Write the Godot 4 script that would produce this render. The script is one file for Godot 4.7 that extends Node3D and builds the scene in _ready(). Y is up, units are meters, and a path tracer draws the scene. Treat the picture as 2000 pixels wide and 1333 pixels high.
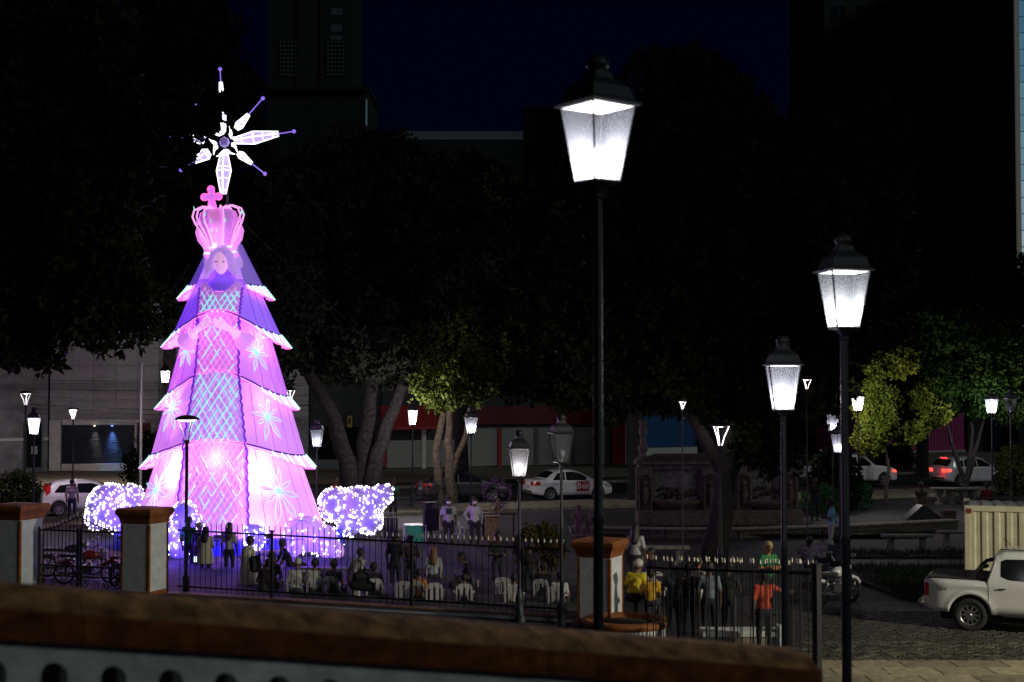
extends Node3D
# A public square at night: an illuminated statue made of lights and cloth, lanterns, an audience, and the church terrace's parapet in front.

var mats := {}
var used := {}
var cache := {}
var rng := RandomNumberGenerator.new()
var noise := FastNoiseLite.new()


# ------------------------------------------------------------------ materials
func lin(r: float, g: float, b: float) -> Color:
	return Color(r, g, b).linear_to_srgb()


func mat(key: String, c: Color, rough := 0.8, metal := 0.0, glow := Color.BLACK, energy := 0.0) -> StandardMaterial3D:
	if mats.has(key):
		return mats[key]
	var m := StandardMaterial3D.new()
	m.resource_name = key
	m.albedo_color = c
	m.roughness = rough
	m.metallic = metal
	if energy > 0.0:
		m.emission_enabled = true
		m.emission = glow
		m.emission_energy_multiplier = energy
	mats[key] = m
	return m


func noise_texture(key: String, freq: float, low: float, octaves := 4, power := 1.0) -> ImageTexture:
	if cache.has(key):
		return cache[key]
	var f := FastNoiseLite.new()
	f.seed = key.hash() % 1000
	f.frequency = freq
	f.fractal_octaves = octaves
	var src := f.get_seamless_image(256, 256)
	var im := Image.create(256, 256, false, Image.FORMAT_RGB8)
	for y in 256:
		for x in 256:
			var v := low + (1.0 - low) * pow(src.get_pixel(x, y).r, power)
			im.set_pixel(x, y, Color(v, v, v))
	cache[key] = ImageTexture.create_from_image(im)
	return cache[key]


# a surface with grain: blotches in the colour and a fine relief, laid on by world position
func rough_mat(key: String, c: Color, rough := 0.85, scale := 0.5, low := 0.6, bump := 0.4, glaze := 0.0) -> StandardMaterial3D:
	if mats.has(key):
		return mats[key]
	var m := mat(key, c, rough)
	m.albedo_texture = noise_texture("blotch_%d" % int(low * 10.0), 0.02, low, 5)
	m.uv1_triplanar = true
	m.uv1_world_triplanar = true
	m.uv1_scale = Vector3.ONE * scale
	if bump > 0.0:
		m.heightmap_enabled = true
		m.heightmap_texture = noise_texture("grain", 0.09, 0.0, 4)
		m.heightmap_scale = bump
	if glaze > 0.0:
		m.clearcoat_enabled = true
		m.clearcoat = glaze
	return m


func vmat(key: String, rough := 0.85) -> StandardMaterial3D:
	var m := mat(key, Color.WHITE, rough)
	m.vertex_color_use_as_albedo = true
	return m


# ------------------------------------------------------------------ names and nodes
func numbered(n: String) -> String:
	if not used.has(n):
		used[n] = 0
		return n
	used[n] += 1
	return "%s_%03d" % [n, used[n]]


func P(x: float, d: float, y := 0.0) -> Vector3:
	return Vector3(x, y, -d)


func tag(o: Node3D, label: String, category: String, group := "", kind := "") -> Node3D:
	o.set_meta("label", label)
	if category != "":
		o.set_meta("category", category)
	if group != "":
		o.set_meta("group", group)
	if kind != "":
		o.set_meta("kind", kind)
	return o


func thing(called: String, label: String, category: String, at := Vector3.ZERO, yaw := 0.0, group := "") -> Node3D:
	var o := Node3D.new()
	o.name = numbered(called)
	add_child(o)
	o.position = at
	o.rotation.y = yaw
	tag(o, label, category, group)
	return o


# the square dips by half a metre behind the railing and rises again towards the statue
func floor_y(x: float, d: float) -> float:
	if x > 2.2 or d < 35.0:
		return 0.0
	return -0.48 * clampf((56.0 - d) / 12.0, 0.0, 1.0)


func S(x: float, d: float) -> Vector3:
	return Vector3(x, floor_y(x, d), -d)


func sf() -> SurfaceTool:
	var st := SurfaceTool.new()
	st.begin(Mesh.PRIMITIVE_TRIANGLES)
	return st


func fin(st: SurfaceTool) -> ArrayMesh:
	st.generate_normals()
	return st.commit()


func obj(called: String, shape, m: Material, parent: Node3D = self, at := Vector3.ZERO, rot := Vector3.ZERO) -> MeshInstance3D:
	var o := MeshInstance3D.new()
	o.name = numbered(called) if parent == self else called
	if shape is SurfaceTool:
		o.mesh = fin(shape)
	else:
		o.mesh = shape
	o.material_override = m
	o.position = at
	o.rotation = rot
	parent.add_child(o, true)
	return o


func struct(called: String, shape, m: Material, label := "") -> MeshInstance3D:
	var o := obj(called, shape, m)
	o.set_meta("kind", "structure")
	if label != "":
		o.set_meta("label", label)
	return o


func stuff(o: Node3D) -> Node3D:
	o.set_meta("kind", "stuff")
	return o


func dup(root: Node3D, called: String, label: String, at: Vector3, yaw: float) -> Node3D:
	var r: Node3D = root.duplicate()
	r.name = numbered(called)
	add_child(r)
	r.position = at
	r.rotation.y = yaw
	r.set_meta("label", label)
	return r


func omni(parent: Node3D, at: Vector3, c: Color, energy: float, size := 0.06, reach := 30.0) -> OmniLight3D:
	var l := OmniLight3D.new()
	l.name = "lamp_light"
	l.light_color = c
	l.light_energy = energy
	l.light_size = size
	l.omni_range = reach
	l.omni_attenuation = 2.0
	l.shadow_enabled = true
	l.position = at
	parent.add_child(l, true)
	return l


# ------------------------------------------------------------------ shapes
func tri(st: SurfaceTool, a: Vector3, b: Vector3, c: Vector3, out: Vector3) -> void:
	if (a - c).cross(a - b).dot(out) < 0.0:
		st.add_vertex(a); st.add_vertex(c); st.add_vertex(b)
	else:
		st.add_vertex(a); st.add_vertex(b); st.add_vertex(c)


func quad(st: SurfaceTool, a: Vector3, b: Vector3, c: Vector3, d: Vector3, out: Vector3) -> void:
	tri(st, a, b, c, out)
	tri(st, a, c, d, out)


# a box with chamfered edges
func box(st: SurfaceTool, c: Vector3, s: Vector3, ch := 0.0, bs := Basis()) -> void:
	st.set_smooth_group(-1)
	var h := s * 0.5
	ch = minf(ch, minf(h.x, minf(h.y, h.z)) * 0.9)
	if ch <= 0.0:
		for ax in 3:
			for sg in [-1.0, 1.0]:
				var n := Vector3.ZERO
				n[ax] = sg
				var u := (ax + 1) % 3
				var v := (ax + 2) % 3
				var q := []
				for k in [[-1, -1], [1, -1], [1, 1], [-1, 1]]:
					var p := Vector3.ZERO
					p[ax] = sg * h[ax]
					p[u] = k[0] * h[u]
					p[v] = k[1] * h[v]
					q.append(c + bs * p)
				quad(st, q[0], q[1], q[2], q[3], bs * n)
		return
	var pt := func(sx, sy, sz, ax) -> Vector3:
		var g := Vector3(sx, sy, sz) * (h - Vector3.ONE * ch)
		g[ax] = Vector3(sx, sy, sz)[ax] * h[ax]
		return c + bs * g
	for ax in 3:
		var u := (ax + 1) % 3
		var v := (ax + 2) % 3
		for sg in [-1.0, 1.0]:
			var n := Vector3.ZERO
			n[ax] = sg
			var q := []
			for k in [[-1, -1], [1, -1], [1, 1], [-1, 1]]:
				var w := Vector3.ZERO
				w[ax] = sg; w[u] = k[0]; w[v] = k[1]
				q.append(pt.call(w.x, w.y, w.z, ax))
			quad(st, q[0], q[1], q[2], q[3], bs * n)
		for s1 in [-1.0, 1.0]:
			for s2 in [-1.0, 1.0]:
				var q := []
				for k in [[-1.0, u], [1.0, u], [1.0, v], [-1.0, v]]:
					var w := Vector3.ZERO
					w[ax] = k[0]; w[u] = s1; w[v] = s2
					q.append(pt.call(w.x, w.y, w.z, k[1]))
				var n := Vector3.ZERO
				n[u] = s1; n[v] = s2
				quad(st, q[0], q[1], q[2], q[3], bs * n)
	for sx in [-1.0, 1.0]:
		for sy in [-1.0, 1.0]:
			for sz in [-1.0, 1.0]:
				tri(st, pt.call(sx, sy, sz, 0), pt.call(sx, sy, sz, 1), pt.call(sx, sy, sz, 2), bs * Vector3(sx, sy, sz))


func tube(st: SurfaceTool, pts: Array, rads: Array, seg := 6, caps := true) -> void:
	st.set_smooth_group(1)
	var rings := []
	var dir: Vector3 = (pts[1] - pts[0]).normalized()
	var side := dir.cross(Vector3.UP if absf(dir.y) < 0.9 else Vector3.RIGHT).normalized()
	for i in pts.size():
		var d: Vector3 = (pts[mini(i + 1, pts.size() - 1)] - pts[maxi(i - 1, 0)]).normalized()
		side = (side - d * side.dot(d)).normalized()
		var up := d.cross(side)
		var ring := []
		var r: float = rads[mini(i, rads.size() - 1)]
		for k in seg:
			var a := TAU * k / seg
			ring.append(pts[i] + (side * cos(a) + up * sin(a)) * r)
		rings.append(ring)
	for i in pts.size() - 1:
		for k in seg:
			var l := (k + 1) % seg
			var mid: Vector3 = (rings[i][k] + rings[i + 1][l]) * 0.5 - (pts[i] + pts[i + 1]) * 0.5
			quad(st, rings[i][k], rings[i][l], rings[i + 1][l], rings[i + 1][k], mid)
	if caps:
		st.set_smooth_group(-1)
		for e in [0, pts.size() - 1]:
			var o: Vector3 = (pts[0] - pts[1]) if e == 0 else (pts[e] - pts[e - 1])
			for k in range(1, seg - 1):
				tri(st, rings[e][0], rings[e][k], rings[e][k + 1], o)


func bar(st: SurfaceTool, a: Vector3, b: Vector3, r: float, seg := 6) -> void:
	tube(st, [a, b], [r, r], seg)


# a profile of (radius, height), listed from the bottom up, spun round the y axis
func lathe(st: SurfaceTool, prof: Array, seg := 16, xf := Transform3D(), sg := 1, arc := TAU, turn := 0.0, sx := 1.0, sz := 1.0) -> void:
	st.set_smooth_group(sg)
	for k in seg:
		var a := turn + arc * k / seg
		var b := turn + arc * (k + 1) / seg
		var da := Vector3(cos(a) * sx, 0, sin(a) * sz)
		var db := Vector3(cos(b) * sx, 0, sin(b) * sz)
		var dm := (da + db).normalized()
		for i in prof.size() - 1:
			var p: Vector2 = prof[i]
			var q: Vector2 = prof[i + 1]
			var out := dm * (q.y - p.y) + Vector3.UP * (p.x - q.x)
			var o := xf.basis * out
			if p.x > 1e-5:
				tri(st, xf * (da * p.x + Vector3.UP * p.y), xf * (db * p.x + Vector3.UP * p.y), xf * (db * q.x + Vector3.UP * q.y), o)
			if q.x > 1e-5:
				tri(st, xf * (da * p.x + Vector3.UP * p.y), xf * (db * q.x + Vector3.UP * q.y), xf * (da * q.x + Vector3.UP * q.y), o)


func ball(st: SurfaceTool, c: Vector3, r: Vector3, seg := 12, rings := 8) -> void:
	var prof := []
	for i in rings + 1:
		var a := -PI / 2 + PI * i / rings
		prof.append(Vector2(maxf(cos(a), 0.0), sin(a)))
	prof[0] = Vector2(0, -1)
	prof[rings] = Vector2(0, 1)
	lathe(st, prof, seg, Transform3D(Basis.from_scale(r), c))


func prism(st: SurfaceTool, poly: PackedVector2Array, z0: float, z1: float, xf := Transform3D(), sg := -1) -> void:
	st.set_smooth_group(-1)
	var idx := Geometry2D.triangulate_polygon(poly)
	for i in range(0, idx.size(), 3):
		for z in [z0, z1]:
			var q := []
			for k in 3:
				q.append(xf * Vector3(poly[idx[i + k]].x, poly[idx[i + k]].y, z))
			tri(st, q[0], q[1], q[2], xf.basis * Vector3(0, 0, signf(z - (z0 + z1) * 0.5)))
	st.set_smooth_group(sg)
	var flip := 1.0 if Geometry2D.is_polygon_clockwise(poly) else -1.0
	for i in poly.size():
		var a := poly[i]
		var b := poly[(i + 1) % poly.size()]
		var n := Vector3(-(b.y - a.y), b.x - a.x, 0) * flip
		quad(st, xf * Vector3(a.x, a.y, z0), xf * Vector3(b.x, b.y, z0), xf * Vector3(b.x, b.y, z1), xf * Vector3(a.x, a.y, z1), xf.basis * n)


func sheet(points: Array, y: float) -> SurfaceTool:   # a flat ground polygon of (x, depth) points
	var st := sf()
	st.set_smooth_group(-1)
	var poly := PackedVector2Array()
	for p in points:
		poly.append(p)
	var idx := Geometry2D.triangulate_polygon(poly)
	for i in range(0, idx.size(), 3):
		tri(st, P(poly[idx[i]].x, poly[idx[i]].y, y), P(poly[idx[i + 1]].x, poly[idx[i + 1]].y, y), P(poly[idx[i + 2]].x, poly[idx[i + 2]].y, y), Vector3.UP)
	return st


func slab(points: Array, y0: float, y1: float) -> SurfaceTool:   # the same with a thickness
	var st := sf()
	var poly := PackedVector2Array()
	for p in points:
		poly.append(p)
	prism(st, poly, y0, y1, Transform3D(Basis(Vector3(1, 0, 0), Vector3(0, 0, -1), Vector3(0, 1, 0)), Vector3.ZERO))
	return st


func along(a: Array, x: float) -> float:   # a polyline of (x, y), looked up at x
	if x <= a[0].x:
		return a[0].y
	for i in a.size() - 1:
		if x <= a[i + 1].x:
			return lerpf(a[i].y, a[i + 1].y, (x - a[i].x) / maxf(a[i + 1].x - a[i].x, 1e-6))
	return a[a.size() - 1].y


# ------------------------------------------------------------------ smooth bodies: tapered capsules joined with a smooth minimum, meshed as surface nets
# bones: [from, to, radius, radius, tag]; returns {v, n, i, t}
func nets(bones: Array, cell: float, k: float) -> Dictionary:
	var lo := Vector3.ONE * 1e9
	var hi := -lo
	for b in bones:
		var r: float = maxf(b[2], b[3]) + cell * 2.5
		lo = lo.min(b[0] - Vector3.ONE * r).min(b[1] - Vector3.ONE * r)
		hi = hi.max(b[0] + Vector3.ONE * r).max(b[1] + Vector3.ONE * r)
	var nx := int(ceil((hi.x - lo.x) / cell)) + 1
	var ny := int(ceil((hi.y - lo.y) / cell)) + 1
	var nz := int(ceil((hi.z - lo.z) / cell)) + 1
	var f := PackedFloat32Array()
	f.resize(nx * ny * nz)
	f.fill(9.0)
	var best := f.duplicate()
	var tags := PackedInt32Array()
	tags.resize(nx * ny * nz)
	for b in bones:
		var a: Vector3 = b[0]
		var ba: Vector3 = b[1] - a
		var bb := maxf(ba.length_squared(), 1e-9)
		var ra: float = b[2]
		var dr: float = b[3] - b[2]
		var m := maxf(b[2], b[3]) + k + cell * 1.8
		var l: Vector3 = a.min(b[1]) - Vector3.ONE * m - lo
		var u: Vector3 = a.max(b[1]) + Vector3.ONE * m - lo
		var t: int = b[4]
		for z in range(maxi(0, int(l.z / cell)), mini(nz, int(u.z / cell) + 2)):
			for y in range(maxi(0, int(l.y / cell)), mini(ny, int(u.y / cell) + 2)):
				var at := (z * ny + y) * nx
				for x in range(maxi(0, int(l.x / cell)), mini(nx, int(u.x / cell) + 2)):
					var pa := lo + Vector3(x, y, z) * cell - a
					var h := clampf(pa.dot(ba) / bb, 0.0, 1.0)
					var d := (pa - ba * h).length() - ra - dr * h
					var o := at + x
					if d < best[o]:
						best[o] = d
						tags[o] = t
					var g := f[o]
					var w := clampf(0.5 + 0.5 * (g - d) / k, 0.0, 1.0)
					f[o] = g + (d - g) * w - k * w * (1.0 - w)
	var at_cell := PackedInt32Array()
	at_cell.resize(nx * ny * nz)
	at_cell.fill(-1)
	var v := PackedVector3Array()
	var tg := PackedInt32Array()
	var idx := PackedInt32Array()
	var step := [0, 1, nx, nx + 1, nx * ny, nx * ny + 1, nx * ny + nx, nx * ny + nx + 1]
	var edges := [[0, 1], [2, 3], [4, 5], [6, 7], [0, 2], [1, 3], [4, 6], [5, 7], [0, 4], [1, 5], [2, 6], [3, 7]]
	for z in nz - 1:
		for y in ny - 1:
			var row := (z * ny + y) * nx
			for x in nx - 1:
				var o := row + x
				var s0 := f[o] < 0.0
				if (f[o + 1] < 0.0) == s0 and (f[o + nx] < 0.0) == s0 and (f[o + nx + 1] < 0.0) == s0 and (f[o + step[4]] < 0.0) == s0 and (f[o + step[5]] < 0.0) == s0 and (f[o + step[6]] < 0.0) == s0 and (f[o + step[7]] < 0.0) == s0:
					continue
				var sum := Vector3.ZERO
				var n := 0
				for e in edges:
					var fa := f[o + step[e[0]]]
					var fb := f[o + step[e[1]]]
					if (fa < 0.0) != (fb < 0.0):
						var w := fa / (fa - fb)
						var ca: int = e[0]
						var cb: int = e[1]
						sum += Vector3(ca & 1, (ca >> 1) & 1, ca >> 2).lerp(Vector3(cb & 1, (cb >> 1) & 1, cb >> 2), w)
						n += 1
				at_cell[o] = v.size()
				v.append(lo + (Vector3(x, y, z) + sum / n) * cell)
				var pick := 0
				var least := 1e9
				for c in 8:
					if best[o + step[c]] < least:
						least = best[o + step[c]]
						pick = c
				tg.append(tags[o + step[pick]])
	for z in range(1, nz - 1):
		for y in range(1, ny - 1):
			var row := (z * ny + y) * nx
			for x in range(1, nx - 1):
				var o := row + x
				if at_cell[o] < 0:
					continue
				var s0 := f[o] < 0.0
				for ax in 3:
					var so: int = [1, nx, nx * ny][ax]
					if (f[o + so] < 0.0) == s0:
						continue
					var su: int = [nx, nx * ny, 1][ax]
					var sv: int = [nx * ny, 1, nx][ax]
					var q := [at_cell[o], at_cell[o - su], at_cell[o - su - sv], at_cell[o - sv]]
					if q.min() < 0:
						continue
					if s0:
						q.reverse()
					idx.append_array(PackedInt32Array([q[0], q[1], q[2], q[0], q[2], q[3]]))
	return {"v": v, "i": idx, "t": tg}


func add_tube_to(g: Dictionary, pts: Array, rads: Array, t: int, seg := 5) -> void:
	var base: int = g.v.size()
	var d: Vector3 = (pts[1] - pts[0]).normalized()
	var s := d.cross(Vector3.UP if absf(d.y) < 0.9 else Vector3.RIGHT).normalized()
	var u := d.cross(s)
	for i in pts.size():
		for k in seg:
			var a := TAU * k / seg
			g.v.append(pts[i] + (s * cos(a) + u * sin(a)) * rads[i])
			g.t.append(t)
	for i in pts.size() - 1:
		for k in seg:
			var l := (k + 1) % seg
			var a := base + i * seg + k
			var b := base + i * seg + l
			g.i.append_array(PackedInt32Array([a, a + seg, b + seg, a, b + seg, b]))
	g.v.append(pts[pts.size() - 1] + d * rads[rads.size() - 1] * 0.6)
	g.t.append(t)
	for k in seg:
		g.i.append_array(PackedInt32Array([base + (pts.size() - 1) * seg + k, g.v.size() - 1, base + (pts.size() - 1) * seg + (k + 1) % seg]))


func normals_of(g: Dictionary) -> PackedVector3Array:
	var n := PackedVector3Array()
	n.resize(g.v.size())
	var v: PackedVector3Array = g.v
	var ix: PackedInt32Array = g.i
	for i in range(0, ix.size(), 3):
		var a := v[ix[i]]
		var c := (a - v[ix[i + 2]]).cross(a - v[ix[i + 1]])
		for k in 3:
			n[ix[i + k]] += c
	for i in n.size():
		n[i] = n[i].normalized()
	return n


func mesh_of(g: Dictionary, colors := PackedColorArray()) -> ArrayMesh:
	var a := []
	a.resize(Mesh.ARRAY_MAX)
	a[Mesh.ARRAY_VERTEX] = g.v
	if not g.has("n"):
		g.n = normals_of(g)
	a[Mesh.ARRAY_NORMAL] = g.n
	a[Mesh.ARRAY_INDEX] = g.i
	if colors.size():
		a[Mesh.ARRAY_COLOR] = colors
	var m := ArrayMesh.new()
	m.add_surface_from_arrays(Mesh.PRIMITIVE_TRIANGLES, a)
	return m


# ------------------------------------------------------------------ people
# tags: 0 shirt, 1 thigh, 2 shin, 3 shoe, 4 sleeve, 5 forearm, 6 skin, 7 eye, 8 lips, 9 face mask, 10 brow
func head_net(neck := true) -> Dictionary:
	if neck and cache.has("head"):
		return cache.head
	var b := [
		[Vector3(0, 0.03, -0.012), Vector3(0, 0.035, 0.012), 0.092, 0.088, 6],
		[Vector3(0, -0.06, 0.025), Vector3(0, -0.02, 0.02), 0.055, 0.072, 6],
		[Vector3(0, -0.098, 0.05), Vector3(0, -0.085, 0.045), 0.026, 0.04, 6],
		[Vector3(0, 0.012, 0.092), Vector3(0, -0.03, 0.112), 0.01, 0.015, 6],
		[Vector3(-0.013, -0.036, 0.098), Vector3(0.013, -0.036, 0.098), 0.01, 0.01, 6],
		[Vector3(-0.04, 0.022, 0.083), Vector3(0.04, 0.022, 0.083), 0.014, 0.014, 10],
		[Vector3(-0.022, -0.062, 0.088), Vector3(0.022, -0.062, 0.088), 0.008, 0.008, 8],
		[Vector3(0, -0.1, -0.01), Vector3(0, -0.17, -0.025), 0.05, 0.052, 6],
	]
	for s in [-1.0, 1.0]:
		b.append([Vector3(0.09 * s, 0.012, 0.0), Vector3(0.094 * s, -0.03, 0.002), 0.016, 0.011, 6])
		b.append([Vector3(0.035 * s, 0.002, 0.082), Vector3(0.036 * s, 0.002, 0.083), 0.012, 0.012, 7])
	if not neck:
		b.remove_at(7)
		b[1] = [Vector3(0, -0.06, 0.022), Vector3(0, -0.02, 0.02), 0.066, 0.08, 6]
		b[2] = [Vector3(0, -0.098, 0.034), Vector3(0, -0.08, 0.03), 0.038, 0.05, 6]
		b[3] = [Vector3(0, 0.02, 0.098), Vector3(0, -0.03, 0.118), 0.01, 0.016, 6]
		b[6] = [Vector3(-0.02, -0.064, 0.09), Vector3(0.02, -0.064, 0.09), 0.012, 0.012, 8]
		return nets(b.slice(0, 7), 0.008, 0.018)
	cache.head = nets(b, 0.0105, 0.02)
	return cache.head


func joints(pose: String) -> Dictionary:
	var sit := pose.begins_with("sit")
	var hip := Vector3(0, 0.5 if sit else 0.93, 0)
	var j := {"hip": hip}
	for s in [1.0, -1.0]:
		var e := "l" if s > 0 else "r"
		if sit:
			j["h" + e] = hip + Vector3(0.09 * s, -0.02, 0)
			j["k" + e] = Vector3(0.13 * s, 0.5, 0.43)
			j["a" + e] = Vector3(0.13 * s, 0.08, 0.42)
		else:
			j["h" + e] = hip + Vector3(0.09 * s, -0.03, 0)
			j["k" + e] = Vector3(0.105 * s, 0.5, 0.025)
			j["a" + e] = Vector3(0.115 * s, 0.08, -0.02)
		j["s" + e] = hip + Vector3(0.175 * s, 0.49, -0.01)
		j["e" + e] = hip + Vector3(0.235 * s, 0.2, -0.03)
		j["w" + e] = hip + Vector3(0.24 * s, -0.05, 0.05)
		j["f" + e] = hip + Vector3(0.235 * s, -0.14, 0.08)
		if sit:
			j["w" + e] = hip + Vector3(0.14 * s, 0.12, 0.24)
			j["f" + e] = hip + Vector3(0.09 * s, 0.1, 0.32)
			j["e" + e] = hip + Vector3(0.245 * s, 0.2, 0.03)
	j["c"] = hip + Vector3(0, 0.33, 0.0)
	j["n"] = hip + Vector3(0, 0.54, -0.01)
	j["d"] = hip + Vector3(0, 0.7, 0.02)
	match pose:
		"walk":
			j.kl = Vector3(0.1, 0.52, 0.2); j.al = Vector3(0.1, 0.1, 0.25)
			j.kr = Vector3(-0.1, 0.5, -0.06); j.ar = Vector3(-0.1, 0.14, -0.36)
			j.el = hip + Vector3(0.23, 0.22, -0.12); j.wl = hip + Vector3(0.23, 0.0, 0.02); j.fl = hip + Vector3(0.22, -0.08, 0.08)
			j.er = hip + Vector3(-0.23, 0.22, 0.08); j.wr = hip + Vector3(-0.2, 0.06, 0.26); j.fr = hip + Vector3(-0.18, 0.05, 0.35)
		"phone", "sit_phone":
			j.er = hip + Vector3(-0.25, 0.2, 0.02); j.wr = hip + Vector3(-0.17, 0.2, 0.25); j.fr = hip + Vector3(-0.11, 0.24, 0.31)
			j.el = hip + Vector3(0.25, 0.2, 0.02); j.wl = hip + Vector3(0.14, 0.18, 0.25); j.fl = hip + Vector3(0.07, 0.2, 0.31)
			j.d = hip + Vector3(0, 0.685, 0.07)
		"akimbo":
			j.er = hip + Vector3(-0.36, 0.24, -0.06); j.wr = hip + Vector3(-0.19, 0.07, 0.06); j.fr = hip + Vector3(-0.11, 0.04, 0.11)
		"reach":
			j.er = hip + Vector3(-0.38, 0.4, 0.05); j.wr = hip + Vector3(-0.62, 0.36, 0.14); j.fr = hip + Vector3(-0.71, 0.36, 0.17)
		"fold":
			j.er = hip + Vector3(-0.27, 0.22, 0.03); j.wr = hip + Vector3(-0.05, 0.25, 0.17); j.fr = hip + Vector3(0.05, 0.28, 0.18)
			j.el = hip + Vector3(0.27, 0.22, 0.03); j.wl = hip + Vector3(0.05, 0.21, 0.2); j.fl = hip + Vector3(-0.05, 0.23, 0.22)
		"lean":
			j.kl = Vector3(0.12, 0.5, 0.1)
		"sit_back":
			j.er = hip + Vector3(-0.27, 0.22, -0.26); j.wr = hip + Vector3(-0.26, -0.02, -0.42); j.fr = hip + Vector3(-0.26, -0.06, -0.5)
			j.el = hip + Vector3(0.27, 0.22, -0.26); j.wl = hip + Vector3(0.26, -0.02, -0.42); j.fl = hip + Vector3(0.26, -0.06, -0.5)
			j.al = Vector3(0.1, 0.08, 0.6)
	var lean: float = {"sit_back": -0.38, "lean": 0.35, "sit_phone": 0.16, "sit_fwd": 0.42, "walk": 0.06, "reach": 0.05}.get(pose, -0.02)
	var turn := Basis(Vector3.RIGHT, lean)
	for key in ["c", "n", "d", "sl", "sr", "el", "er", "wl", "wr", "fl", "fr"]:
		if pose == "sit_back" and key[0] in ["w", "f"]:
			continue
		j[key] = hip + turn * (j[key] - hip)
	j.turn = turn
	return j


func body_net(pose: String, build: float) -> Dictionary:
	var key := "body_%s_%.2f" % [pose, build]
	if cache.has(key):
		return cache[key]
	var j := joints(pose)
	var w := build
	var b := [
		[j.hip + Vector3(0.055, 0, 0), j.hip - Vector3(0.055, 0, 0), 0.105 * w, 0.105 * w, 1],
		[j.hip + j.turn * Vector3(0.05, 0.12, 0), j.hip + j.turn * Vector3(-0.05, 0.12, 0), 0.095 * w, 0.095 * w, 0],
		[j.hip + j.turn * Vector3(0, 0.06, 0.01), j.c, 0.105 * w, 0.11 * w, 0],
		[j.c + Vector3(0.07, 0, 0), j.c - Vector3(0.07, 0, 0), 0.105 * w, 0.105 * w, 0],
		[j.c + j.turn * Vector3(0.12, 0.13, -0.01), j.c + j.turn * Vector3(-0.12, 0.13, -0.01), 0.07, 0.07, 0],
		[j.n - Vector3(0, 0.02, 0), j.d - Vector3(0, 0.1, 0), 0.055, 0.052, 6],
	]
	for e in ["l", "r"]:
		b.append([j["h" + e], j["k" + e], 0.088 * w, 0.058, 1])
		b.append([j["k" + e], j["a" + e], 0.056, 0.04, 2])
		var toe: Vector3 = (j["a" + e] - j["k" + e]) * Vector3(1, 0, 1)
		b.append([j["a" + e] - Vector3(0, 0.03, 0.02), Vector3(j["a" + e].x * 1.15, maxf(j["a" + e].y - 0.045, 0.03), j["a" + e].z + 0.15), 0.042, 0.032, 3])
		var up: Vector3 = j["s" + e].lerp(j["e" + e], 0.72)
		b.append([j["s" + e], up, 0.058, 0.05, 4])
		b.append([up, j["e" + e], 0.042, 0.04, 5])
		b.append([j["e" + e], j["w" + e], 0.04, 0.028, 5])
		b.append([j["w" + e], j["w" + e].lerp(j["f" + e], 0.75), 0.027, 0.03, 6])
	var g := nets(b, 0.026, 0.035)
	var hd := head_net()
	var from: int = g.v.size()
	var v: PackedVector3Array = g.v
	var t: PackedInt32Array = g.t
	var ix: PackedInt32Array = g.i
	var nod := Basis(Vector3.RIGHT, 0.28 if "phone" in pose else 0.04)
	for p in hd.v:
		v.append(j.d + nod * p)
	t.append_array(hd.t)
	for i in hd.i:
		ix.append(i + from)
	g = {"v": v, "i": ix, "t": t}
	for e in ["l", "r"]:
		var s := 1.0 if e == "l" else -1.0
		var dir: Vector3 = (j["f" + e] - j["w" + e]).normalized()
		var ax := dir.cross(Vector3(s, 0, 0)).normalized()
		if ax.length() < 0.5:
			ax = Vector3.UP
		var curl := dir.cross(ax).normalized() * -s
		var palm: Vector3 = j["w" + e].lerp(j["f" + e], 0.8)
		for k in 4:
			var r := palm + ax * (0.03 - 0.02 * k)
			var ln: float = [0.07, 0.08, 0.075, 0.058][k]
			add_tube_to(g, [r - dir * 0.015, r + dir * ln * 0.55 + curl * 0.006, r + dir * ln + curl * 0.022], [0.0095, 0.0088, 0.007], 6)
		var th := palm - dir * 0.035 + ax * 0.025
		add_tube_to(g, [th, th + ax * 0.03 + dir * 0.025, th + ax * 0.035 + dir * 0.055 + curl * 0.01], [0.011, 0.0095, 0.008], 6)
	g.n = normals_of(g)
	cache[key] = g
	return g


func hair_net(kind: String) -> ArrayMesh:
	if cache.has("hair_" + kind):
		return cache["hair_" + kind]
	var b := [[Vector3(0, 0.055, -0.03), Vector3(0, 0.06, -0.005), 0.1, 0.095, 0], [Vector3(0, 0.0, -0.045), Vector3(0, -0.03, -0.045), 0.085, 0.07, 0]]
	match kind:
		"long":
			b.append_array([[Vector3(0, -0.02, -0.06), Vector3(0, -0.3, -0.1), 0.085, 0.1, 0], [Vector3(0.06, 0, -0.04), Vector3(0.08, -0.2, -0.06), 0.05, 0.05, 0], [Vector3(-0.06, 0, -0.04), Vector3(-0.08, -0.2, -0.06), 0.05, 0.05, 0]])
		"bun":
			b.append([Vector3(0, 0.07, -0.13), Vector3(0, 0.07, -0.135), 0.05, 0.05, 0])
		"cap":
			b = [[Vector3(0, 0.06, -0.02), Vector3(0, 0.065, 0.0), 0.1, 0.1, 0], [Vector3(-0.04, 0.06, 0.1), Vector3(0.04, 0.06, 0.1), 0.018, 0.018, 0], [Vector3(-0.03, 0.052, 0.15), Vector3(0.03, 0.052, 0.15), 0.012, 0.012, 0]]
	cache["hair_" + kind] = mesh_of(nets(b, 0.014, 0.03))
	return cache["hair_" + kind]


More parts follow.
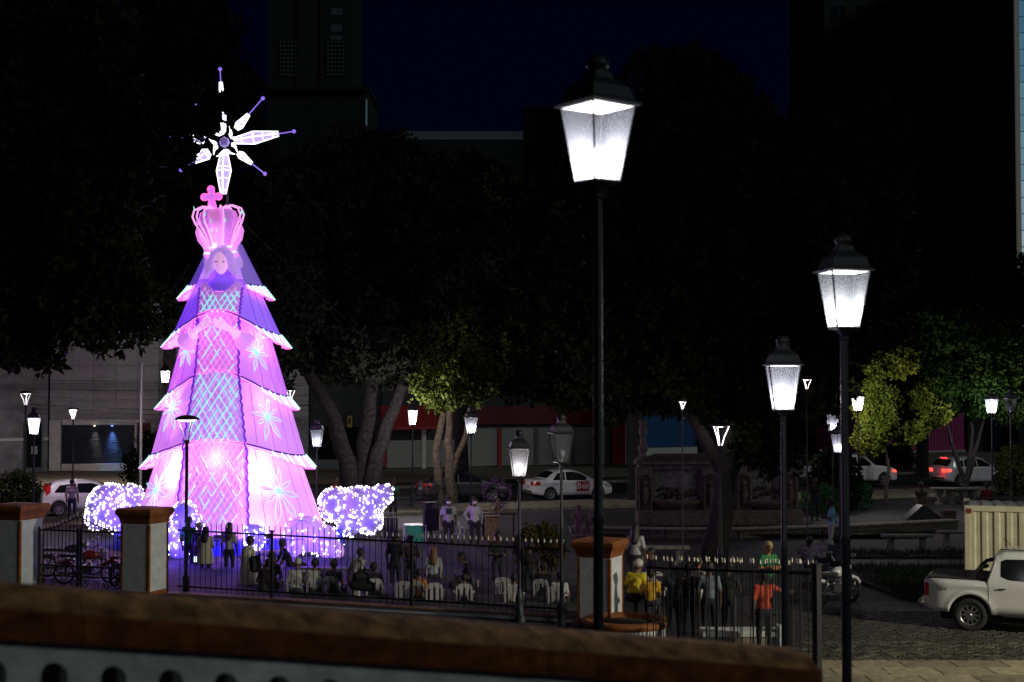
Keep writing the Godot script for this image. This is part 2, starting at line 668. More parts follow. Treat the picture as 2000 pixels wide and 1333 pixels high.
# look: {shirt, legs, shoe, skin, long (sleeves), short (legs), hair, hair_kind, build, scale, mask}
func person(label: String, x: float, d: float, yaw: float, pose: String, look: Dictionary, group := "", y := 0.0) -> Node3D:
	var t := thing("person", label, "person", P(x, d, y + floor_y(x, d)), yaw, group)
	var g := body_net(pose, look.get("build", 1.0))
	var skin: Color = look.get("skin", Color(0.16, 0.08, 0.05))
	var shirt: Color = look.get("shirt", Color(0.3, 0.3, 0.3))
	var legs: Color = look.get("legs", Color(0.02, 0.02, 0.03))
	var pal := [shirt, legs, skin if look.get("short", false) else legs, look.get("shoe", Color(0.03, 0.03, 0.03)), shirt, shirt if look.get("long", false) else skin, skin, Color(0.01, 0.01, 0.01), skin * Color(0.8, 0.5, 0.5), skin, skin * 0.5]
	var cols := PackedColorArray()
	for k in g.t:
		cols.append(pal[k])
	obj("body", mesh_of(g, cols), vmat("people"), t)
	var j := joints(pose)
	var nod := 0.28 if "phone" in pose else 0.04
	var kind: String = look.get("hair_kind", "short")
	var hc: Color = look.get("hair", Color(0.008, 0.006, 0.005))
	obj("cap" if kind == "cap" else "hair", hair_net(kind), mat("hair_" + hc.to_html(), hc.linear_to_srgb(), 0.6), t, j.d, Vector3(nod, 0, 0))
	if look.get("mask", false):
		var st := sf()
		ball(st, Vector3(0, -0.045, 0.052), Vector3(0.08, 0.062, 0.1), 14, 10)
		obj("face_mask", st, mat("mask", lin(0.75, 0.78, 0.8), 0.9), t, j.d, Vector3(nod, 0, 0))
	t.scale = Vector3.ONE * float(look.get("scale", 1.0))
	return t


func skirt_on(t: Node3D, called: String, prof: Array, c: Color, sx := 1.0, sz := 0.72) -> void:   # a dress or robe that hangs from the body
	var st := sf()
	st.set_smooth_group(1)
	var seg := 28
	for k in seg:
		for i in prof.size() - 1:
			var q := []
			for e in [[k, i], [k + 1, i], [k + 1, i + 1], [k, i + 1]]:
				var a: float = TAU * (e[0] % seg) / seg
				var p: Vector2 = prof[e[1]]
				var fold := 1.0 + 0.05 * sin(a * 7.0) * clampf((1.3 - p.y) * 1.2, 0.0, 1.0)
				q.append(Vector3(cos(a) * p.x * sx * fold, p.y, sin(a) * p.x * sz * fold))
			quad(st, q[0], q[1], q[2], q[3], (q[0] + q[2]) * Vector3(1, 0, 1))
	obj(called, st, mat("cloth_" + c.to_html(), c.linear_to_srgb(), 0.9), t)


# ------------------------------------------------------------------ vehicles, built along +x from the tail, wheels at y = 0
class Car:
	var length := 4.2
	var half := 0.86
	var belt := 0.92
	var top: Array = []       # the outline from tail to nose, (x, y)
	var bottom: Array = []
	var wheels: Array = [0.75, 3.3]
	var r := 0.31
	var arch := 0.37
	var tumble := 0.3


func car_top(c: Car, x: float) -> float:
	return along(c.top, x)


func car_low(c: Car, x: float) -> float:
	var y := along(c.bottom, x)
	for wx in c.wheels:
		var dx: float = absf(x - wx)
		if dx < c.arch:
			y = maxf(y, c.r + sqrt(c.arch * c.arch - dx * dx))
	return y


func car_half(c: Car, x: float, y: float) -> float:
	var w := c.half
	if y > c.belt:
		w -= (y - c.belt) * c.tumble
	if y < 0.5:
		w -= 0.07 * pow((0.5 - y) / 0.35, 2.0)
	w += 0.018 * exp(-pow((y - c.belt + 0.1) / 0.06, 2.0))
	for wx in c.wheels:   # the flares round the wheels
		var dd: float = absf(Vector2(x - wx, y - c.r).length() - c.arch - 0.04)
		w += 0.022 * exp(-pow(dd / 0.05, 2.0))
	var e := minf(x, c.length - x)
	if e < 0.6:
		w -= 0.2 * pow(1.0 - e / 0.6, 2.4) * c.half / 0.86
	var t := along(c.top, x) - y
	if t < 0.07:
		w -= 0.05 * pow(1.0 - maxf(t, 0.0) / 0.07, 2.0)
	return w


func car_body(c: Car) -> SurfaceTool:
	var st := sf()
	st.set_smooth_group(1)
	var xs := []
	var n := int(c.length / 0.06)
	for i in n + 1:
		xs.append(c.length * i / n)
	for wx in c.wheels:
		for s in [-1.0, 1.0]:
			xs.append(wx + s * (c.arch - 0.0005))
			xs.append(wx + s * c.arch * 0.97)
			xs.append(wx + s * (c.arch + 0.0005))
	for p in c.top:
		xs.append(p.x)
	xs.sort()
	var rows := 12
	var grid := []
	for x in xs:
		var lo := car_low(c, x)
		var hi := car_top(c, x)
		var col := []
		for k in rows + 1:
			var y := lerpf(lo, hi, pow(float(k) / rows, 0.8))
			col.append(Vector3(x, y, car_half(c, x, y)))
		for k in range(1, 6):   # over the roof
			var z := lerpf(col[rows].z, -col[rows].z, k / 6.0)
			col.append(Vector3(x, hi + 0.035 * (1.0 - pow(z / col[rows].z, 2.0)), z))
		for k in rows + 1:
			var p: Vector3 = col[rows - k]
			col.append(Vector3(p.x, p.y, -p.z))
		grid.append(col)
	var m: int = grid[0].size()
	for i in grid.size() - 1:
		for k in m - 1:
			var q := [grid[i][k], grid[i + 1][k], grid[i + 1][k + 1], grid[i][k + 1]]
			var mid: Vector3 = (q[0] + q[2]) * 0.5
			quad(st, q[0], q[1], q[2], q[3], Vector3(0, mid.y - 0.7 if absf(mid.z) < c.half * 0.8 else 0.0, mid.z))
		quad(st, grid[i][0], grid[i + 1][0], grid[i + 1][m - 1], grid[i][m - 1], Vector3.DOWN)
	for e in [0, grid.size() - 1]:
		for k in m / 2:
			quad(st, grid[e][k], grid[e][k + 1], grid[e][m - 2 - k], grid[e][m - 1 - k], Vector3(-1 if e == 0 else 1, 0, 0))
	return st


# a piece that lies on the car's side: between two lines over a stretch of its length
func car_patch(st: SurfaceTool, c: Car, x0: float, x1: float, lo: Array, hi: Array, off: float, side: float, nx := 12, ny := 4) -> void:
	st.set_smooth_group(1)
	var g := []
	for i in nx + 1:
		var x := lerpf(x0, x1, float(i) / nx)
		var col := []
		for k in ny + 1:
			var y := lerpf(along(lo, x), along(hi, x), float(k) / ny)
			col.append(Vector3(x, y, side * (car_half(c, x, y) + off)))
		g.append(col)
	for i in nx:
		for k in ny:
			quad(st, g[i][k], g[i + 1][k], g[i + 1][k + 1], g[i][k + 1], Vector3(0, 0, side))


# a piece on the top surface (windscreen, rear glass, boot)
func car_top_patch(st: SurfaceTool, c: Car, x0: float, x1: float, inset: float, off: float) -> void:
	st.set_smooth_group(1)
	var nx := 6
	for i in nx:
		var q := []
		for e in [[i, -1], [i + 1, -1], [i + 1, 1], [i, 1]]:
			var x := lerpf(x0, x1, float(e[0]) / nx)
			var y := car_top(c, x)
			var z: float = (car_half(c, x, y) - inset) * e[1]
			q.append(Vector3(x, y + off, z))
		var nrm: Vector3 = (q[1] - q[0]).cross(Vector3(0, 0, 1))
		if nrm.y < 0.0:
			nrm = -nrm
		nrm = nrm.normalized() * off
		var mids := []
		for e in 2:
			mids.append((q[e] + q[3 - e]) * 0.5 + Vector3(0, 0.04, 0))
		for e in 4:
			q[e] += nrm - Vector3(0, off, 0)
		quad(st, q[0], q[1], mids[1] + nrm, mids[0] + nrm, nrm)
		quad(st, mids[0] + nrm, mids[1] + nrm, q[2], q[3], nrm)


func wheel_on(t: Node3D, at: Vector3, r: float, rim: float, spokes: int, side: float, rim_mat: Material) -> void:
	var w := Node3D.new()
	w.name = "wheel"
	t.add_child(w, true)
	w.position = at
	var ty := sf()
	var face := Transform3D(Basis(Vector3.RIGHT, PI / 2 * side), Vector3.ZERO)   # the lathe's up turns outwards
	lathe(ty, [Vector2(rim, -0.1), Vector2(r * 0.93, -0.1), Vector2(r, -0.06), Vector2(r, 0.06), Vector2(r * 0.95, 0.1), Vector2(rim * 1.06, 0.105), Vector2(rim, 0.08)], 26, face)
	obj("tyre", ty, mat("tyre", lin(0.012, 0.012, 0.013), 0.85), w)
	var ri := sf()
	lathe(ri, [Vector2(rim * 1.02, 0.06), Vector2(rim * 1.0, 0.085), Vector2(rim * 0.9, 0.08), Vector2(rim * 0.88, 0.02), Vector2(0, 0.01)], 24, face)
	var dark := sf()
	lathe(dark, [Vector2(rim * 0.87, 0.022), Vector2(0.0, 0.022)], 20, face)
	obj("rim_hollow", dark, mat("rim_dark", lin(0.01, 0.01, 0.01), 0.6), w)
	for k in spokes:
		var a := TAU * k / spokes
		var u := Vector3(cos(a), sin(a), 0)
		var v := Vector3(-sin(a), cos(a), 0)
		var z := 0.075 * side
		var s := PackedVector2Array([Vector2(rim * 0.12, -rim * 0.1), Vector2(rim * 0.92, -rim * 0.07), Vector2(rim * 0.92, rim * 0.07), Vector2(rim * 0.12, rim * 0.1)])
		prism(ri, s, minf(z, z * 0.5), maxf(z, z * 0.5), Transform3D(Basis(u, v, Vector3(0, 0, 1)), Vector3.ZERO))
	lathe(ri, [Vector2(rim * 0.2, 0.02), Vector2(rim * 0.2, 0.085), Vector2(0, 0.09)], 12, face)
	obj("rim", ri, rim_mat, w)


func glass_mat() -> StandardMaterial3D:
	var m := mat("car_glass", lin(0.006, 0.007, 0.009), 0.08)
	m.metallic_specular = 0.12
	return m


func paint(key: String, c: Color) -> StandardMaterial3D:
	var m := mat("paint_" + key, c, 0.32)
	m.clearcoat_enabled = true
	m.clearcoat = 0.8
	m.clearcoat_roughness = 0.06
	return m


# the parts that every car shares; `spec` holds what differs
func car(label: String, cat: String, c: Car, at: Vector3, yaw: float, pm: Material, spec: Dictionary, group := "") -> Node3D:
	var t := thing(spec.get("name", "parked_car"), label, cat, at, yaw, group)
	obj("body", car_body(c), pm, t)
	var under := sf()
	box(under, Vector3(c.length * 0.5, 0.4, 0), Vector3(c.length - 0.7, 0.34, c.half * 2.0 - 0.5), 0.03)
	obj("underbody", under, mat("under", lin(0.008, 0.008, 0.008), 0.9), t)
	for w in spec.get("windows", []):
		for s in [1.0, -1.0]:
			var st := sf()
			car_patch(st, c, w[0], w[1], w[2], w[3], 0.006, s)
			obj("window", st, glass_mat(), t)
	for w in spec.get("glass", []):
		var st := sf()
		car_top_patch(st, c, w[0], w[1], 0.07, 0.008)
		obj("windscreen" if w[0] > c.length * 0.45 else "rear_window", st, glass_mat(), t)
	for dline in spec.get("seams", []):
		for s in [1.0, -1.0]:
			var st := sf()
			car_patch(st, c, dline - 0.007, dline + 0.007, [Vector2(0, 0.32), Vector2(9, 0.32)], [Vector2(0, c.belt - 0.01), Vector2(9, c.belt - 0.01)], 0.003, s, 1, 8)
			obj("door_seam", st, mat("seam", lin(0.02, 0.02, 0.02), 0.9), t)
	for h in spec.get("handles", []):
		for s in [1.0, -1.0]:
			var st := sf()
			box(st, Vector3(h, c.belt - 0.12, s * (car_half(c, h, c.belt - 0.12) + 0.018)), Vector3(0.17, 0.03, 0.03), 0.01)
			obj("door_handle", st, spec.get("handle_mat", mat("handle", lin(0.03, 0.03, 0.03), 0.4)), t)
	for w in c.wheels:
		for s in [1.0, -1.0]:
			wheel_on(t, Vector3(w, c.r, s * (c.half - 0.1)), c.r, c.r * spec.get("rim", 0.66), spec.get("spokes", 7), s, spec.get("rim_mat", mat("alloy", lin(0.45, 0.45, 0.47), 0.3, 0.9)))
	for l in spec.get("lamps", []):   # [name, x0, x1, y0, y1, material]
		for s in [1.0, -1.0]:
			var st := sf()
			car_patch(st, c, l[1], l[2], [Vector2(l[1], l[3]), Vector2(l[2], l[3] + l[6])], [Vector2(l[1], l[4]), Vector2(l[2], l[4] + l[7])], 0.012, s, 6, 4)
			var rear: bool = l[1] < c.length * 0.5
			var xe: float = 0.0 if rear else c.length
			if (l[1] < 0.02 and rear) or (l[2] > c.length - 0.02 and not rear):   # it wraps round the corner
				var o := -0.012 if rear else 0.012
				var ys := [l[3], l[4]] if rear else [l[3] + l[6], l[4] + l[7]]
				var za: float = s * (car_half(c, xe, ys[0]) + 0.012)
				var zb := za * 0.62
				quad(st, Vector3(xe + o, ys[0], za), Vector3(xe + o, ys[1], za), Vector3(xe + o, ys[1], zb), Vector3(xe + o, ys[0], zb), Vector3(o, 0, 0))
			obj(l[0], st, l[5], t)
	for mx in spec.get("mirrors", []):
		for s in [1.0, -1.0]:
			var st := sf()
			box(st, Vector3(mx, c.belt + 0.08, s * (c.half + 0.07)), Vector3(0.11, 0.13, 0.17), 0.035)
			obj("mirror", st, pm, t)
	for s in [[0.02, -0.016, -1.0], [c.length, 0.016, 1.0]]:
		var st := sf()
		box(st, Vector3(s[0] + s[1], along(c.bottom, s[0]) + 0.28, 0), Vector3(0.012, 0.12, 0.42), 0.004)
		obj("number_plate", st, mat("plate", lin(0.3, 0.3, 0.3), 0.5), t)
		var bs := sf()
		box(bs, Vector3(s[0] + s[1] * 0.6, along(c.bottom, s[0]) + 0.06, 0), Vector3(0.05, 0.1, c.half * 1.3), 0.02)
		obj("bumper_trim", bs, mat("trim", lin(0.02, 0.02, 0.02), 0.7), t)
	return t


func text_on(parent: Node3D, words: String, size: float, at: Vector3, rot: Vector3, m: Material, bold := true, called := "lettering") -> void:
	var tm := TextMesh.new()
	tm.text = words
	var f := SystemFont.new()
	f.font_names = PackedStringArray(["Droid Sans"])
	f.font_weight = 700 if bold else 400
	tm.font = f
	tm.font_size = 48
	tm.pixel_size = size / 48.0
	tm.depth = 0.012
	obj(called, tm, m, parent, at, rot)


func motorcycle(label: String, at: Vector3, yaw: float, c: Color, lit: bool) -> Node3D:
	var t := thing("motorcycle", label, "motorcycle", at, yaw, "")
	var met := mat("moto_metal", lin(0.25, 0.25, 0.26), 0.3, 0.9)
	var blk := mat("moto_black", lin(0.012, 0.012, 0.012), 0.5)
	var pm := paint("moto_" + c.to_html(), c)
	for x in [0.0, 1.27]:
		var w := Node3D.new()
		w.name = "wheel"
		t.add_child(w, true)
		w.position = Vector3(x, 0.3, 0)
		var st := sf()
		var face := Transform3D(Basis(Vector3.RIGHT, PI / 2), Vector3.ZERO)
		lathe(st, [Vector2(0.24, -0.04), Vector2(0.285, -0.04), Vector2(0.3, 0), Vector2(0.285, 0.04), Vector2(0.24, 0.04), Vector2(0.24, -0.04)], 24, face)
		obj("tyre", st, mat("tyre", Color.BLACK), w)
		var sp := sf()
		for k in 6:
			bar(sp, Vector3.ZERO, Vector3(cos(TAU * k / 6), sin(TAU * k / 6), 0) * 0.24, 0.012, 5)
		lathe(sp, [Vector2(0.05, -0.05), Vector2(0.05, 0.05), Vector2(0, 0.05)], 10, face)
		obj("rim", sp, met, w)
	var fr := sf()
	tube(fr, [Vector3(1.0, 0.88, 0), Vector3(0.75, 0.6, 0), Vector3(0.55, 0.32, 0), Vector3(0.3, 0.32, 0)], [0.025, 0.025, 0.025, 0.025], 6)
	for s in [-1.0, 1.0]:
		bar(fr, Vector3(0.0, 0.3, 0.07 * s), Vector3(0.4, 0.34, 0.06 * s), 0.02)
		bar(fr, Vector3(0.02, 0.32, 0.08 * s), Vector3(0.16, 0.68, 0.08 * s), 0.022)
		bar(fr, Vector3(1.27, 0.3, 0.07 * s), Vector3(0.99, 0.95, 0.08 * s), 0.022)
	obj("frame", fr, blk, t)
	var en := sf()
	box(en, Vector3(0.6, 0.4, 0), Vector3(0.34, 0.26, 0.24), 0.05)
	lathe(en, [Vector2(0.1, 0), Vector2(0.1, 0.14), Vector2(0.06, 0.16), Vector2(0, 0.16)], 12, Transform3D(Basis(Vector3.FORWARD, 0.5), Vector3(0.68, 0.45, 0)))
	obj("engine", en, met, t)
	var ex := sf()
	tube(ex, [Vector3(0.65, 0.32, 0.14), Vector3(0.4, 0.25, 0.16), Vector3(-0.1, 0.34, 0.17)], [0.025, 0.04, 0.05], 8)
	obj("exhaust", ex, met, t)
	var tank := sf()
	ball(tank, Vector3(0.72, 0.8, 0), Vector3(0.26, 0.13, 0.14), 14, 8)
	obj("tank", tank, pm, t)
	var seat := sf()
	box(seat, Vector3(0.22, 0.78, 0), Vector3(0.72, 0.09, 0.24), 0.04, Basis(Vector3(0, 0, 1), -0.06))
	obj("seat", seat, blk, t)
	for k in [[1.27, 0.33, 0.5, 2.6], [0.0, 0.33, 0.7, 2.5]]:
		var fd := sf()
		var pts := []
		for i in 8:
			var a: float = lerpf(k[2], k[3], i / 7.0)
			pts.append(Vector3(k[0] + cos(a) * k[1], 0.3 + sin(a) * k[1], 0))
		tube(fd, pts, [0.045], 5)
		obj("mudguard", fd, pm, t)
	var hb := sf()
	tube(hb, [Vector3(0.8, 1.02, 0.36), Vector3(0.92, 1.04, 0.2), Vector3(0.97, 0.98, 0), Vector3(0.92, 1.04, -0.2), Vector3(0.8, 1.02, -0.36)], [0.016], 6)
	obj("handlebar", hb, blk, t)
	for s in [-1.0, 1.0]:
		var mi := sf()
		bar(mi, Vector3(0.88, 1.03, 0.26 * s), Vector3(0.84, 1.2, 0.34 * s), 0.008, 5)
		ball(mi, Vector3(0.83, 1.24, 0.36 * s), Vector3(0.025, 0.05, 0.075), 10, 6)
		obj("mirror", mi, met, t)
	var hl := sf()
	ball(hl, Vector3(1.08, 0.9, 0), Vector3(0.09, 0.1, 0.1), 12, 8)
	obj("headlight", hl, mat("moto_lamp", lin(0.6, 0.6, 0.62), 0.1, 0.6), t)
	var tl := sf()
	box(tl, Vector3(-0.17, 0.76, 0), Vector3(0.05, 0.07, 0.14), 0.02)
	obj("tail_light", tl, mat("tail_red", lin(0.35, 0.01, 0.008), 0.25), t)
	return t


# ------------------------------------------------------------------ lamps
# a lantern on a post; `foot` is the ground under it, `hang` the height of the lantern's lower edge
func lantern(label: String, x: float, d: float, hang: float, yaw: float, energy: float, tint := Color(1.0, 0.96, 0.97), post_r := 0.038, group := "lantern posts round the square") -> Node3D:
	var t := thing("street_lamp", label, "street lamp", P(x, d), yaw, group)
	var iron := mat("lamp_iron", lin(0.035, 0.04, 0.045), 0.5, 0.3)
	var st := sf()
	lathe(st, [Vector2(0.16, 0), Vector2(0.16, 0.1), Vector2(0.11, 0.16), Vector2(0.085, 0.5), Vector2(0.1, 0.55), Vector2(0.07, 0.62), Vector2(post_r * 1.25, 0.75)], 12)
	obj("base", st, iron, t)
	st = sf()
	lathe(st, [Vector2(post_r * 1.2, 0.74), Vector2(post_r, hang * 0.6), Vector2(post_r, hang * 0.6), Vector2(post_r * 1.3, hang * 0.6 + 0.03), Vector2(post_r * 0.95, hang * 0.6 + 0.08), Vector2(post_r * 0.9, hang - 0.2), Vector2(post_r * 0.9, hang - 0.15)], 12)
	obj("post", st, iron, t)
	st = sf()
	lathe(st, [Vector2(0.04, hang - 0.16), Vector2(0.07, hang - 0.13), Vector2(0.045, hang - 0.1), Vector2(0.11, hang - 0.03), Vector2(0.2, hang - 0.012), Vector2(0.2, hang), Vector2(0, hang)], 4, Transform3D(Basis(Vector3.UP, PI / 4), Vector3.ZERO), -1)
	obj("cup", st, iron, t)
	var b := 0.135
	var w := 0.225
	var h := 0.64
	st = sf()
	for k in 4:
		var a := PI / 4 + k * PI / 2
		var c := Vector3(cos(a), 0, sin(a)) * sqrt(2.0)
		var e := Vector3(cos(a + PI / 2), 0, sin(a + PI / 2)) * sqrt(2.0)
		bar(st, c * b + Vector3.UP * hang, c * w + Vector3.UP * (hang + h), 0.011, 4)
		bar(st, c * w + Vector3.UP * (hang + h), e * w + Vector3.UP * (hang + h), 0.012, 4)
		bar(st, c * b + Vector3.UP * hang, e * b + Vector3.UP * hang, 0.011, 4)
	obj("lantern_frame", st, iron, t)
	var pane := mat("lamp_pane", Color(0.5, 0.52, 0.55, 0.22), 1.0)
	pane.specular_mode = BaseMaterial3D.SPECULAR_DISABLED
	pane.transparency = BaseMaterial3D.TRANSPARENCY_ALPHA
	for k in 4:
		st = sf()
		st.set_smooth_group(-1)
		var a := PI / 4 + k * PI / 2
		var c := Vector3(cos(a), 0, sin(a)) * sqrt(2.0)
		var e := Vector3(cos(a + PI / 2), 0, sin(a + PI / 2)) * sqrt(2.0)
		quad(st, c * b * 0.98 + Vector3.UP * (hang + 0.01), e * b * 0.98 + Vector3.UP * (hang + 0.01), e * w * 0.98 + Vector3.UP * (hang + h - 0.01), c * w * 0.98 + Vector3.UP * (hang + h - 0.01), c + e)
		obj("pane", st, pane, t)
	st = sf()
	var y := hang + h
	lathe(st, [Vector2(0.37, y - 0.005), Vector2(0.385, y + 0.012), Vector2(0.33, y + 0.03), Vector2(0.31, y + 0.06), Vector2(0.27, y + 0.15), Vector2(0.2, y + 0.2), Vector2(0.14, y + 0.23), Vector2(0.11, y + 0.29)], 4, Transform3D(Basis(Vector3.UP, PI / 4), Vector3.ZERO), -1)
	var roof := obj("roof", st, iron, t)
	st = sf()
	lathe(st, [Vector2(0.085, y + 0.28), Vector2(0.085, y + 0.33), Vector2(0.1, y + 0.335), Vector2(0.1, y + 0.37), Vector2(0.085, y + 0.4), Vector2(0.05, y + 0.43), Vector2(0, y + 0.44)], 14)
	obj("finial", st, iron, roof)
	st = sf()
	lathe(st, [Vector2(0.3, y - 0.012), Vector2(0.02, y - 0.012)], 4, Transform3D(Basis(Vector3.UP, PI / 4), Vector3.ZERO), -1)
	obj("reflector", st, mat("lamp_white", lin(0.6, 0.6, 0.6), 0.4), t)
	st = sf()
	bar(st, Vector3(0, hang, 0), Vector3(0, hang + 0.07, 0), 0.035, 10)
	obj("socket", st, mat("lamp_white", Color.WHITE), t)
	st = sf()
	lathe(st, [Vector2(0, hang + 0.07), Vector2(0.05, hang + 0.075), Vector2(0.085, hang + 0.13), Vector2(0.09, hang + 0.2), Vector2(0.07, hang + 0.26), Vector2(0, hang + 0.3)], 14)
	if energy > 0.0:
		obj("bulb", st, mat("bulb_lit", lin(0.8, 0.8, 0.8), 0.4, 0.0, Color(1, 0.98, 1.0), 9.0), t)
		omni(t, Vector3(0, hang + 0.18, 0), tint, energy, 0.08)
	else:
		obj("bulb", st, mat("bulb_off", lin(0.3, 0.32, 0.4), 0.3), t)
	return t


# a modern post lamp: a round lid on three glowing struts
func lid_lamp(label: String, x: float, d: float, top: float, width: float, lit_lid: bool, energy: float, glow := 2.2, group := "post lamps with a round lid") -> Node3D:
	var t := thing("post_lamp", label, "street lamp", P(x, d), 0.0, group)
	var iron := mat("post_iron", lin(0.012, 0.012, 0.015), 0.6, 0.2)
	var h := width * 0.95
	var st := sf()
	var pr := minf(0.05, width * 0.075)
	lathe(st, [Vector2(pr * 2, 0), Vector2(pr * 2, 0.5), Vector2(pr * 1.1, 0.55), Vector2(pr, top - h - 0.12), Vector2(pr * 1.7, top - h - 0.06), Vector2(pr * 1.7, top - h), Vector2(0, top - h)], 12)
	obj("post", st, iron, t)
	st = sf()
	lathe(st, [Vector2(width * 0.55, top - 0.01), Vector2(width * 0.57, top), Vector2(width * 0.5, top + 0.05), Vector2(width * 0.3, top + 0.1), Vector2(0, top + 0.12)], 24)
	obj("lid", st, iron, t)
	st = sf()
	lathe(st, [Vector2(0, top - 0.06), Vector2(width * 0.3, top - 0.045), Vector2(width * 0.46, top - 0.016), Vector2(0, top - 0.012)], 20)
	obj("light_panel", st, mat("lid_glow", lin(0.8, 0.8, 0.8), 0.4, 0.0, Color(1.0, 0.93, 0.98), 5.0) if lit_lid else mat("lid_dim", lin(0.5, 0.5, 0.5), 0.4), t)
	for k in 3:
		st = sf()
		var a := 0.35 + TAU * k / 3 + (0.5 if lit_lid else 0.0)
		var c := Vector3(cos(a), 0, sin(a))
		tube(st, [c * minf(0.06, width * 0.1) + Vector3.UP * (top - h), c * width * 0.2 + Vector3.UP * (top - h * 0.6), c * width * 0.44 + Vector3.UP * (top - 0.03)], [0.012 * width * 2.2], 5)
		obj("light_strut", st, mat("strut_dim", lin(0.4, 0.4, 0.42), 0.3, 0.5) if lit_lid else mat("strut_glow_%.1f" % glow, lin(0.8, 0.8, 0.8), 0.4, 0.0, Color(1.0, 0.9, 0.94), glow), t)
	if energy > 0.0:
		omni(t, Vector3(0, top - 0.1, 0), Color(1.0, 0.93, 0.96), energy, 0.1)
	return t


# ------------------------------------------------------------------ the statue of cloth and lights
# widths by height above the ground: tiers run from the hem (wide) to the neck
var tiers := [
	{"y0": 0.35, "y1": 3.5, "w0": 3.32, "w1": 2.28, "rise": 0.0},
	{"y0": 3.1, "y1": 5.6, "w0": 2.62, "w1": 1.95, "rise": 0.62},
	{"y0": 5.15, "y1": 7.75, "w0": 2.08, "w1": 1.38, "rise": 0.9},
	{"y0": 7.3, "y1": 9.2, "w0": 1.84, "w1": 1.02, "rise": 0.8},
	{"y0": 9.0, "y1": 10.5, "w0": 1.28, "w1": 0.55, "rise": 0.0},
]


func lean_x(y: float) -> float:
	return -0.02 * y


func tier_point(k: int, a: float, u: float, off := 0.0) -> Vector3:   # a = 0 towards the viewer, u = 0 at the hem
	var t: Dictionary = tiers[k]
	var hem: float = t.y0 + t.rise * pow(maxf(cos(a), 0.0), 3.0)
	var y := lerpf(hem, t.y1, u)
	var r := lerpf(t.w0, t.w1, (y - t.y0) / (t.y1 - t.y0)) + off
	r *= 1.0 + 0.012 * sin(a * 22.0) * (1.0 - u)
	return Vector3(lean_x(y) + sin(a) * r, y, cos(a) * r)


func front(k: int, x: float, y: float, off: float) -> Vector3:   # the tier's front at a place across it
	var t: Dictionary = tiers[k]
	var r := lerpf(t.w0, t.w1, (y - t.y0) / (t.y1 - t.y0))
	var dx := x - lean_x(y)
	return Vector3(x, y, sqrt(maxf(r * r - dx * dx, 0.01)) + off)


func panel_half(y: float) -> float:
	return along([Vector2(0, 1.3), Vector2(1.0, 1.22), Vector2(3.66, 1.03), Vector2(6.0, 0.73), Vector2(7.4, 0.7), Vector2(7.9, 0.72), Vector2(9.2, 0.74)], y)


func hem_y(k: int, x: float) -> float:   # where tier k's lower edge passes in front, by x
	var t: Dictionary = tiers[k]
	var s := clampf((x - lean_x(t.y0)) / t.w0, -1.0, 1.0)
	return t.y0 + t.rise * pow(sqrt(1.0 - s * s), 3.0)


func cloth(key: String, c: Color, glow: Color, e: float) -> StandardMaterial3D:
	var m := mat(key, c, 0.85, 0.0, glow.linear_to_srgb(), e)
	if not m.heightmap_enabled:
		m.heightmap_enabled = true
		m.heightmap_texture = noise_texture("weave", 0.06, 0.0, 3)
		m.heightmap_scale = 1.2
		m.uv1_triplanar = true
		m.uv1_scale = Vector3(0.7, 0.12, 0.7)
	return m


func led(key: String, c: Color, e: float) -> StandardMaterial3D:
	return mat("led_" + key, Color(0.7, 0.7, 0.7), 0.4, 0.0, c.linear_to_srgb(), e)


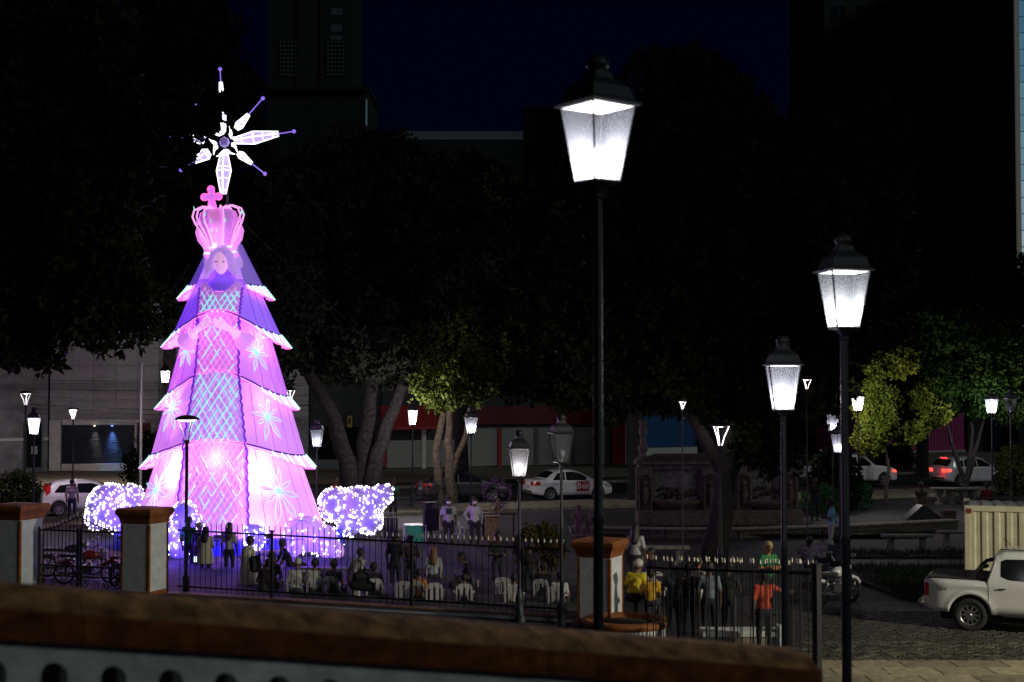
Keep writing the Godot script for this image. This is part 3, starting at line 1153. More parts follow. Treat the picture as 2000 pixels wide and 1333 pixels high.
func statue(at: Vector3) -> void:
	var t := thing("illuminated_statue", "giant glowing purple robed statue with crown, made of cloth and light strings", "statue", at)
	var glows := [Color(0.9, 0.34, 1.0), Color(0.72, 0.22, 0.97), Color(0.55, 0.1, 0.9), Color(0.14, 0.035, 0.62), Color(0.07, 0.03, 0.34)]
	var power := [0.78, 0.82, 0.92, 1.3, 1.1]
	var seg := 72
	for k in 5:
		var st := sf()
		st.set_smooth_group(1)
		var rows := 8
		for s in seg:
			var a0 := -PI + TAU * s / seg
			var a1 := -PI + TAU * (s + 1) / seg
			if k >= 3 and absf(a0 + a1) * 0.5 < 0.42 + (0.25 if k == 4 else 0.0):
				continue   # the veil stands open in front
			for i in rows:
				var q := [tier_point(k, a0, float(i) / rows), tier_point(k, a1, float(i) / rows), tier_point(k, a1, float(i + 1) / rows), tier_point(k, a0, float(i + 1) / rows)]
				quad(st, q[0], q[1], q[2], q[3], (q[0] + q[2]) * Vector3(1, 0, 1))
		var skirt := obj("veil" if k == 4 else "mantle" if k == 3 else "skirt_tier", st, cloth("cloth_tier_%d" % k, lin(0.6, 0.42, 0.68), glows[k], power[k]), t)
		# seams and folds of the cloth
		var sm := sf()
		for s in 24:
			var a := -PI + TAU * s / 24.0 + 0.06
			if k >= 3 and absf(a) < 0.75:
				continue
			if absf(sin(a) * tiers[k].w0) < 1.3 and cos(a) > 0:
				continue
			tube(sm, [tier_point(k, a, 0.04, 0.006), tier_point(k, a, 0.5, 0.006), tier_point(k, a, 0.98, 0.006)], [0.011], 4, false)
		obj("seam", sm, mat("cloth_seam_%d" % k, lin(0.3, 0.15, 0.4), 0.9, 0.0, (glows[k] * Color(0.7, 0.6, 0.9)).linear_to_srgb(), power[k] * 0.7), skirt)
		if k == 0:
			continue
		# the frill that hangs from the hem, flaring outwards and lower towards the sides
		var fr := sf()
		fr.set_smooth_group(1)
		var edge := []
		var lip := []
		var n := 96
		for s in n + 1:
			var a := -PI + TAU * s / n
			var side := pow(absf(sin(a)), 4.0)
			var p := tier_point(k, a, 0.0)
			var rip := 0.07 * sin(a * 26.0)
			var o := Vector3(sin(a), 0, cos(a))
			edge.append(p + o * 0.02)
			lip.append(p + o * (0.05 + 0.27 * side + rip * (0.25 + side)) - Vector3.UP * (0.07 + 0.42 * side))
		for s in n:
			var a := -PI + TAU * (s + 0.5) / n
			if k == 4 and absf(a) < 0.75:
				continue
			if absf(sin(a)) * tiers[k].w0 < panel_half(tiers[k].y0) and cos(a) > 0:
				continue
			quad(fr, edge[s], edge[s + 1], lip[s + 1], lip[s], Vector3(sin(a), 0, cos(a)))
		var frill := obj("frill", fr, cloth("frill_%d" % mini(k, 3), lin(0.8, 0.6, 0.8), Color(1.0, 0.42, 1.0), [0, 1.1, 0.95, 0.9, 0.5][k]), t)
		for e in 2:
			var ln := sf()
			var run := []
			for s in n + 1:
				var a := -PI + TAU * s / n
				if k == 4 and absf(a) < 0.75:
					if run.size() > 1:
						tube(ln, run, [0.03], 4)
					run = []
					continue
				run.append((lip[s] if e else edge[s] + Vector3(sin(a), 0, cos(a)) * 0.03))
			tube(ln, run, [0.03], 4)
			obj("rope_light" if e else "fringe", ln, led("pink", Color(1.0, 0.12, 0.75), 1.1) if e else mat("fringe_dark", lin(0.03, 0.01, 0.09), 0.9, 0.0, lin(0.04, 0.01, 0.2), 1.0), frill)
		# lines of light that zigzag inside the frill's ends
		var zz := sf()
		for s in n:
			var a := -PI + TAU * (s + 0.5) / n
			if absf(sin(a)) > 0.72 and s % 2 == 0 and cos(a) > -0.3:
				bar(zz, edge[s] + Vector3(sin(a), 0, cos(a)) * 0.04, lip[s + 1] + Vector3(sin(a), 0, cos(a)) * 0.03, 0.022, 4)
		obj("light_string", zz, led("ice", Color(0.45, 0.95, 1.0), 1.3), frill)
	# the front panel, one length of it on each tier, and its strings of light
	var spans := [[0, 0.4, 99], [1, 98, 99], [2, 98, 99], [3, 98, 9.15]]
	for k in 4:
		var st := sf()
		st.set_smooth_group(1)
		var nx := 14
		var ny := 10
		var g := []
		for i in nx + 1:
			var col := []
			for j in ny + 1:
				var s := -1.0 + 2.0 * i / nx
				var base := 0.4 if k == 0 else hem_y(k, s * panel_half(tiers[k].y0 + 0.3) + lean_x(tiers[k].y0))
				var roof: float = 9.05 if k == 3 else hem_y(k + 1, s * panel_half(tiers[k + 1].y0)) + 0.12
				if k == 3:
					roof = 9.12 - 0.42 * maxf(0.0, 1.0 - pow(s / 0.66, 2.0))
				var y := lerpf(base, roof, float(j) / ny)
				col.append(front(k, s * panel_half(y) + lean_x(y), y, 0.07 if k < 3 else 0.02))
			g.append(col)
		for i in nx:
			for j in ny:
				quad(st, g[i][j], g[i + 1][j], g[i + 1][j + 1], g[i][j + 1], Vector3(0, 0.2, 1))
		var pan := obj("bodice" if k == 3 else "front_panel", st, cloth("panel_%d" % k, lin(0.62, 0.4, 0.66), [Color(0.78, 0.2, 0.95), Color(0.5, 0.2, 0.85), Color(0.8, 0.11, 0.85), Color(0.42, 0.14, 0.75)][k], [0.55, 0.62, 0.66, 0.62][k]), t)
		# a lattice of light tubes, whole on the bodice and the second tier, broken into dashes elsewhere
		var ls := sf()
		var y0: float = tiers[k].y0 + (0.2 if k == 0 else tiers[k].rise * 0.9)
		var y1: float = 8.9 if k == 3 else tiers[k + 1].y0 + tiers[k + 1].rise + 0.02
		var dense: bool = k == 1 or k == 3
		var pitch := 0.2 if k == 3 else 0.27 if k == 1 else 0.4
		for dirn in [1.0, -1.0]:
			for q in range(-14, 15):
				var y := y0
				while y < y1:
					var ln := rng.randf_range(0.16, 0.34) if dense else rng.randf_range(0.18, 0.5)
					var skip := rng.randf() < ((0.08 if k == 3 else 0.15) if dense else 0.45)
					var xa: float = q * pitch + dirn * (y - y0) * 0.62
					var xb: float = q * pitch + dirn * (y + ln - y0) * 0.62
					var ha := panel_half(y) * 0.93
					if not skip and absf(xa) < ha and absf(xb) < ha and y + ln < y1:
						if (k < 3 and y + ln < hem_y(k + 1, xb) + 0.08) or (k == 3 and y + ln < 8.62 + absf(xb) * 0.7):
							bar(ls, front(k, xa + lean_x(y), y, 0.11 if k < 3 else 0.05), front(k, xb + lean_x(y + ln), y + ln, 0.11 if k < 3 else 0.05), 0.017 if dense else 0.015, 4)
					y += ln + (0.03 if dense else 0.12)
		var stitch := sf()   # the panel's own fine diagonal quilting
		for dirn in [1.0, -1.0]:
			for q in range(-16, 17):
				var run := []
				for i in 24:
					var y := lerpf(y0, y1, i / 23.0)
					var x: float = q * 0.21 + dirn * (y - y0) * 0.62
					if absf(x) < panel_half(y) * 0.96 and ((k < 3 and y < hem_y(k + 1, x) + 0.08) or (k == 3 and y < 8.62 + absf(x) * 0.7)):
						run.append(front(k, x + lean_x(y), y, 0.085 if k < 3 else 0.03))
				if run.size() > 2:
					tube(stitch, run, [0.009], 3, false)
		stuff(obj("quilting", stitch, mat("quilting", lin(0.7, 0.5, 0.7), 0.8, 0.0, lin(0.85, 0.42, 0.95), 0.8), pan))
		stuff(obj("light_string", ls, led("cyan", Color(0.12, 0.85, 0.62), 1.05), pan))
		# the panel's dark ruffled borders and its hem of light
		for s in [-1.0, 1.0]:
			var bd := sf()
			var pts := []
			for j in 26:
				var y := lerpf(0.45 if k == 0 else tiers[k].y0 + 0.25, y1, j / 25.0)
				pts.append(front(k, s * (panel_half(y) + 0.03 * sin(j * 2.4)) + lean_x(y), y, 0.1 if k < 3 else 0.04))
			tube(bd, pts, [0.035], 5)
			obj("ruffle", bd, mat("ruffle", lin(0.12, 0.03, 0.3), 0.9, 0.0, lin(0.1, 0.015, 0.42), 1.0), pan)
		var hm := sf()
		var pts2 := []
		for j in 17:
			var x: float = (-1.0 + j / 8.0) * panel_half(tiers[k].y0 + 0.3) + lean_x(tiers[k].y0)
			pts2.append(front(k, x, (0.42 if k == 0 else hem_y(k, x)) , 0.1))
		tube(hm, pts2, [0.022], 5)
		obj("rope_light", hm, led("pink", Color.WHITE, 1.0), pan)
	# star flowers on the skirts: eight petals of cloth outlined in light
	for f in [[0, 2.0, 1.95, 0.95], [0, -2.05, 2.0, 0.85], [1, 1.55, 4.45, 0.7], [1, -1.62, 4.75, 0.7], [2, 1.08, 6.65, 0.58], [2, -1.2, 6.75, 0.52]]:
		var k: int = f[0]
		var pet := sf()
		var ed := sf()
		var u0 := front(k, f[1] + 0.1, f[2], 0) - front(k, f[1], f[2], 0)
		var v0 := front(k, f[1], f[2] + 0.1, 0) - front(k, f[1], f[2], 0)
		var u := u0.normalized()
		var nrm := u.cross(v0).normalized()
		var v := nrm.cross(u).normalized()
		var c := front(k, f[1], f[2], 0.12)
		for p in 8:
			var a := PI / 8 + TAU * p / 8.0 + 0.12
			var ln: float = f[3] * (1.25 if p in [5, 6] else 0.9 if p % 2 else 0.75)
			var dd := u * cos(a) + v * sin(a)
			var w := (v * cos(a) - u * sin(a)) * ln * 0.11
			var tip := c + dd * ln
			var mid := c + dd * ln * 0.62
			pet.set_smooth_group(-1)
			quad(pet, c, mid - w + nrm * 0.02, tip, mid + nrm * 0.1, nrm)
			quad(pet, c, mid + nrm * 0.1, tip, mid + w + nrm * 0.02, nrm)
			tube(ed, [c + nrm * 0.05, mid - w + nrm * 0.05, tip + nrm * 0.03, mid + w + nrm * 0.05, c + nrm * 0.05], [0.013], 4)
		var fl := obj("star_flower", pet, cloth("flower", lin(0.7, 0.55, 0.75), Color(0.65, 0.3, 0.95), 0.55), t)
		obj("rope_light", ed, led("ice_green", Color(0.2, 0.95, 0.8), 1.0), fl)
	# lamps hidden under the hems, washing the cloth below them
	for l in [[0, -1.55, 2.75, 3.4], [0, 1.6, 2.7, 3.8], [0, 0.1, 3.2, 1.1], [0, -2.35, 0.9, 2.0], [0, 1.7, 0.9, 1.8], [1, -1.75, 5.0, 0.9], [1, 1.7, 5.0, 0.6], [2, -1.45, 7.15, 0.9], [2, 1.45, 7.15, 0.9]]:
		var p := front(l[0], l[1] + lean_x(l[2]), l[2], 0.5)
		var st := sf()
		ball(st, p, Vector3.ONE * 0.045, 8, 6)
		obj("hem_lamp", st, led("lamp", Color(1.0, 0.75, 1.0), 2.0), t)
		omni(t, p, Color(1.0, 0.66, 1.0), l[3], 0.05, 12.0)
	# neck and collar
	var st := sf()
	lathe(st, [Vector2(0.78, -0.3), Vector2(0.7, -0.1), Vector2(0.5, 0.06), Vector2(0.36, 0.14), Vector2(0.26, 0.3), Vector2(0.24, 0.5)], 28, Transform3D(Basis(), Vector3(-0.19, 9.06, 0.48)), 1, TAU, 0.0, 1.0, 0.9)
	obj("neck", st, cloth("neck", lin(0.35, 0.25, 0.7), Color(0.1, 0.025, 0.6), 0.8), t)
	st = sf()
	lathe(st, [Vector2(0.8, 0.0), Vector2(0.84, 0.04), Vector2(0.8, 0.08)], 28, Transform3D(Basis(Vector3.RIGHT, 0.3), Vector3(-0.19, 8.93, 0.45)), 1, TAU, 0.0, 0.82, 0.86)
	obj("neckline", st, led("pink", Color.WHITE, 1.0), t)
	# head: the same kind of face as the people have, at giant size, bowed
	var hn := head_net(false)
	var g2 := {"v": PackedVector3Array(), "i": hn.i}
	var face_at := Transform3D(Basis(Vector3.RIGHT, 0.12).scaled(Vector3(3.2, 3.4, 3.1)), Vector3(-0.17, 9.82, 0.92))
	var vv := PackedVector3Array()
	for p in hn.v:
		vv.append(face_at * p)
	g2.v = vv
	var face := obj("head", mesh_of(g2), mat("statue_skin", lin(0.85, 0.68, 0.8), 0.6, 0.0, lin(0.8, 0.36, 0.75), 0.75), t)
	# hair parted in the middle, over the crown of the head and down both sides
	var hb := [[Vector3(0, 0.06, -0.05), Vector3(0, 0.065, -0.02), 0.105, 0.1, 0]]
	for s in [-1.0, 1.0]:
		hb.append([Vector3(0.012 * s, 0.118, 0.05), Vector3(0.07 * s, 0.075, 0.065), 0.026, 0.03, 0])
		hb.append([Vector3(0.07 * s, 0.075, 0.065), Vector3(0.098 * s, 0.01, 0.045), 0.03, 0.03, 0])
		hb.append([Vector3(0.098 * s, 0.01, 0.045), Vector3(0.11 * s, -0.07, 0.03), 0.034, 0.036, 0])
		hb.append([Vector3(0.11 * s, -0.07, 0.03), Vector3(0.15 * s, -0.13, 0.02), 0.036, 0.026, 0])
	var hg := nets(hb, 0.011, 0.02)
	var hv := PackedVector3Array()
	for q in hg.v:
		hv.append(face_at * q)
	hg.v = hv
	obj("hair", mesh_of(hg), mat("statue_hair", lin(0.55, 0.42, 0.68), 0.6, 0.0, lin(0.4, 0.2, 0.7), 0.8), face)
	for s in [-1.0, 1.0]:
		var lid := sf()
		tube(lid, [face_at * Vector3(0.055 * s, 0.0, 0.086), face_at * Vector3(0.036 * s, -0.008, 0.097), face_at * Vector3(0.018 * s, -0.003, 0.092)], [0.01, 0.022, 0.01], 6)
		obj("eyelid", lid, mat("statue_lid", lin(0.2, 0.1, 0.4), 0.7), face)
		var hr := sf()
		for w in 7:
			var pts := []
			for i in 9:
				var f := i / 8.0
				pts.append(Vector3(-0.17 + s * (0.26 + 0.03 * w + f * (0.16 + 0.06 * w) + 0.05 * sin(f * 9.0 + w)), 10.12 - f * (0.8 + 0.06 * w) + 0.04 * cos(f * 8 + w), 1.05 - w * 0.07 - f * 0.2))
			tube(hr, pts, [0.03, 0.06, 0.065, 0.07, 0.065, 0.06, 0.055, 0.05, 0.03], 6)
		obj("hair", hr, mat("statue_hair", lin(0.55, 0.42, 0.68), 0.6, 0.0, lin(0.16, 0.08, 0.5), 0.6), t)
	# arms and hands, the fingertips meeting in front
	var b := []
	for s in [-1.0, 1.0]:
		var wr := Vector3(-0.2 + 0.55 * s, 7.42, 2.0)
		var tip := Vector3(-0.2 + 0.03 * s, 7.68, 2.28)
		b.append([Vector3(-0.2 + 0.92 * s, 7.0, 1.55), Vector3(-0.2 + 0.72 * s, 7.28, 1.82), 0.2, 0.15, 0])
		b.append([Vector3(-0.2 + 0.72 * s, 7.28, 1.82), wr, 0.14, 0.1, 0])
		b.append([wr, wr.lerp(tip, 0.45), 0.1, 0.12, 0])
		for k in 4:
			var o := Vector3(0, 0.11 - 0.075 * k, 0.03 * k)
			b.append([wr.lerp(tip, 0.5) + o, wr.lerp(tip, 0.98 - 0.04 * absf(k - 1.0)) + o * 0.9, 0.042, 0.028, 0])
		b.append([wr.lerp(tip, 0.2) + Vector3(0, 0.1, 0), wr.lerp(tip, 0.6) + Vector3(0, 0.24, -0.05), 0.045, 0.032, 0])
	obj("hands", mesh_of(nets(b, 0.026, 0.03)), mat("statue_hands", lin(0.85, 0.66, 0.75), 0.6, 0.0, lin(0.85, 0.38, 0.85), 0.95), t)
	for s in [-1.0, 1.0]:
		var cf := sf()
		lathe(cf, [Vector2(0.36, -0.3), Vector2(0.3, -0.1), Vector2(0.18, 0.1), Vector2(0.2, 0.16)], 18, Transform3D(Basis(Quaternion(Vector3.UP, Vector3(-0.55 * s, 0.55, 0.5).normalized())), Vector3(-0.2 + 0.83 * s, 7.14, 1.68)))
		obj("sleeve", cf, cloth("sleeve", lin(0.7, 0.5, 0.75), Color(0.7, 0.2, 0.95), 0.85), t)
	crown(t)
	# the blue plinth under it, with its floodlights
	st = sf()
	lathe(st, [Vector2(3.75, -0.5), Vector2(3.75, 0.42), Vector2(3.65, 0.45), Vector2(0, 0.45)], 40, Transform3D(), 1, TAU, 0.0, 1.05, 0.95)
	obj("plinth", st, mat("plinth_blue", lin(0.03, 0.05, 0.75), 0.7, 0.0, lin(0.0, 0.004, 0.2), 0.55), t)
	for x in [-2.6, -1.9, -0.7, 0.35, 1.9, 2.6]:
		st = sf()
		var p := Vector3(x, 0.58, sqrt(3.66 * 3.66 - x * x) + 0.16)
		box(st, p, Vector3(0.3, 0.2, 0.12), 0.03, Basis(Vector3.RIGHT, -0.5))
		bar(st, p - Vector3(0, 0.25, 0), p, 0.03)
		var fl := obj("floodlight", st, mat("flood_body", lin(0.02, 0.015, 0.02), 0.5), t)
		st = sf()
		box(st, p + Basis(Vector3.RIGHT, -0.5) * Vector3(0, 0, -0.065), Vector3(0.24, 0.15, 0.012), 0.004, Basis(Vector3.RIGHT, -0.5))
		obj("lens", st, led("flood", Color(0.9, 0.25, 1.0), 1.5), fl)
	var wire := sf()
	for e in [[Vector3(0.45, 11.2, 0.2), Vector3(4.5, 7.2, -3.0)], [Vector3(-0.7, 10.8, 0.2), Vector3(-4.5, 6.8, -3.5)]]:
		bar(wire, e[0], e[1], 0.012, 4)
	obj("guy_wire", wire, mat("wire", lin(0.012, 0.012, 0.014), 0.9), t)


func crown(t: Node3D) -> void:
	var c := Vector3(-0.3, 10.28, 0.45)
	var rot := Basis(Vector3(0, 0, 1), 0.05) * Basis(Vector3.RIGHT, 0.12)
	var xf := Transform3D(rot, c)
	var prof := [Vector2(0.42, 0.0), Vector2(0.46, 0.25), Vector2(0.6, 0.6), Vector2(0.8, 0.92), Vector2(0.88, 1.16), Vector2(0.8, 1.38), Vector2(0.5, 1.5), Vector2(0.05, 1.32)]
	var st := sf()
	lathe(st, [Vector2(0.5, -0.14), Vector2(0.58, -0.08), Vector2(0.58, 0.06), Vector2(0.48, 0.1)], 30, xf)
	var root := obj("crown", st, cloth("crown_band", lin(0.85, 0.6, 0.8), Color(1.0, 0.3, 0.85), 0.75), t)
	for e in [-0.13, 0.07]:
		st = sf()
		lathe(st, [Vector2(0.56, e - 0.03), Vector2(0.61, e), Vector2(0.56, e + 0.03)], 30, xf)
		obj("rope_light", st, led("ice", Color.WHITE, 1.0), root)
	for k in 8:   # cloth gores between the ribs, each its own tone
		st = sf()
		var gore := []
		for p in prof:
			gore.append(Vector2(p.x * (0.74 + 0.03 * (k % 2)), p.y * 0.93))
		lathe(st, gore, 5, xf, 1, TAU / 8 - 0.05, TAU * k / 8 + 0.025 + PI / 8)
		obj("gore", st, cloth("crown_gore_%d" % (k % 2), lin(0.75, 0.5, 0.78), [Color(0.6, 0.16, 0.85), Color(0.9, 0.2, 0.78)][k % 2], [0.42, 0.5][k % 2]), root)
	for k in 8:
		st = sf()
		var a := TAU * k / 8 + PI / 8
		var pts := []
		for i in 22:
			var f := i / 21.0 * (prof.size() - 1)
			var p: Vector2 = prof[int(f)].lerp(prof[mini(int(f) + 1, prof.size() - 1)], f - int(f))
			pts.append(xf * (Vector3(cos(a), 0, sin(a)) * (p.x + 0.02) + Vector3.UP * p.y))
		tube(st, pts, [0.035], 6)
		obj("rib", st, cloth("crown_rib", lin(0.85, 0.65, 0.8), Color(1.0, 0.4, 0.9), 0.85), root)
	var ar := sf()
	for k in 4:   # arms that curl out from the band
		var a := TAU * k / 4 + 0.55
		var o := Vector3(cos(a), 0, sin(a))
		var pts := []
		for f in [[0.55, 0.0], [0.7, 0.12], [0.92, 0.35], [1.05, 0.62], [1.02, 0.78]]:
			pts.append(xf * (o * f[0] + Vector3.UP * f[1]))
		tube(ar, pts, [0.05, 0.1, 0.11, 0.07, 0.03], 6)
		ball(ar, xf * (o * 1.0 + Vector3.UP * 0.95), Vector3.ONE * 0.075, 8, 6)
		ball(ar, xf * (o * 0.72 + Vector3.UP * -0.22), Vector3.ONE * 0.09, 8, 6)
	obj("ornament", ar, cloth("crown_arm", lin(0.85, 0.6, 0.8), Color(0.95, 0.25, 0.9), 0.8), root)
	st = sf()   # the little lights scattered on the ribs
	for k in 16:
		var a := rng.randf() * TAU
		var p: Vector2 = prof[rng.randi_range(2, 5)]
		var o := Vector3(cos(a), 0, sin(a)) * (p.x + 0.05) + Vector3.UP * p.y
		bar(st, xf * o, xf * (o + Vector3(0, 0.13, 0)), 0.018, 4)
	obj("light_string", st, led("cyan", Color.WHITE, 1.0), root)
	# the cross with rounded arms
	var cr := sf()
	# a lamp in the band that washes the gores from below
	var lamp_at := xf * Vector3(-0.05, 0.16, 0.62)
	st = sf()
	ball(st, lamp_at, Vector3.ONE * 0.05, 8, 6)
	obj("band_lamp", st, led("lamp", Color.WHITE, 1.0), root)
	omni(t, lamp_at, Color(1.0, 0.72, 1.0), 0.35, 0.05, 6.0)
	var base := xf * Vector3(-0.18, 1.36, 0)
	var poly := PackedVector2Array()
	for p in [[-0.16, 0.0], [0.16, 0.0], [0.09, 0.36]]:
		poly.append(Vector2(p[0], p[1]))
	for lobe in [[0.25, 0.46, -PI / 2, PI / 2], [0.0, 0.72, 0.0, PI], [-0.25, 0.46, PI / 2, PI * 1.5]]:
		for i in 9:
			var a: float = lerpf(lobe[2], lobe[3], i / 8.0)
			poly.append(Vector2(lobe[0] + cos(a) * 0.11, lobe[1] + sin(a) * 0.11))
		if lobe[0] > 0.1:
			poly.append(Vector2(0.09, 0.56))
		elif lobe[1] > 0.6:
			poly.append(Vector2(-0.09, 0.56))
	poly.append(Vector2(-0.09, 0.36))
	prism(cr, poly, -0.06, 0.06, Transform3D(rot, base))
	var cross := obj("cross", cr, cloth("cross", lin(0.7, 0.45, 0.75), Color(0.75, 0.16, 0.85), 0.75), root)
	var ol := sf()
	var pts := []
	for p in poly:
		pts.append(Transform3D(rot, base) * Vector3(p.x, p.y, 0.07))
	pts.append(pts[0])
	tube(ol, pts, [0.03], 5, false)
	obj("rope_light", ol, led("rose", Color(1.0, 0.12, 0.6), 1.2), cross)


func star(c: Vector3) -> void:
	var t := thing("lit_star", "white and lilac eight pointed star of lights hung above the statue's crown", "star", c)
	var fabric := cloth("star_cloth", lin(0.7, 0.6, 0.9), Color(0.62, 0.48, 1.0), 0.8)
	var st := sf()
	lathe(st, [Vector2(0, -0.2), Vector2(0.14, -0.12), Vector2(0.19, 0), Vector2(0.14, 0.12), Vector2(0, 0.2)], 8, Transform3D(), -1)
	obj("core", st, cloth("star_core", lin(0.5, 0.4, 0.8), Color(0.2, 0.12, 0.5), 0.25), t)
	# direction (degrees), reach to the end of the cloth, widest half-width, length of the spike
	for r in [[-90, 1.85, 0.25, 0.0], [8, 1.95, 0.22, 0.55], [174, 1.35, 0.15, 0.5], [214, 1.25, 0.2, 0.55], [-38, 1.25, 0.12, 0.6], [48, 1.3, 0.14, 0.75], [93, 2.1, 0.11, 0.45], [127, 1.45, 0.1, 0.4]]:
		var a := deg_to_rad(r[0])
		var d := Vector3(cos(a), sin(a), 0.08).normalized()
		var s := Vector3(-sin(a), cos(a), 0)
		var n := d.cross(s).normalized()
		var b0 := d * (0.36 if r[1] > 1.5 else 0.62)
		var rays := sf()
		rays.set_smooth_group(-1)
		var q := []
		for k in 4:
			var w: Vector3 = [s, n, -s, -n][k]
			q.append([b0 + w * r[2] * 0.45, d * lerpf(0.42, r[1], 0.42) + w * r[2], d * r[1] + w * r[2] * 0.34])
		for k in 4:
			var l := (k + 1) % 4
			var out: Vector3 = q[k][1] + q[l][1] - d * 2.0 * lerpf(0.42, r[1], 0.42)
			quad(rays, q[k][0], q[l][0], q[l][1], q[k][1], out)
			quad(rays, q[k][1], q[l][1], q[l][2], q[k][2], out)
		quad(rays, q[0][2], q[1][2], q[2][2], q[3][2], d)
		var ray := obj("ray", rays, fabric, t)
		var ln := sf()
		for k in 4:
			tube(ln, q[k], [0.026], 4)
			bar(ln, q[k][1], q[(k + 1) % 4][1], 0.018, 4)
		for i in 4:   # turns of the light string round the cloth
			var f := lerpf(0.12, 0.9, i / 3.0 + 0.06 * sin(i * 7.0 + r[0]))
			var loop := []
			for k in 5:
				var e: Array = q[k % 4]
				loop.append(e[0].lerp(e[1], f / 0.42) if f < 0.42 else e[1].lerp(e[2], (f - 0.42) / 0.58))
			tube(ln, loop, [0.013], 4)
		obj("light_string", ln, led("white", Color(0.9, 0.86, 1.0), 2.2), ray)
		if r[3] > 0.0:
			var sp := sf()
			bar(sp, d * r[1], d * (r[1] + r[3]), 0.022, 5)
			ball(sp, d * (r[1] + r[3]), Vector3.ONE * 0.07, 8, 6)
			obj("spike", sp, led("violet", Color(0.25, 0.13, 0.8), 1.0), ray)
	var inner := sf()   # short curled pieces round the core
	for k in 9:
		var a := TAU * k / 9.0 + 0.3
		var pts := []
		for i in 5:
			var f := a + (i - 2) * 0.13 * (1.0 if k % 2 else -1.0)
			pts.append(Vector3(cos(f), sin(f), 0.12) * (0.26 + 0.08 * i))
		tube(inner, pts, [0.02, 0.05 + 0.025 * (k % 3), 0.05, 0.03, 0.015], 5)
	obj("light_string", inner, led("white", Color.WHITE, 1.0), t)
	st = sf()
	bar(st, Vector3(0, 0, -0.1), Vector3(0.1, -3.6, -0.5), 0.05)
	obj("mast", st, mat("mast", lin(0.05, 0.05, 0.06), 0.6), t)


# a cloud of wire and netting hung with small white lights
func light_cloud(label: String, at: Vector3, lobes: Array, bulbs: int, glow: float, spill := 5.0, hue := Color(0.3, 0.16, 0.85)) -> void:
	var t := thing("light_cloud", label, "light decoration", at, 0.0, "clouds of lights round the statue's foot")
	var b := []
	for l in lobes:
		b.append([l[0], l[0] + Vector3(0.02, 0, 0), l[1], l[1], 0])
	var g := nets(b, 0.075, 0.12)
	var m := mesh_of(g)
	var net := cloth("cloud_net_%.2f" % glow, lin(0.4, 0.35, 0.75), hue, glow)
	obj("netting", m, net, t)
	var st := sf()
	var v: PackedVector3Array = g.v
	var n: PackedVector3Array = g.n
	var done := 0
	for q in bulbs * 5:
		if done >= bulbs:
			break
		var i := rng.randi() % v.size()
		if n[i].z < -0.35 or v[i].y + at.y < 0.05 or noise.get_noise_3d(v[i].x * 130 + at.x * 40, v[i].y * 130, v[i].z * 90) < rng.randf_range(-0.45, 0.1):
			continue
		done += 1
		var p := v[i] + n[i] * 0.05
		var r := 0.016 + 0.03 * pow(rng.randf(), 1.6)
		st.set_smooth_group(-1)
		for sx in [-1.0, 1.0]:
			for sy in [-1.0, 1.0]:
				for sz in [-1.0, 1.0]:
					tri(st, p + Vector3(r * sx, 0, 0), p + Vector3(0, r * 1.3 * sy, 0), p + Vector3(0, 0, r * sz), Vector3(sx, sy, sz))
	stuff(obj("fairy_lights", st, led("fairy", Color(0.93, 0.9, 1.0), 4.0), t))
	var wr := sf()
	for l in lobes:
		for k in 3:
			var pts := []
			var ax := Basis(Vector3(rng.randf() - 0.5, 1, rng.randf() - 0.5).normalized(), rng.randf() * TAU)
			for i in 17:
				var a := TAU * i / 16.0
				pts.append(l[0] + ax * Vector3(cos(a), sin(a), 0) * l[1] * 1.01)
			tube(wr, pts, [0.012], 4, false)
	obj("wire_frame", wr, mat("cloud_wire", lin(0.4, 0.4, 0.45), 0.5, 0.4), t)
	omni(t, Vector3(0, 0.7, 1.4), Color(0.36, 0.2, 1.0), spill, 0.3, 15.0)


# ------------------------------------------------------------------ trees
func leaf_sprig() -> ArrayMesh:
	if cache.has("sprig"):
		return cache.sprig
	var r := RandomNumberGenerator.new()
	r.seed = 5
	var st := sf()
	st.set_smooth_group(-1)
	for k in 7:
		var d := Vector3(r.randf_range(-1, 1), r.randf_range(-0.7, 0.7), r.randf_range(-1, 1)).normalized()
		var s := d.cross(Vector3(r.randf() - 0.5, 1, r.randf() - 0.5)).normalized() * 0.24
		var n := d.cross(s).normalized() * 0.09
		var a := d * 0.15
		var m := d * 0.62 + n
		var e := d * 1.05
		tri(st, a, m - s, m, n)
		tri(st, m - s, e, m, n)
		tri(st, a, m, m + s, n)
		tri(st, m, e, m + s, n)
	cache.sprig = fin(st)
	return cache.sprig


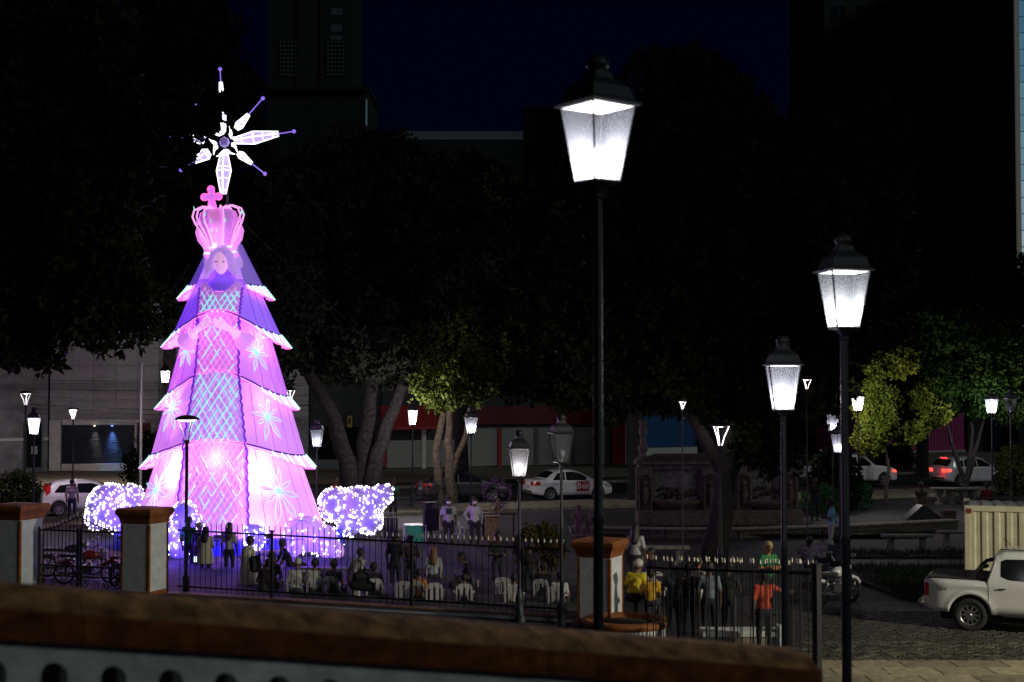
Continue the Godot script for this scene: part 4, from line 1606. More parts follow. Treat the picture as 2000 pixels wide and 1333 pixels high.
# crown lobes: [centre, radii, sprigs]; limbs: [points, radii]
func tree(called: String, label: String, at: Vector3, limbs: Array, lobes: Array, leaf: float, tones: Array, bark: Material, group := "", hang := 0.0) -> Node3D:
	var t := thing(called, label, "tree", at, 0.0, group)
	for k in limbs.size():
		var st := sf()
		var pts := []
		var rads := []
		var src: Array = limbs[k][0]
		for i in (src.size() - 1) * 4 + 1:
			var f := i / 4.0
			var a: Vector3 = src[int(f)]
			var b: Vector3 = src[mini(int(f) + 1, src.size() - 1)]
			var p := a.lerp(b, f - int(f))
			if i > 0:
				p += Vector3(noise.get_noise_3d(p.x * 30, p.y * 30, k * 50), 0, noise.get_noise_3d(p.z * 30, p.y * 30, k * 90)) * 0.16
			pts.append(p)
			var ra: float = limbs[k][1][int(f)]
			var rb: float = limbs[k][1][mini(int(f) + 1, src.size() - 1)]
			rads.append(lerpf(ra, rb, f - int(f)) * (1.0 + 0.12 * noise.get_noise_2d(p.y * 60.0, k * 30.0)))
		tube(st, pts, rads, 10)
		obj("trunk" if k == 0 else "limb", st, bark, t)
	var xf := []
	var cl := []
	for l in lobes:
		var c: Vector3 = l[0]
		var rr: Vector3 = l[1]
		for i in l[2]:
			var d := Vector3(rng.randfn(), rng.randfn(), rng.randfn()).normalized()
			var u := pow(rng.randf(), 0.45)
			var p := c + d * rr * u
			var q := noise.get_noise_3d(p.x * 14 + at.x, p.y * 14, p.z * 14 + at.z)
			if q < -0.28:
				continue   # gaps between the boughs
			p += d * q * 0.9
			if hang > 0.0 and d.y < 0.0:
				p.y -= rng.randf() * hang
			var s := leaf * rng.randf_range(0.65, 1.3)
			xf.append(Transform3D(Basis.from_euler(Vector3(rng.randf() * TAU, rng.randf() * TAU, rng.randf() * TAU)).scaled(Vector3.ONE * s), p))
			var tone: Color = tones[0].lerp(tones[1], clampf(0.5 + q * 1.2 + rng.randf_range(-0.3, 0.3), 0.0, 1.0))
			cl.append(tone)
	var mm := MultiMesh.new()
	mm.transform_format = MultiMesh.TRANSFORM_3D
	mm.use_colors = true
	mm.mesh = leaf_sprig()
	mm.instance_count = xf.size()
	for i in xf.size():
		mm.set_instance_transform(i, xf[i])
		mm.set_instance_color(i, cl[i])
	var o := MultiMeshInstance3D.new()
	o.name = "crown"
	o.multimesh = mm
	var lm := vmat("leaves", 0.6)
	lm.metallic_specular = 0.12
	lm.backlight_enabled = true
	lm.backlight = Color(0.35, 0.4, 0.2)
	o.material_override = lm
	stuff(o)
	t.add_child(o, true)
	return t


# ------------------------------------------------------------------ iron railings
func spear_bar(h: float, r: float) -> ArrayMesh:
	var key := "spear_%.2f_%.3f" % [h, r]
	if not cache.has(key):
		var st := sf()
		bar(st, Vector3.ZERO, Vector3(0, h, 0), r, 5)
		cache[key] = fin(st)
	return cache[key]


func spear_tip() -> ArrayMesh:
	if not cache.has("tip"):
		var st := sf()
		lathe(st, [Vector2(0.01, 0), Vector2(0.024, 0.015), Vector2(0.012, 0.03), Vector2(0.02, 0.06), Vector2(0.0, 0.12)], 6)
		cache.tip = fin(st)
	return cache.tip


# a railing from a to b; hts = its height at the start and at the end
func railing(called: String, label: String, cat: String, a: Vector3, b: Vector3, ha: float, hb: float, n: int, foot := 0.16, rails := [0.12, -0.13], r := 0.011, jitter := 0.0) -> Node3D:
	var t := thing(called, label, cat, a)
	var iron := mat("rail_iron", lin(0.012, 0.012, 0.014), 0.5, 0.4)
	var tipm := mat("spear_tip", lin(0.5, 0.46, 0.36), 0.35, 0.6)
	var d := b - a
	for q in rails:
		var st := sf()
		var ya: float = foot + q if q > 0 else ha + q
		var yb: float = foot + q if q > 0 else hb + q
		box(st, (Vector3(0, ya, 0) + d + Vector3(0, yb, 0)) * 0.5, Vector3((d + Vector3(0, yb - ya, 0)).length(), 0.045, 0.02), 0.004, Basis(Quaternion(Vector3.RIGHT, (d + Vector3(0, yb - ya, 0)).normalized())))
		obj("rail", st, iron, t)
	for i in n:
		var f := (i + 0.5 + jitter * sin(i * 2.4)) / n
		var h := lerpf(ha, hb, f)
		var o := obj("bar", spear_bar(snappedf(h - foot, 0.04), r), iron, t, d * f + Vector3(0, foot, 0))
		obj("spear_tip", spear_tip(), tipm, o, Vector3(0, snappedf(h - foot, 0.04), 0))
	return t


func gate_pillar(label: String, x: float, d: float, w: float, h: float, yaw: float) -> Node3D:
	var t := thing("gate_pillar", label, "pillar", P(x, d), yaw, "white pillars with ochre caps")
	var white := rough_mat("pillar_white", lin(0.62, 0.64, 0.66), 0.8, 0.5, 0.72, 0.4)
	var ochre := rough_mat("ochre", lin(0.42, 0.13, 0.03), 0.7, 0.7, 0.6, 0.4)
	var st := sf()
	box(st, Vector3(0, (h - 0.4) * 0.5, 0), Vector3(w, h - 0.4, w), 0.008)
	obj("shaft", st, white, t)
	for sx in [-1.0, 1.0]:
		for sz in [-1.0, 1.0]:
			st = sf()
			box(st, Vector3(sx * w * 0.5, (h - 0.42) * 0.5 + 0.1, sz * w * 0.5) - Vector3(sx, 0, sz) * 0.032, Vector3(0.075, h - 0.62, 0.075), 0.004)
			obj("corner_strip", st, ochre, t)
	st = sf()
	box(st, Vector3(0, 0.1, 0), Vector3(w + 0.03, 0.2, w + 0.03), 0.01)
	obj("foot_band", st, ochre, t)
	st = sf()
	var k := sqrt(2.0) * 0.5
	var prof := []
	for p in [[w * 0.98, -0.42], [w + 0.02, -0.38], [w + 0.05, -0.3], [w + 0.12, -0.22], [w + 0.2, -0.17], [w + 0.22, -0.13], [w + 0.22, -0.06], [w + 0.16, -0.02], [w * 0.6, 0.0], [0.0, 0.01]]:
		prof.append(Vector2(p[0] * k, h + p[1]))
	lathe(st, prof, 4, Transform3D(Basis(Vector3.UP, PI / 4), Vector3.ZERO), -1)
	obj("cap", st, ochre, t)
	return t


# ------------------------------------------------------------------ furniture
func plastic_chair() -> Node3D:
	var t := thing("plastic_chair", "", "chair", Vector3.ZERO, 0.0, "white plastic chairs set out for the audience")
	var m := mat("white_plastic", lin(0.72, 0.72, 0.7), 0.38)
	var st := sf()
	box(st, Vector3(0, 0.43, 0.0), Vector3(0.44, 0.025, 0.43), 0.01)
	obj("seat", st, m, t)
	# a backrest with slots, rounded at the top
	st = sf()
	var lean := Transform3D(Basis(Vector3.RIGHT, -0.22), Vector3(0, 0.44, -0.2))
	for x in [-0.195, -0.075, 0.075, 0.195]:
		var w := 0.05 if absf(x) > 0.1 else 0.08
		var top := 0.36 if absf(x) > 0.1 else 0.4
		var poly := PackedVector2Array([Vector2(x - w * 0.5, 0.0), Vector2(x + w * 0.5, 0.0), Vector2(x * 0.96 + w * 0.5, top), Vector2(x * 0.96 - w * 0.5, top)])
		prism(st, poly, -0.011, 0.011, lean)
	var arch := PackedVector2Array([Vector2(-0.213, 0.3), Vector2(-0.17, 0.31), Vector2(0.0, 0.36), Vector2(0.17, 0.31), Vector2(0.213, 0.3), Vector2(0.2, 0.4), Vector2(0.13, 0.455), Vector2(0.0, 0.475), Vector2(-0.13, 0.455), Vector2(-0.2, 0.4)])
	prism(st, arch, -0.0125, 0.0125, lean)
	obj("backrest", st, m, t)
	for sx in [-1.0, 1.0]:
		for sz in [-1.0, 1.0]:
			st = sf()
			tube(st, [Vector3(0.24 * sx, 0.0, 0.26 * sz if sz > 0 else -0.3), Vector3(0.2 * sx, 0.43, 0.19 * sz)], [0.017, 0.026], 6)
			obj("leg", st, m, t)
		st = sf()
		tube(st, [Vector3(0.22 * sx, 0.42, 0.2), Vector3(0.25 * sx, 0.62, 0.2), Vector3(0.26 * sx, 0.655, 0.1), Vector3(0.245 * sx, 0.66, -0.15), Vector3(0.21 * sx, 0.66, -0.25)], [0.02, 0.02, 0.026, 0.026, 0.02], 6)
		obj("armrest", st, m, t)
	return t


func stone_bench(label: String, x: float, d: float, yaw: float, w: float) -> Node3D:
	var t := thing("stone_bench", label, "bench", S(x, d), yaw, "stone benches round the square")
	var m := rough_mat("bench_stone", lin(0.3, 0.28, 0.25), 0.85, 0.8, 0.55, 0.5)
	var st := sf()
	box(st, Vector3(0, 0.46, 0), Vector3(w, 0.09, 0.46), 0.02)
	obj("seat", st, m, t)
	for s in [-1.0, 1.0]:
		st = sf()
		var poly := PackedVector2Array([Vector2(-0.2, 0), Vector2(0.2, 0), Vector2(0.14, 0.1), Vector2(0.09, 0.22), Vector2(0.14, 0.36), Vector2(0.2, 0.42), Vector2(-0.2, 0.42), Vector2(-0.14, 0.36), Vector2(-0.09, 0.22), Vector2(-0.14, 0.1)])
		prism(st, poly, -0.09, 0.09, Transform3D(Basis(Vector3.UP, PI / 2), Vector3(s * w * 0.32, 0, 0)))
		obj("leg", st, m, t)
	return t


func loudspeaker(label: String, x: float, d: float, y: float, h: float, yaw: float) -> void:
	var t := thing("loudspeaker", label, "loudspeaker", P(x, d, y + floor_y(x, d)), yaw, "")
	var m := mat("speaker_black", lin(0.008, 0.008, 0.009), 0.7)
	var st := sf()
	box(st, Vector3(0, h * 0.5, 0), Vector3(h * 0.55, h, h * 0.5), 0.03)
	obj("cabinet", st, m, t)
	st = sf()
	box(st, Vector3(0, h * 0.5, h * 0.25 + 0.006), Vector3(h * 0.49, h * 0.92, 0.02), 0.008)
	obj("grille", st, mat("speaker_grille", lin(0.013, 0.013, 0.014), 0.5), t)


func building(called: String, label: String, a: Vector2, b: Vector2, h: float, m: Material, deep := 12.0) -> Node3D:
	# a block whose front stands on the ground line from a to b (x, depth); its own x runs along the front, its z comes forward
	var dir := Vector2(b.x - a.x, b.y - a.y)
	var t := thing(called, label, "building", P(a.x, a.y), atan2(dir.y, dir.x))
	var st := sf()
	box(st, Vector3(dir.length() * 0.5, h * 0.5, -deep * 0.5), Vector3(dir.length(), h, deep), 0.04)
	obj("wall", st, m, t)
	t.set_meta("w", dir.length())
	return t


func shutter_on(t: Node3D, x0: float, x1: float, y0: float, y1: float, m: Material, z := 0.02, pitch := 0.11) -> MeshInstance3D:
	var st := sf()
	var poly := PackedVector2Array([Vector2(0, y0)])
	var n := int((y1 - y0) / pitch)
	for i in n:
		var y := y0 + (y1 - y0) * i / n
		var e := y0 + (y1 - y0) * (i + 1) / n
		poly.append(Vector2(z, y + 0.001))
		poly.append(Vector2(z + 0.035, y + (e - y) * 0.35))
		poly.append(Vector2(z + 0.035, y + (e - y) * 0.75))
	poly.append(Vector2(z, y1 - 0.001))
	poly.append(Vector2(0, y1))
	prism(st, poly, x0, x1, Transform3D(Basis(Vector3(0, 0, 1), Vector3(0, 1, 0), Vector3(1, 0, 0)), Vector3.ZERO))
	return obj("roller_shutter", st, m, t)


func block_on(t: Node3D, called: String, c: Vector3, s: Vector3, m: Material, ch := 0.01) -> MeshInstance3D:
	var st := sf()
	box(st, c, s, ch)
	return obj(called, st, m, t)


func ring_wall(t: Node3D, called: String, r0: float, r1: float, y0: float, y1: float, m: Material, seg := 28) -> MeshInstance3D:
	var st := sf()
	lathe(st, [Vector2(r1, y0), Vector2(r1, y1), Vector2(r0, y1), Vector2(r0, y0)], seg, Transform3D(), -1)
	return obj(called, st, m, t)


func _ready() -> void:
	rng.seed = 20
	noise.seed = 7
	noise.frequency = 0.02
	# camera: 50 mm on a full-frame body, about five metres above the square, focused on the statue
	var cam := Camera3D.new()
	cam.name = "camera"
	add_child(cam)
	var lens := CameraAttributesPhysical.new()
	lens.frustum_focal_length = 50.0
	lens.exposure_aperture = 1.8
	lens.frustum_focus_distance = 47.0
	lens.frustum_near = 0.1
	lens.frustum_far = 900.0
	cam.attributes = lens
	cam.fov = 26.99
	cam.near = 0.1
	cam.far = 900.0
	cam.position = Vector3(0, 5.4, 0)
	cam.rotation_degrees = Vector3(1.928, 0, 0)
	cam.current = true
	# night sky, the last blue of dusk
	var env := Environment.new()
	env.background_mode = Environment.BG_SKY
	env.sky = Sky.new()
	var sky := ProceduralSkyMaterial.new()
	sky.sky_top_color = lin(0.0003, 0.0004, 0.004)
	sky.sky_horizon_color = lin(0.0005, 0.0009, 0.0062)
	sky.ground_bottom_color = lin(0.0004, 0.0004, 0.0008)
	sky.ground_horizon_color = lin(0.0005, 0.0007, 0.003)
	sky.sky_curve = 0.2
	env.sky.sky_material = sky
	env.tonemap_mode = Environment.TONE_MAPPER_LINEAR
	env.tonemap_exposure = 1.0
	env.sdfgi_enabled = true
	env.ssao_enabled = true
	env.ssil_enabled = true
	var we := WorldEnvironment.new()
	we.name = "environment"
	we.environment = env
	add_child(we)
	# the faint light of the town and the moon, from behind the camera on its right
	var moon := DirectionalLight3D.new()
	moon.name = "moon"
	moon.light_color = Color(0.93, 1.0, 0.98)
	moon.light_energy = 0.075
	moon.light_angular_distance = 8.0
	moon.shadow_enabled = true
	add_child(moon)
	moon.look_at_from_position(Vector3(28, 15, 19), Vector3.ZERO)

	palette()
	setting()
	buildings()
	trees()
	foreground()
	lamps()
	statue(P(-9.87, 49.9))
	star(Vector3(-10.09, 14.05, -49.6))
	clouds()
	square()
	cars()
	railings()
	people()


func palette() -> void:   # materials that several things share
	rough_mat("pillar_white", lin(0.66, 0.68, 0.7), 0.8, 0.5, 0.85, 0.3)
	rough_mat("ochre", lin(0.4, 0.12, 0.022), 0.75, 0.7, 0.6, 0.4)
	rough_mat("bench_stone", lin(0.3, 0.28, 0.25), 0.85, 0.8, 0.55, 0.5)
	glass_mat()
	mat("tyre", lin(0.012, 0.012, 0.013), 0.85)
	mat("white_plastic", lin(0.45, 0.45, 0.43), 0.45)
	mat("lamp_iron", lin(0.035, 0.04, 0.045), 0.5, 0.3)
	mat("bag_black", lin(0.008, 0.008, 0.009), 0.7)
	mat("rail_iron", lin(0.008, 0.008, 0.01), 0.6, 0.2)
	mat("night_wall", lin(0.015, 0.018, 0.02), 0.85)


func setting() -> void:
	var earth := rough_mat("earth", lin(0.05, 0.05, 0.05), 0.95, 0.2, 0.5, 0.5)
	struct("ground", sheet([Vector2(-420, -60), Vector2(420, -60), Vector2(420, 700), Vector2(-420, 700)], -0.03), earth)
	var paving := rough_mat("plaza_stone", lin(0.085, 0.075, 0.1), 0.75, 0.35, 0.5, 0.5)
	struct("terrace_floor", sheet([Vector2(2.2, 22), Vector2(34, 22), Vector2(34, 76), Vector2(2.2, 63.6)], 0.0), rough_mat("terrace_stone", lin(0.014, 0.013, 0.013), 0.85, 0.35, 0.45, 0.5))
	struct("front_terrace", sheet([Vector2(-40, 22), Vector2(2.2, 22), Vector2(2.2, 33.0), Vector2(-9.0, 37.1), Vector2(-13.2, 38.6), Vector2(-40, 42.0)], 0.0), paving)
	# the sunken floor in front of the statue
	var fl := sf()
	fl.set_smooth_group(-1)
	var ds := [31.0, 35.01, 44.0, 56.0]
	for i in 3:
		var q := []
		for e in [[-40.0, i], [2.2, i], [2.2, i + 1], [-40.0, i + 1]]:
			var d: float = ds[e[1]]
			q.append(Vector3(e[0], -0.48 * clampf((56.0 - d) / 12.0, 0.0, 1.0), -d))
		quad(fl, q[0], q[1], q[2], q[3], Vector3.UP)
	quad(fl, P(-40, 56), P(2.2, 56), P(2.2, 63.6), P(-40, 46), Vector3.UP)
	struct("plaza_floor", fl, paving)
	struct("retaining_step", slab([Vector2(2.2, 31.0), Vector2(2.35, 31.0), Vector2(2.35, 56.0), Vector2(2.2, 56.0)], -0.6, 0.012), rough_mat("bench_stone", Color.WHITE))
	# the street runs across, going away to the right
	var asphalt := rough_mat("asphalt", lin(0.045, 0.045, 0.047), 0.85, 0.6, 0.55, 0.6)
	struct("road", sheet([Vector2(-70, 37.0), Vector2(70, 95.5), Vector2(70, 109.0), Vector2(-70, 50.5)], 0.004), asphalt)
	var walk := rough_mat("pavement_stone", lin(0.34, 0.3, 0.19), 0.85, 0.4, 0.6, 0.5)
	struct("pavement", slab([Vector2(-70, 33.4), Vector2(70, 92.0), Vector2(70, 95.5), Vector2(-70, 37.0)], -0.02, 0.13), walk)
	struct("far_pavement", slab([Vector2(-70, 54.5), Vector2(70, 113.0), Vector2(70, 132.0), Vector2(-70, 80.0)], -0.02, 0.13), walk)
	var lawn := rough_mat("lawn", lin(0.03, 0.055, 0.014), 0.95, 1.2, 0.35, 2.0)
	struct("verge", slab([Vector2(-70, 50.5), Vector2(70, 109.0), Vector2(70, 113.0), Vector2(-70, 54.5)], -0.02, 0.11), lawn)
	# kerb stones along both sides of the road
	var kerb := rough_mat("kerb_stone", lin(0.3, 0.29, 0.24), 0.8, 0.8, 0.6, 0.4)
	for side in [[37.0, "kerb"], [50.5, "far_kerb"]]:
		var st := sf()
		for i in 70:
			var x := -35.0 + i
			var d: float = side[0] + (x + 70.0) * 0.4179
			var ang := atan(0.4179)
			box(st, P(x, d, 0.065), Vector3(1.06, 0.16, 0.16), 0.015, Basis(Vector3.UP, ang))
		struct(side[1], st, kerb)
	# road markings
	var white := mat("road_paint", lin(0.5, 0.5, 0.48), 0.7)
	for i in 14:
		var x := -28.0 + i * 4.4
		var d := 43.8 + (x + 70.0) * 0.4179
		struct("road_marking", sheet([Vector2(x, d - 0.06), Vector2(x + 2.0, d + 0.776), Vector2(x + 2.0, d + 0.9), Vector2(x, d + 0.064)], 0.008), white)
	# planted beds and paths of the square
	var bed := rough_mat("bed_soil", lin(0.018, 0.024, 0.01), 0.95, 1.0, 0.4, 2.0)
	struct("lawn", slab([Vector2(10.1, 36.3), Vector2(17, 36.3), Vector2(17, 43.2), Vector2(9.2, 43.2)], -0.02, 0.07), bed)
	struct("lawn", slab([Vector2(9.6, 45.4), Vector2(20, 45.4), Vector2(20, 47.0), Vector2(9.4, 47.0)], -0.02, 0.07), bed)
	struct("lawn", slab([Vector2(-6.9, 45.2), Vector2(-1.2, 45.2), Vector2(-1.0, 47.2), Vector2(-7.2, 47.2)], -0.5, -0.36), bed)
	grass_on([[10.1, 17.0, 36.4, 43.1, 900], [9.5, 20.0, 45.5, 46.9, 260]])
	struct("path", sheet([Vector2(9.2, 43.2), Vector2(22, 43.2), Vector2(22, 45.4), Vector2(9.4, 45.4)], 0.004), rough_mat("path_stone", lin(0.1, 0.095, 0.09), 0.8, 0.5, 0.6, 0.4))
	struct("path", sheet([Vector2(7.6, 34.6), Vector2(22, 34.6), Vector2(22, 36.3), Vector2(7.6, 36.3)], 0.004), mats["path_stone"])
	# cobbled drive where the pickup stands: every stone has its own edges; the nearest are parts of their own
	var drive := struct("cobbled_drive", sheet([Vector2(5.6, 28.3), Vector2(16, 28.3), Vector2(16, 34.6), Vector2(5.6, 34.6)], 0.002), rough_mat("joint_sand", lin(0.03, 0.028, 0.022), 0.95, 1.0, 0.6, 0.3))
	var stones := []
	for v in 6:
		var st := sf()
		var q := [Vector2(-0.125, -0.065), Vector2(-0.04, -0.08 + 0.01 * (v % 3)), Vector2(0.12, -0.068), Vector2(0.128, 0.06), Vector2(0.03, 0.075), Vector2(-0.12, 0.07)]
		var top := []
		var low := []
		for p in q:
			low.append(Vector3(p.x, 0, p.y))
			top.append(Vector3(p.x * 0.88, 0.028 + 0.006 * sin(v * 2.1 + p.x * 30), p.y * 0.84))
		st.set_smooth_group(-1)
		for i in 6:
			quad(st, low[i], low[(i + 1) % 6], top[(i + 1) % 6], top[i], low[i])
		for i in range(1, 5):
			tri(st, top[0], top[i], top[i + 1], Vector3.UP)
		stones.append(fin(st))
	var tones := []
	for v in 5:
		tones.append(rough_mat("cobble_%d" % v, lin(0.13, 0.115, 0.075) * (0.35 + 0.25 * v) if v < 4 else lin(0.06, 0.07, 0.03), 0.7, 0.9, 0.6, 0.5))
	var count := 0
	var rest := sf()
	for row in 44:
		for k in 40:
			var x := 5.75 + k * 0.262 + (0.13 if row % 2 else 0.0)
			var d := 28.42 + row * 0.142
			var vs := rng.randi() % 6
			var at := P(x + rng.randf_range(-0.012, 0.012), d + rng.randf_range(-0.01, 0.01), rng.randf_range(-0.006, 0.006))
			var turn := Basis(Vector3.UP, rng.randf_range(-0.08, 0.08) + (PI if rng.randf() < 0.5 else 0.0))
			if count < 300 and x < 11.0:
				count += 1
				var o := obj("cobble", stones[vs], tones[rng.randi() % 5], drive, at)
				o.basis = turn
			else:
				rest.append_from(stones[vs], 0, Transform3D(turn, at))
	stuff(obj("cobbles", rest.commit(), tones[1], drive))
	# flagstones in front of the drive
	var front := struct("near_pavement", sheet([Vector2(3.0, 24.0), Vector2(16, 24.0), Vector2(16, 28.3), Vector2(3.0, 28.3)], -0.002), mats["joint_sand"])
	var flag_mats := []
	for v in 3:
		flag_mats.append(rough_mat("flag_%d" % v, lin(0.42, 0.36, 0.23) * (0.85 + 0.1 * v), 0.75, 0.7, 0.7, 0.3))
	for row in 6:
		for k in 13:
			var st := sf()
			var w := 0.985
			box(st, P(3.6 + k + (0.5 if row % 2 else 0.0), 24.4 + row * 0.7, 0.02), Vector3(w, 0.05, 0.685), 0.008)
			obj("flagstone", st, flag_mats[rng.randi() % 3], front)


func grass_on(areas: Array) -> void:
	var blade := sf()
	blade.set_smooth_group(-1)
	for k in 9:
		var a := k * 2.39
		var o := Vector3(cos(a), 0, sin(a)) * 0.09 * sqrt(k)
		var d := Vector3(cos(a * 1.7), 0, sin(a * 1.7)) * 0.05
		tri(blade, o - d.cross(Vector3.UP) * 0.3, o + d.cross(Vector3.UP) * 0.3, o + d + Vector3(0, 0.13, 0), d)
	var mm := MultiMesh.new()
	mm.transform_format = MultiMesh.TRANSFORM_3D
	mm.mesh = fin(blade)
	var xf := []
	for a in areas:
		for i in a[4]:
			xf.append(Transform3D(Basis(Vector3.UP, rng.randf() * TAU).scaled(Vector3.ONE * rng.randf_range(0.7, 1.5)), P(rng.randf_range(a[0], a[1]), rng.randf_range(a[2], a[3]), 0.07)))
	mm.instance_count = xf.size()
	for i in xf.size():
		mm.set_instance_transform(i, xf[i])
	var o := MultiMeshInstance3D.new()
	o.name = "grass"
	o.multimesh = mm
	o.material_override = mat("grass", lin(0.03, 0.06, 0.015), 0.9)
	add_child(o)
	tag(o, "dark short grass on the beds of the square", "grass", "", "stuff")


func buildings() -> void:
	var grey := rough_mat("wall_grey", lin(0.34, 0.34, 0.36), 0.8, 0.25, 0.75, 0.3)
	# left: the pale clad front with a wide shutter
	var t := building("pale_shop", "pale clad shop front with wide dark roller shutter behind statue", Vector2(-29.82, 91.75), Vector2(-13.44, 94.04), 13.0, grey, 14.0)
	var w: float = t.get_meta("w")
	var clad := rough_mat("cladding", lin(0.42, 0.42, 0.44), 0.6, 0.3, 0.8, 0.2)
	var cols := 12
	for r in 8:
		for k in cols:
			block_on(t, "cladding_panel", Vector3((k + 0.5) * w / cols, 3.45 + (r + 0.5) * 1.15, 0.03), Vector3(w / cols - 0.03, 1.12, 0.06), clad)
	var sign_white := rough_mat("plaster", lin(0.75, 0.75, 0.68), 0.8, 0.3, 0.8, 0.2)
	block_on(t, "pier", Vector3(0.35, 1.7, 0.04), Vector3(0.7, 3.4, 0.1), sign_white)
	block_on(t, "lintel", Vector3(3.4, 3.25, 0.05), Vector3(5.2, 0.35, 0.1), sign_white)
	block_on(t, "plinth", Vector3(3.4, 0.28, 0.05), Vector3(5.2, 0.56, 0.1), sign_white)
	block_on(t, "door_frame", Vector3(5.42, 1.9, 0.04), Vector3(0.12, 3.0, 0.12), sign_white)
	shutter_on(t, 0.78, 5.34, 0.56, 3.06, mat("shutter_blue", lin(0.012, 0.018, 0.04), 0.5))
	for l in [[2.85, Color(1, 0.95, 0.85), 0.025], [3.95, Color(0.5, 0.68, 1.0), 0.12]]:
		var st := sf()
		lathe(st, [Vector2(0.06, -0.05), Vector2(0.07, 0.0), Vector2(0, 0.02)], 10, Transform3D(Basis(), Vector3(l[0], 3.03, 0.24)))
		obj("downlight", st, mat("downlight_%.2f" % l[0], lin(0.7, 0.7, 0.7), 0.4, 0.0, l[1], 2.0), t)
		var sp := SpotLight3D.new()
		sp.name = "lamp_light"
		sp.light_color = l[1]
		sp.light_energy = l[2] * 110.0
		sp.spot_angle = 24.0
		sp.spot_range = 8.0
		sp.light_size = 0.04
		sp.shadow_enabled = true
		sp.position = Vector3(l[0], 2.95, 0.24)
		sp.rotation_degrees = Vector3(-83, 0, 0)
		t.add_child(sp, true)
	block_on(t, "red_pier", Vector3(5.95, 1.6, 0.05), Vector3(0.85, 3.2, 0.12), mat("maroon", lin(0.09, 0.012, 0.01), 0.8))
	# far left: a lower wall behind the planter
	t = building("corner_house", "grey corner building with a narrow glazed door at the left edge", Vector2(-41.25, 80.92), Vector2(-29.73, 91.19), 12.5, grey, 10.0)
	w = t.get_meta("w")
	block_on(t, "band", Vector3(w * 0.5, 2.2, 0.03), Vector3(w, 0.18, 0.08), sign_white)
	block_on(t, "door_frame", Vector3(w - 1.0, 1.75, 0.04), Vector3(1.3, 3.1, 0.12), mat("frame_green", lin(0.1, 0.16, 0.15), 0.6))
	block_on(t, "door_glass", Vector3(w - 1.0, 1.8, 0.08), Vector3(1.05, 2.8, 0.08), mat("door_glass", lin(0.01, 0.014, 0.016), 0.1))
	block_on(t, "notice", Vector3(w - 0.95, 1.5, 0.13), Vector3(0.4, 0.5, 0.02), mat("notice_white", lin(0.4, 0.45, 0.45), 0.7))
	# the dark shop behind the tree
	t = building("dark_shop", "dark green shop front behind the big forked tree trunks", Vector2(-13.37, 94.04), Vector2(-8.66, 93.46), 6.5, mat("dark_green_wall", lin(0.008, 0.022, 0.022), 0.7), 9.0)
	w = t.get_meta("w")
	block_on(t, "window", Vector3(w * 0.5, 1.8, 0.02), Vector3(w - 0.8, 2.2, 0.06), mat("car_glass", Color.BLACK))
	block_on(t, "base", Vector3(w * 0.35, 0.4, 0.04), Vector3(w * 0.6, 0.7, 0.1), mat("teal_base", lin(0.1, 0.13, 0.13), 0.8))
	var sg := block_on(t, "sign", Vector3(w * 0.58, 3.25, 0.2), Vector3(0.32, 0.75, 0.12), mat("yellow_sign", lin(0.35, 0.28, 0.03), 0.6))
	block_on(t, "sign_mark", Vector3(w * 0.58, 3.3, 0.27), Vector3(0.16, 0.4, 0.02), mat("sign_dark", lin(0.05, 0.04, 0.02), 0.7))
	# shops with pale roller shutters under a red fascia
	var red := mat("fascia_red", lin(0.33, 0.02, 0.02), 0.6)
	t = building("shutter_shops", "row of shops with pale roller shutters below a red fascia", Vector2(-8.56, 93.46), Vector2(7.94, 99.63), 7.5, rough_mat("shop_wall", lin(0.05, 0.05, 0.06), 0.85, 0.3, 0.7, 0.2), 12.0)
	w = t.get_meta("w")
	var pale := mat("shutter_pale", lin(0.34, 0.36, 0.32), 0.55)
	var n := 6
	for k in n:
		shutter_on(t, 0.35 + k * (w - 1.6) / n, 0.35 + (k + 1) * (w - 1.6) / n - 0.3, 0.2, 2.0 if k < 2 else 2.75, pale)
		block_on(t, "pier", Vector3(0.2 + (k + 1) * (w - 1.6) / n, 1.4, 0.06), Vector3(0.28, 2.8, 0.14), red if k == 2 else sign_white if k < 2 else mat("pier_dark", lin(0.12, 0.13, 0.12), 0.8))
	block_on(t, "red_pier", Vector3(0.12, 1.6, 0.08), Vector3(0.3, 2.6, 0.2), red)
	block_on(t, "red_pier", Vector3(w - 0.55, 1.6, 0.08), Vector3(0.9, 3.2, 0.2), red)
	block_on(t, "white_edge", Vector3(w - 0.05, 1.6, 0.1), Vector3(0.09, 3.2, 0.24), sign_white)
	block_on(t, "fascia", Vector3(w * 0.62, 3.6, 0.12), Vector3(w * 0.74, 1.2, 0.24), mat("fascia_dark", lin(0.12, 0.008, 0.01), 0.7))
	var aw := sf()   # the red awning
	prism(aw, PackedVector2Array([Vector2(0.0, 2.75), Vector2(1.3, 2.75), Vector2(1.3, 2.95), Vector2(0.0, 4.3)]), -0.1, 3.6, Transform3D(Basis(Vector3(0, 0, 1), Vector3(0, 1, 0), Vector3(1, 0, 0)), Vector3.ZERO))
	obj("awning", aw, red, t)
	block_on(t, "hanging_sign", Vector3(w - 1.25, 3.55, 0.7), Vector3(0.42, 1.0, 0.1), mat("sign_pale", lin(0.4, 0.42, 0.4), 0.6))
	text_on(t, "E", 0.5, Vector3(w - 1.32, 3.72, 0.76), Vector3.ZERO, mat("sign_letter", lin(0.03, 0.03, 0.03), 0.7))
	# blue shop, magenta wall and another blue front further along
	var blue := mat("shutter_dark_blue", lin(0.012, 0.1, 0.3), 0.6)
	t = building("blue_shop", "blue shuttered shop with a white base behind the fountain", Vector2(9.03, 112.25), Vector2(15.05, 115.70), 8.0, mat("blue_wall", lin(0.006, 0.025, 0.06), 0.8), 9.0)
	w = t.get_meta("w")
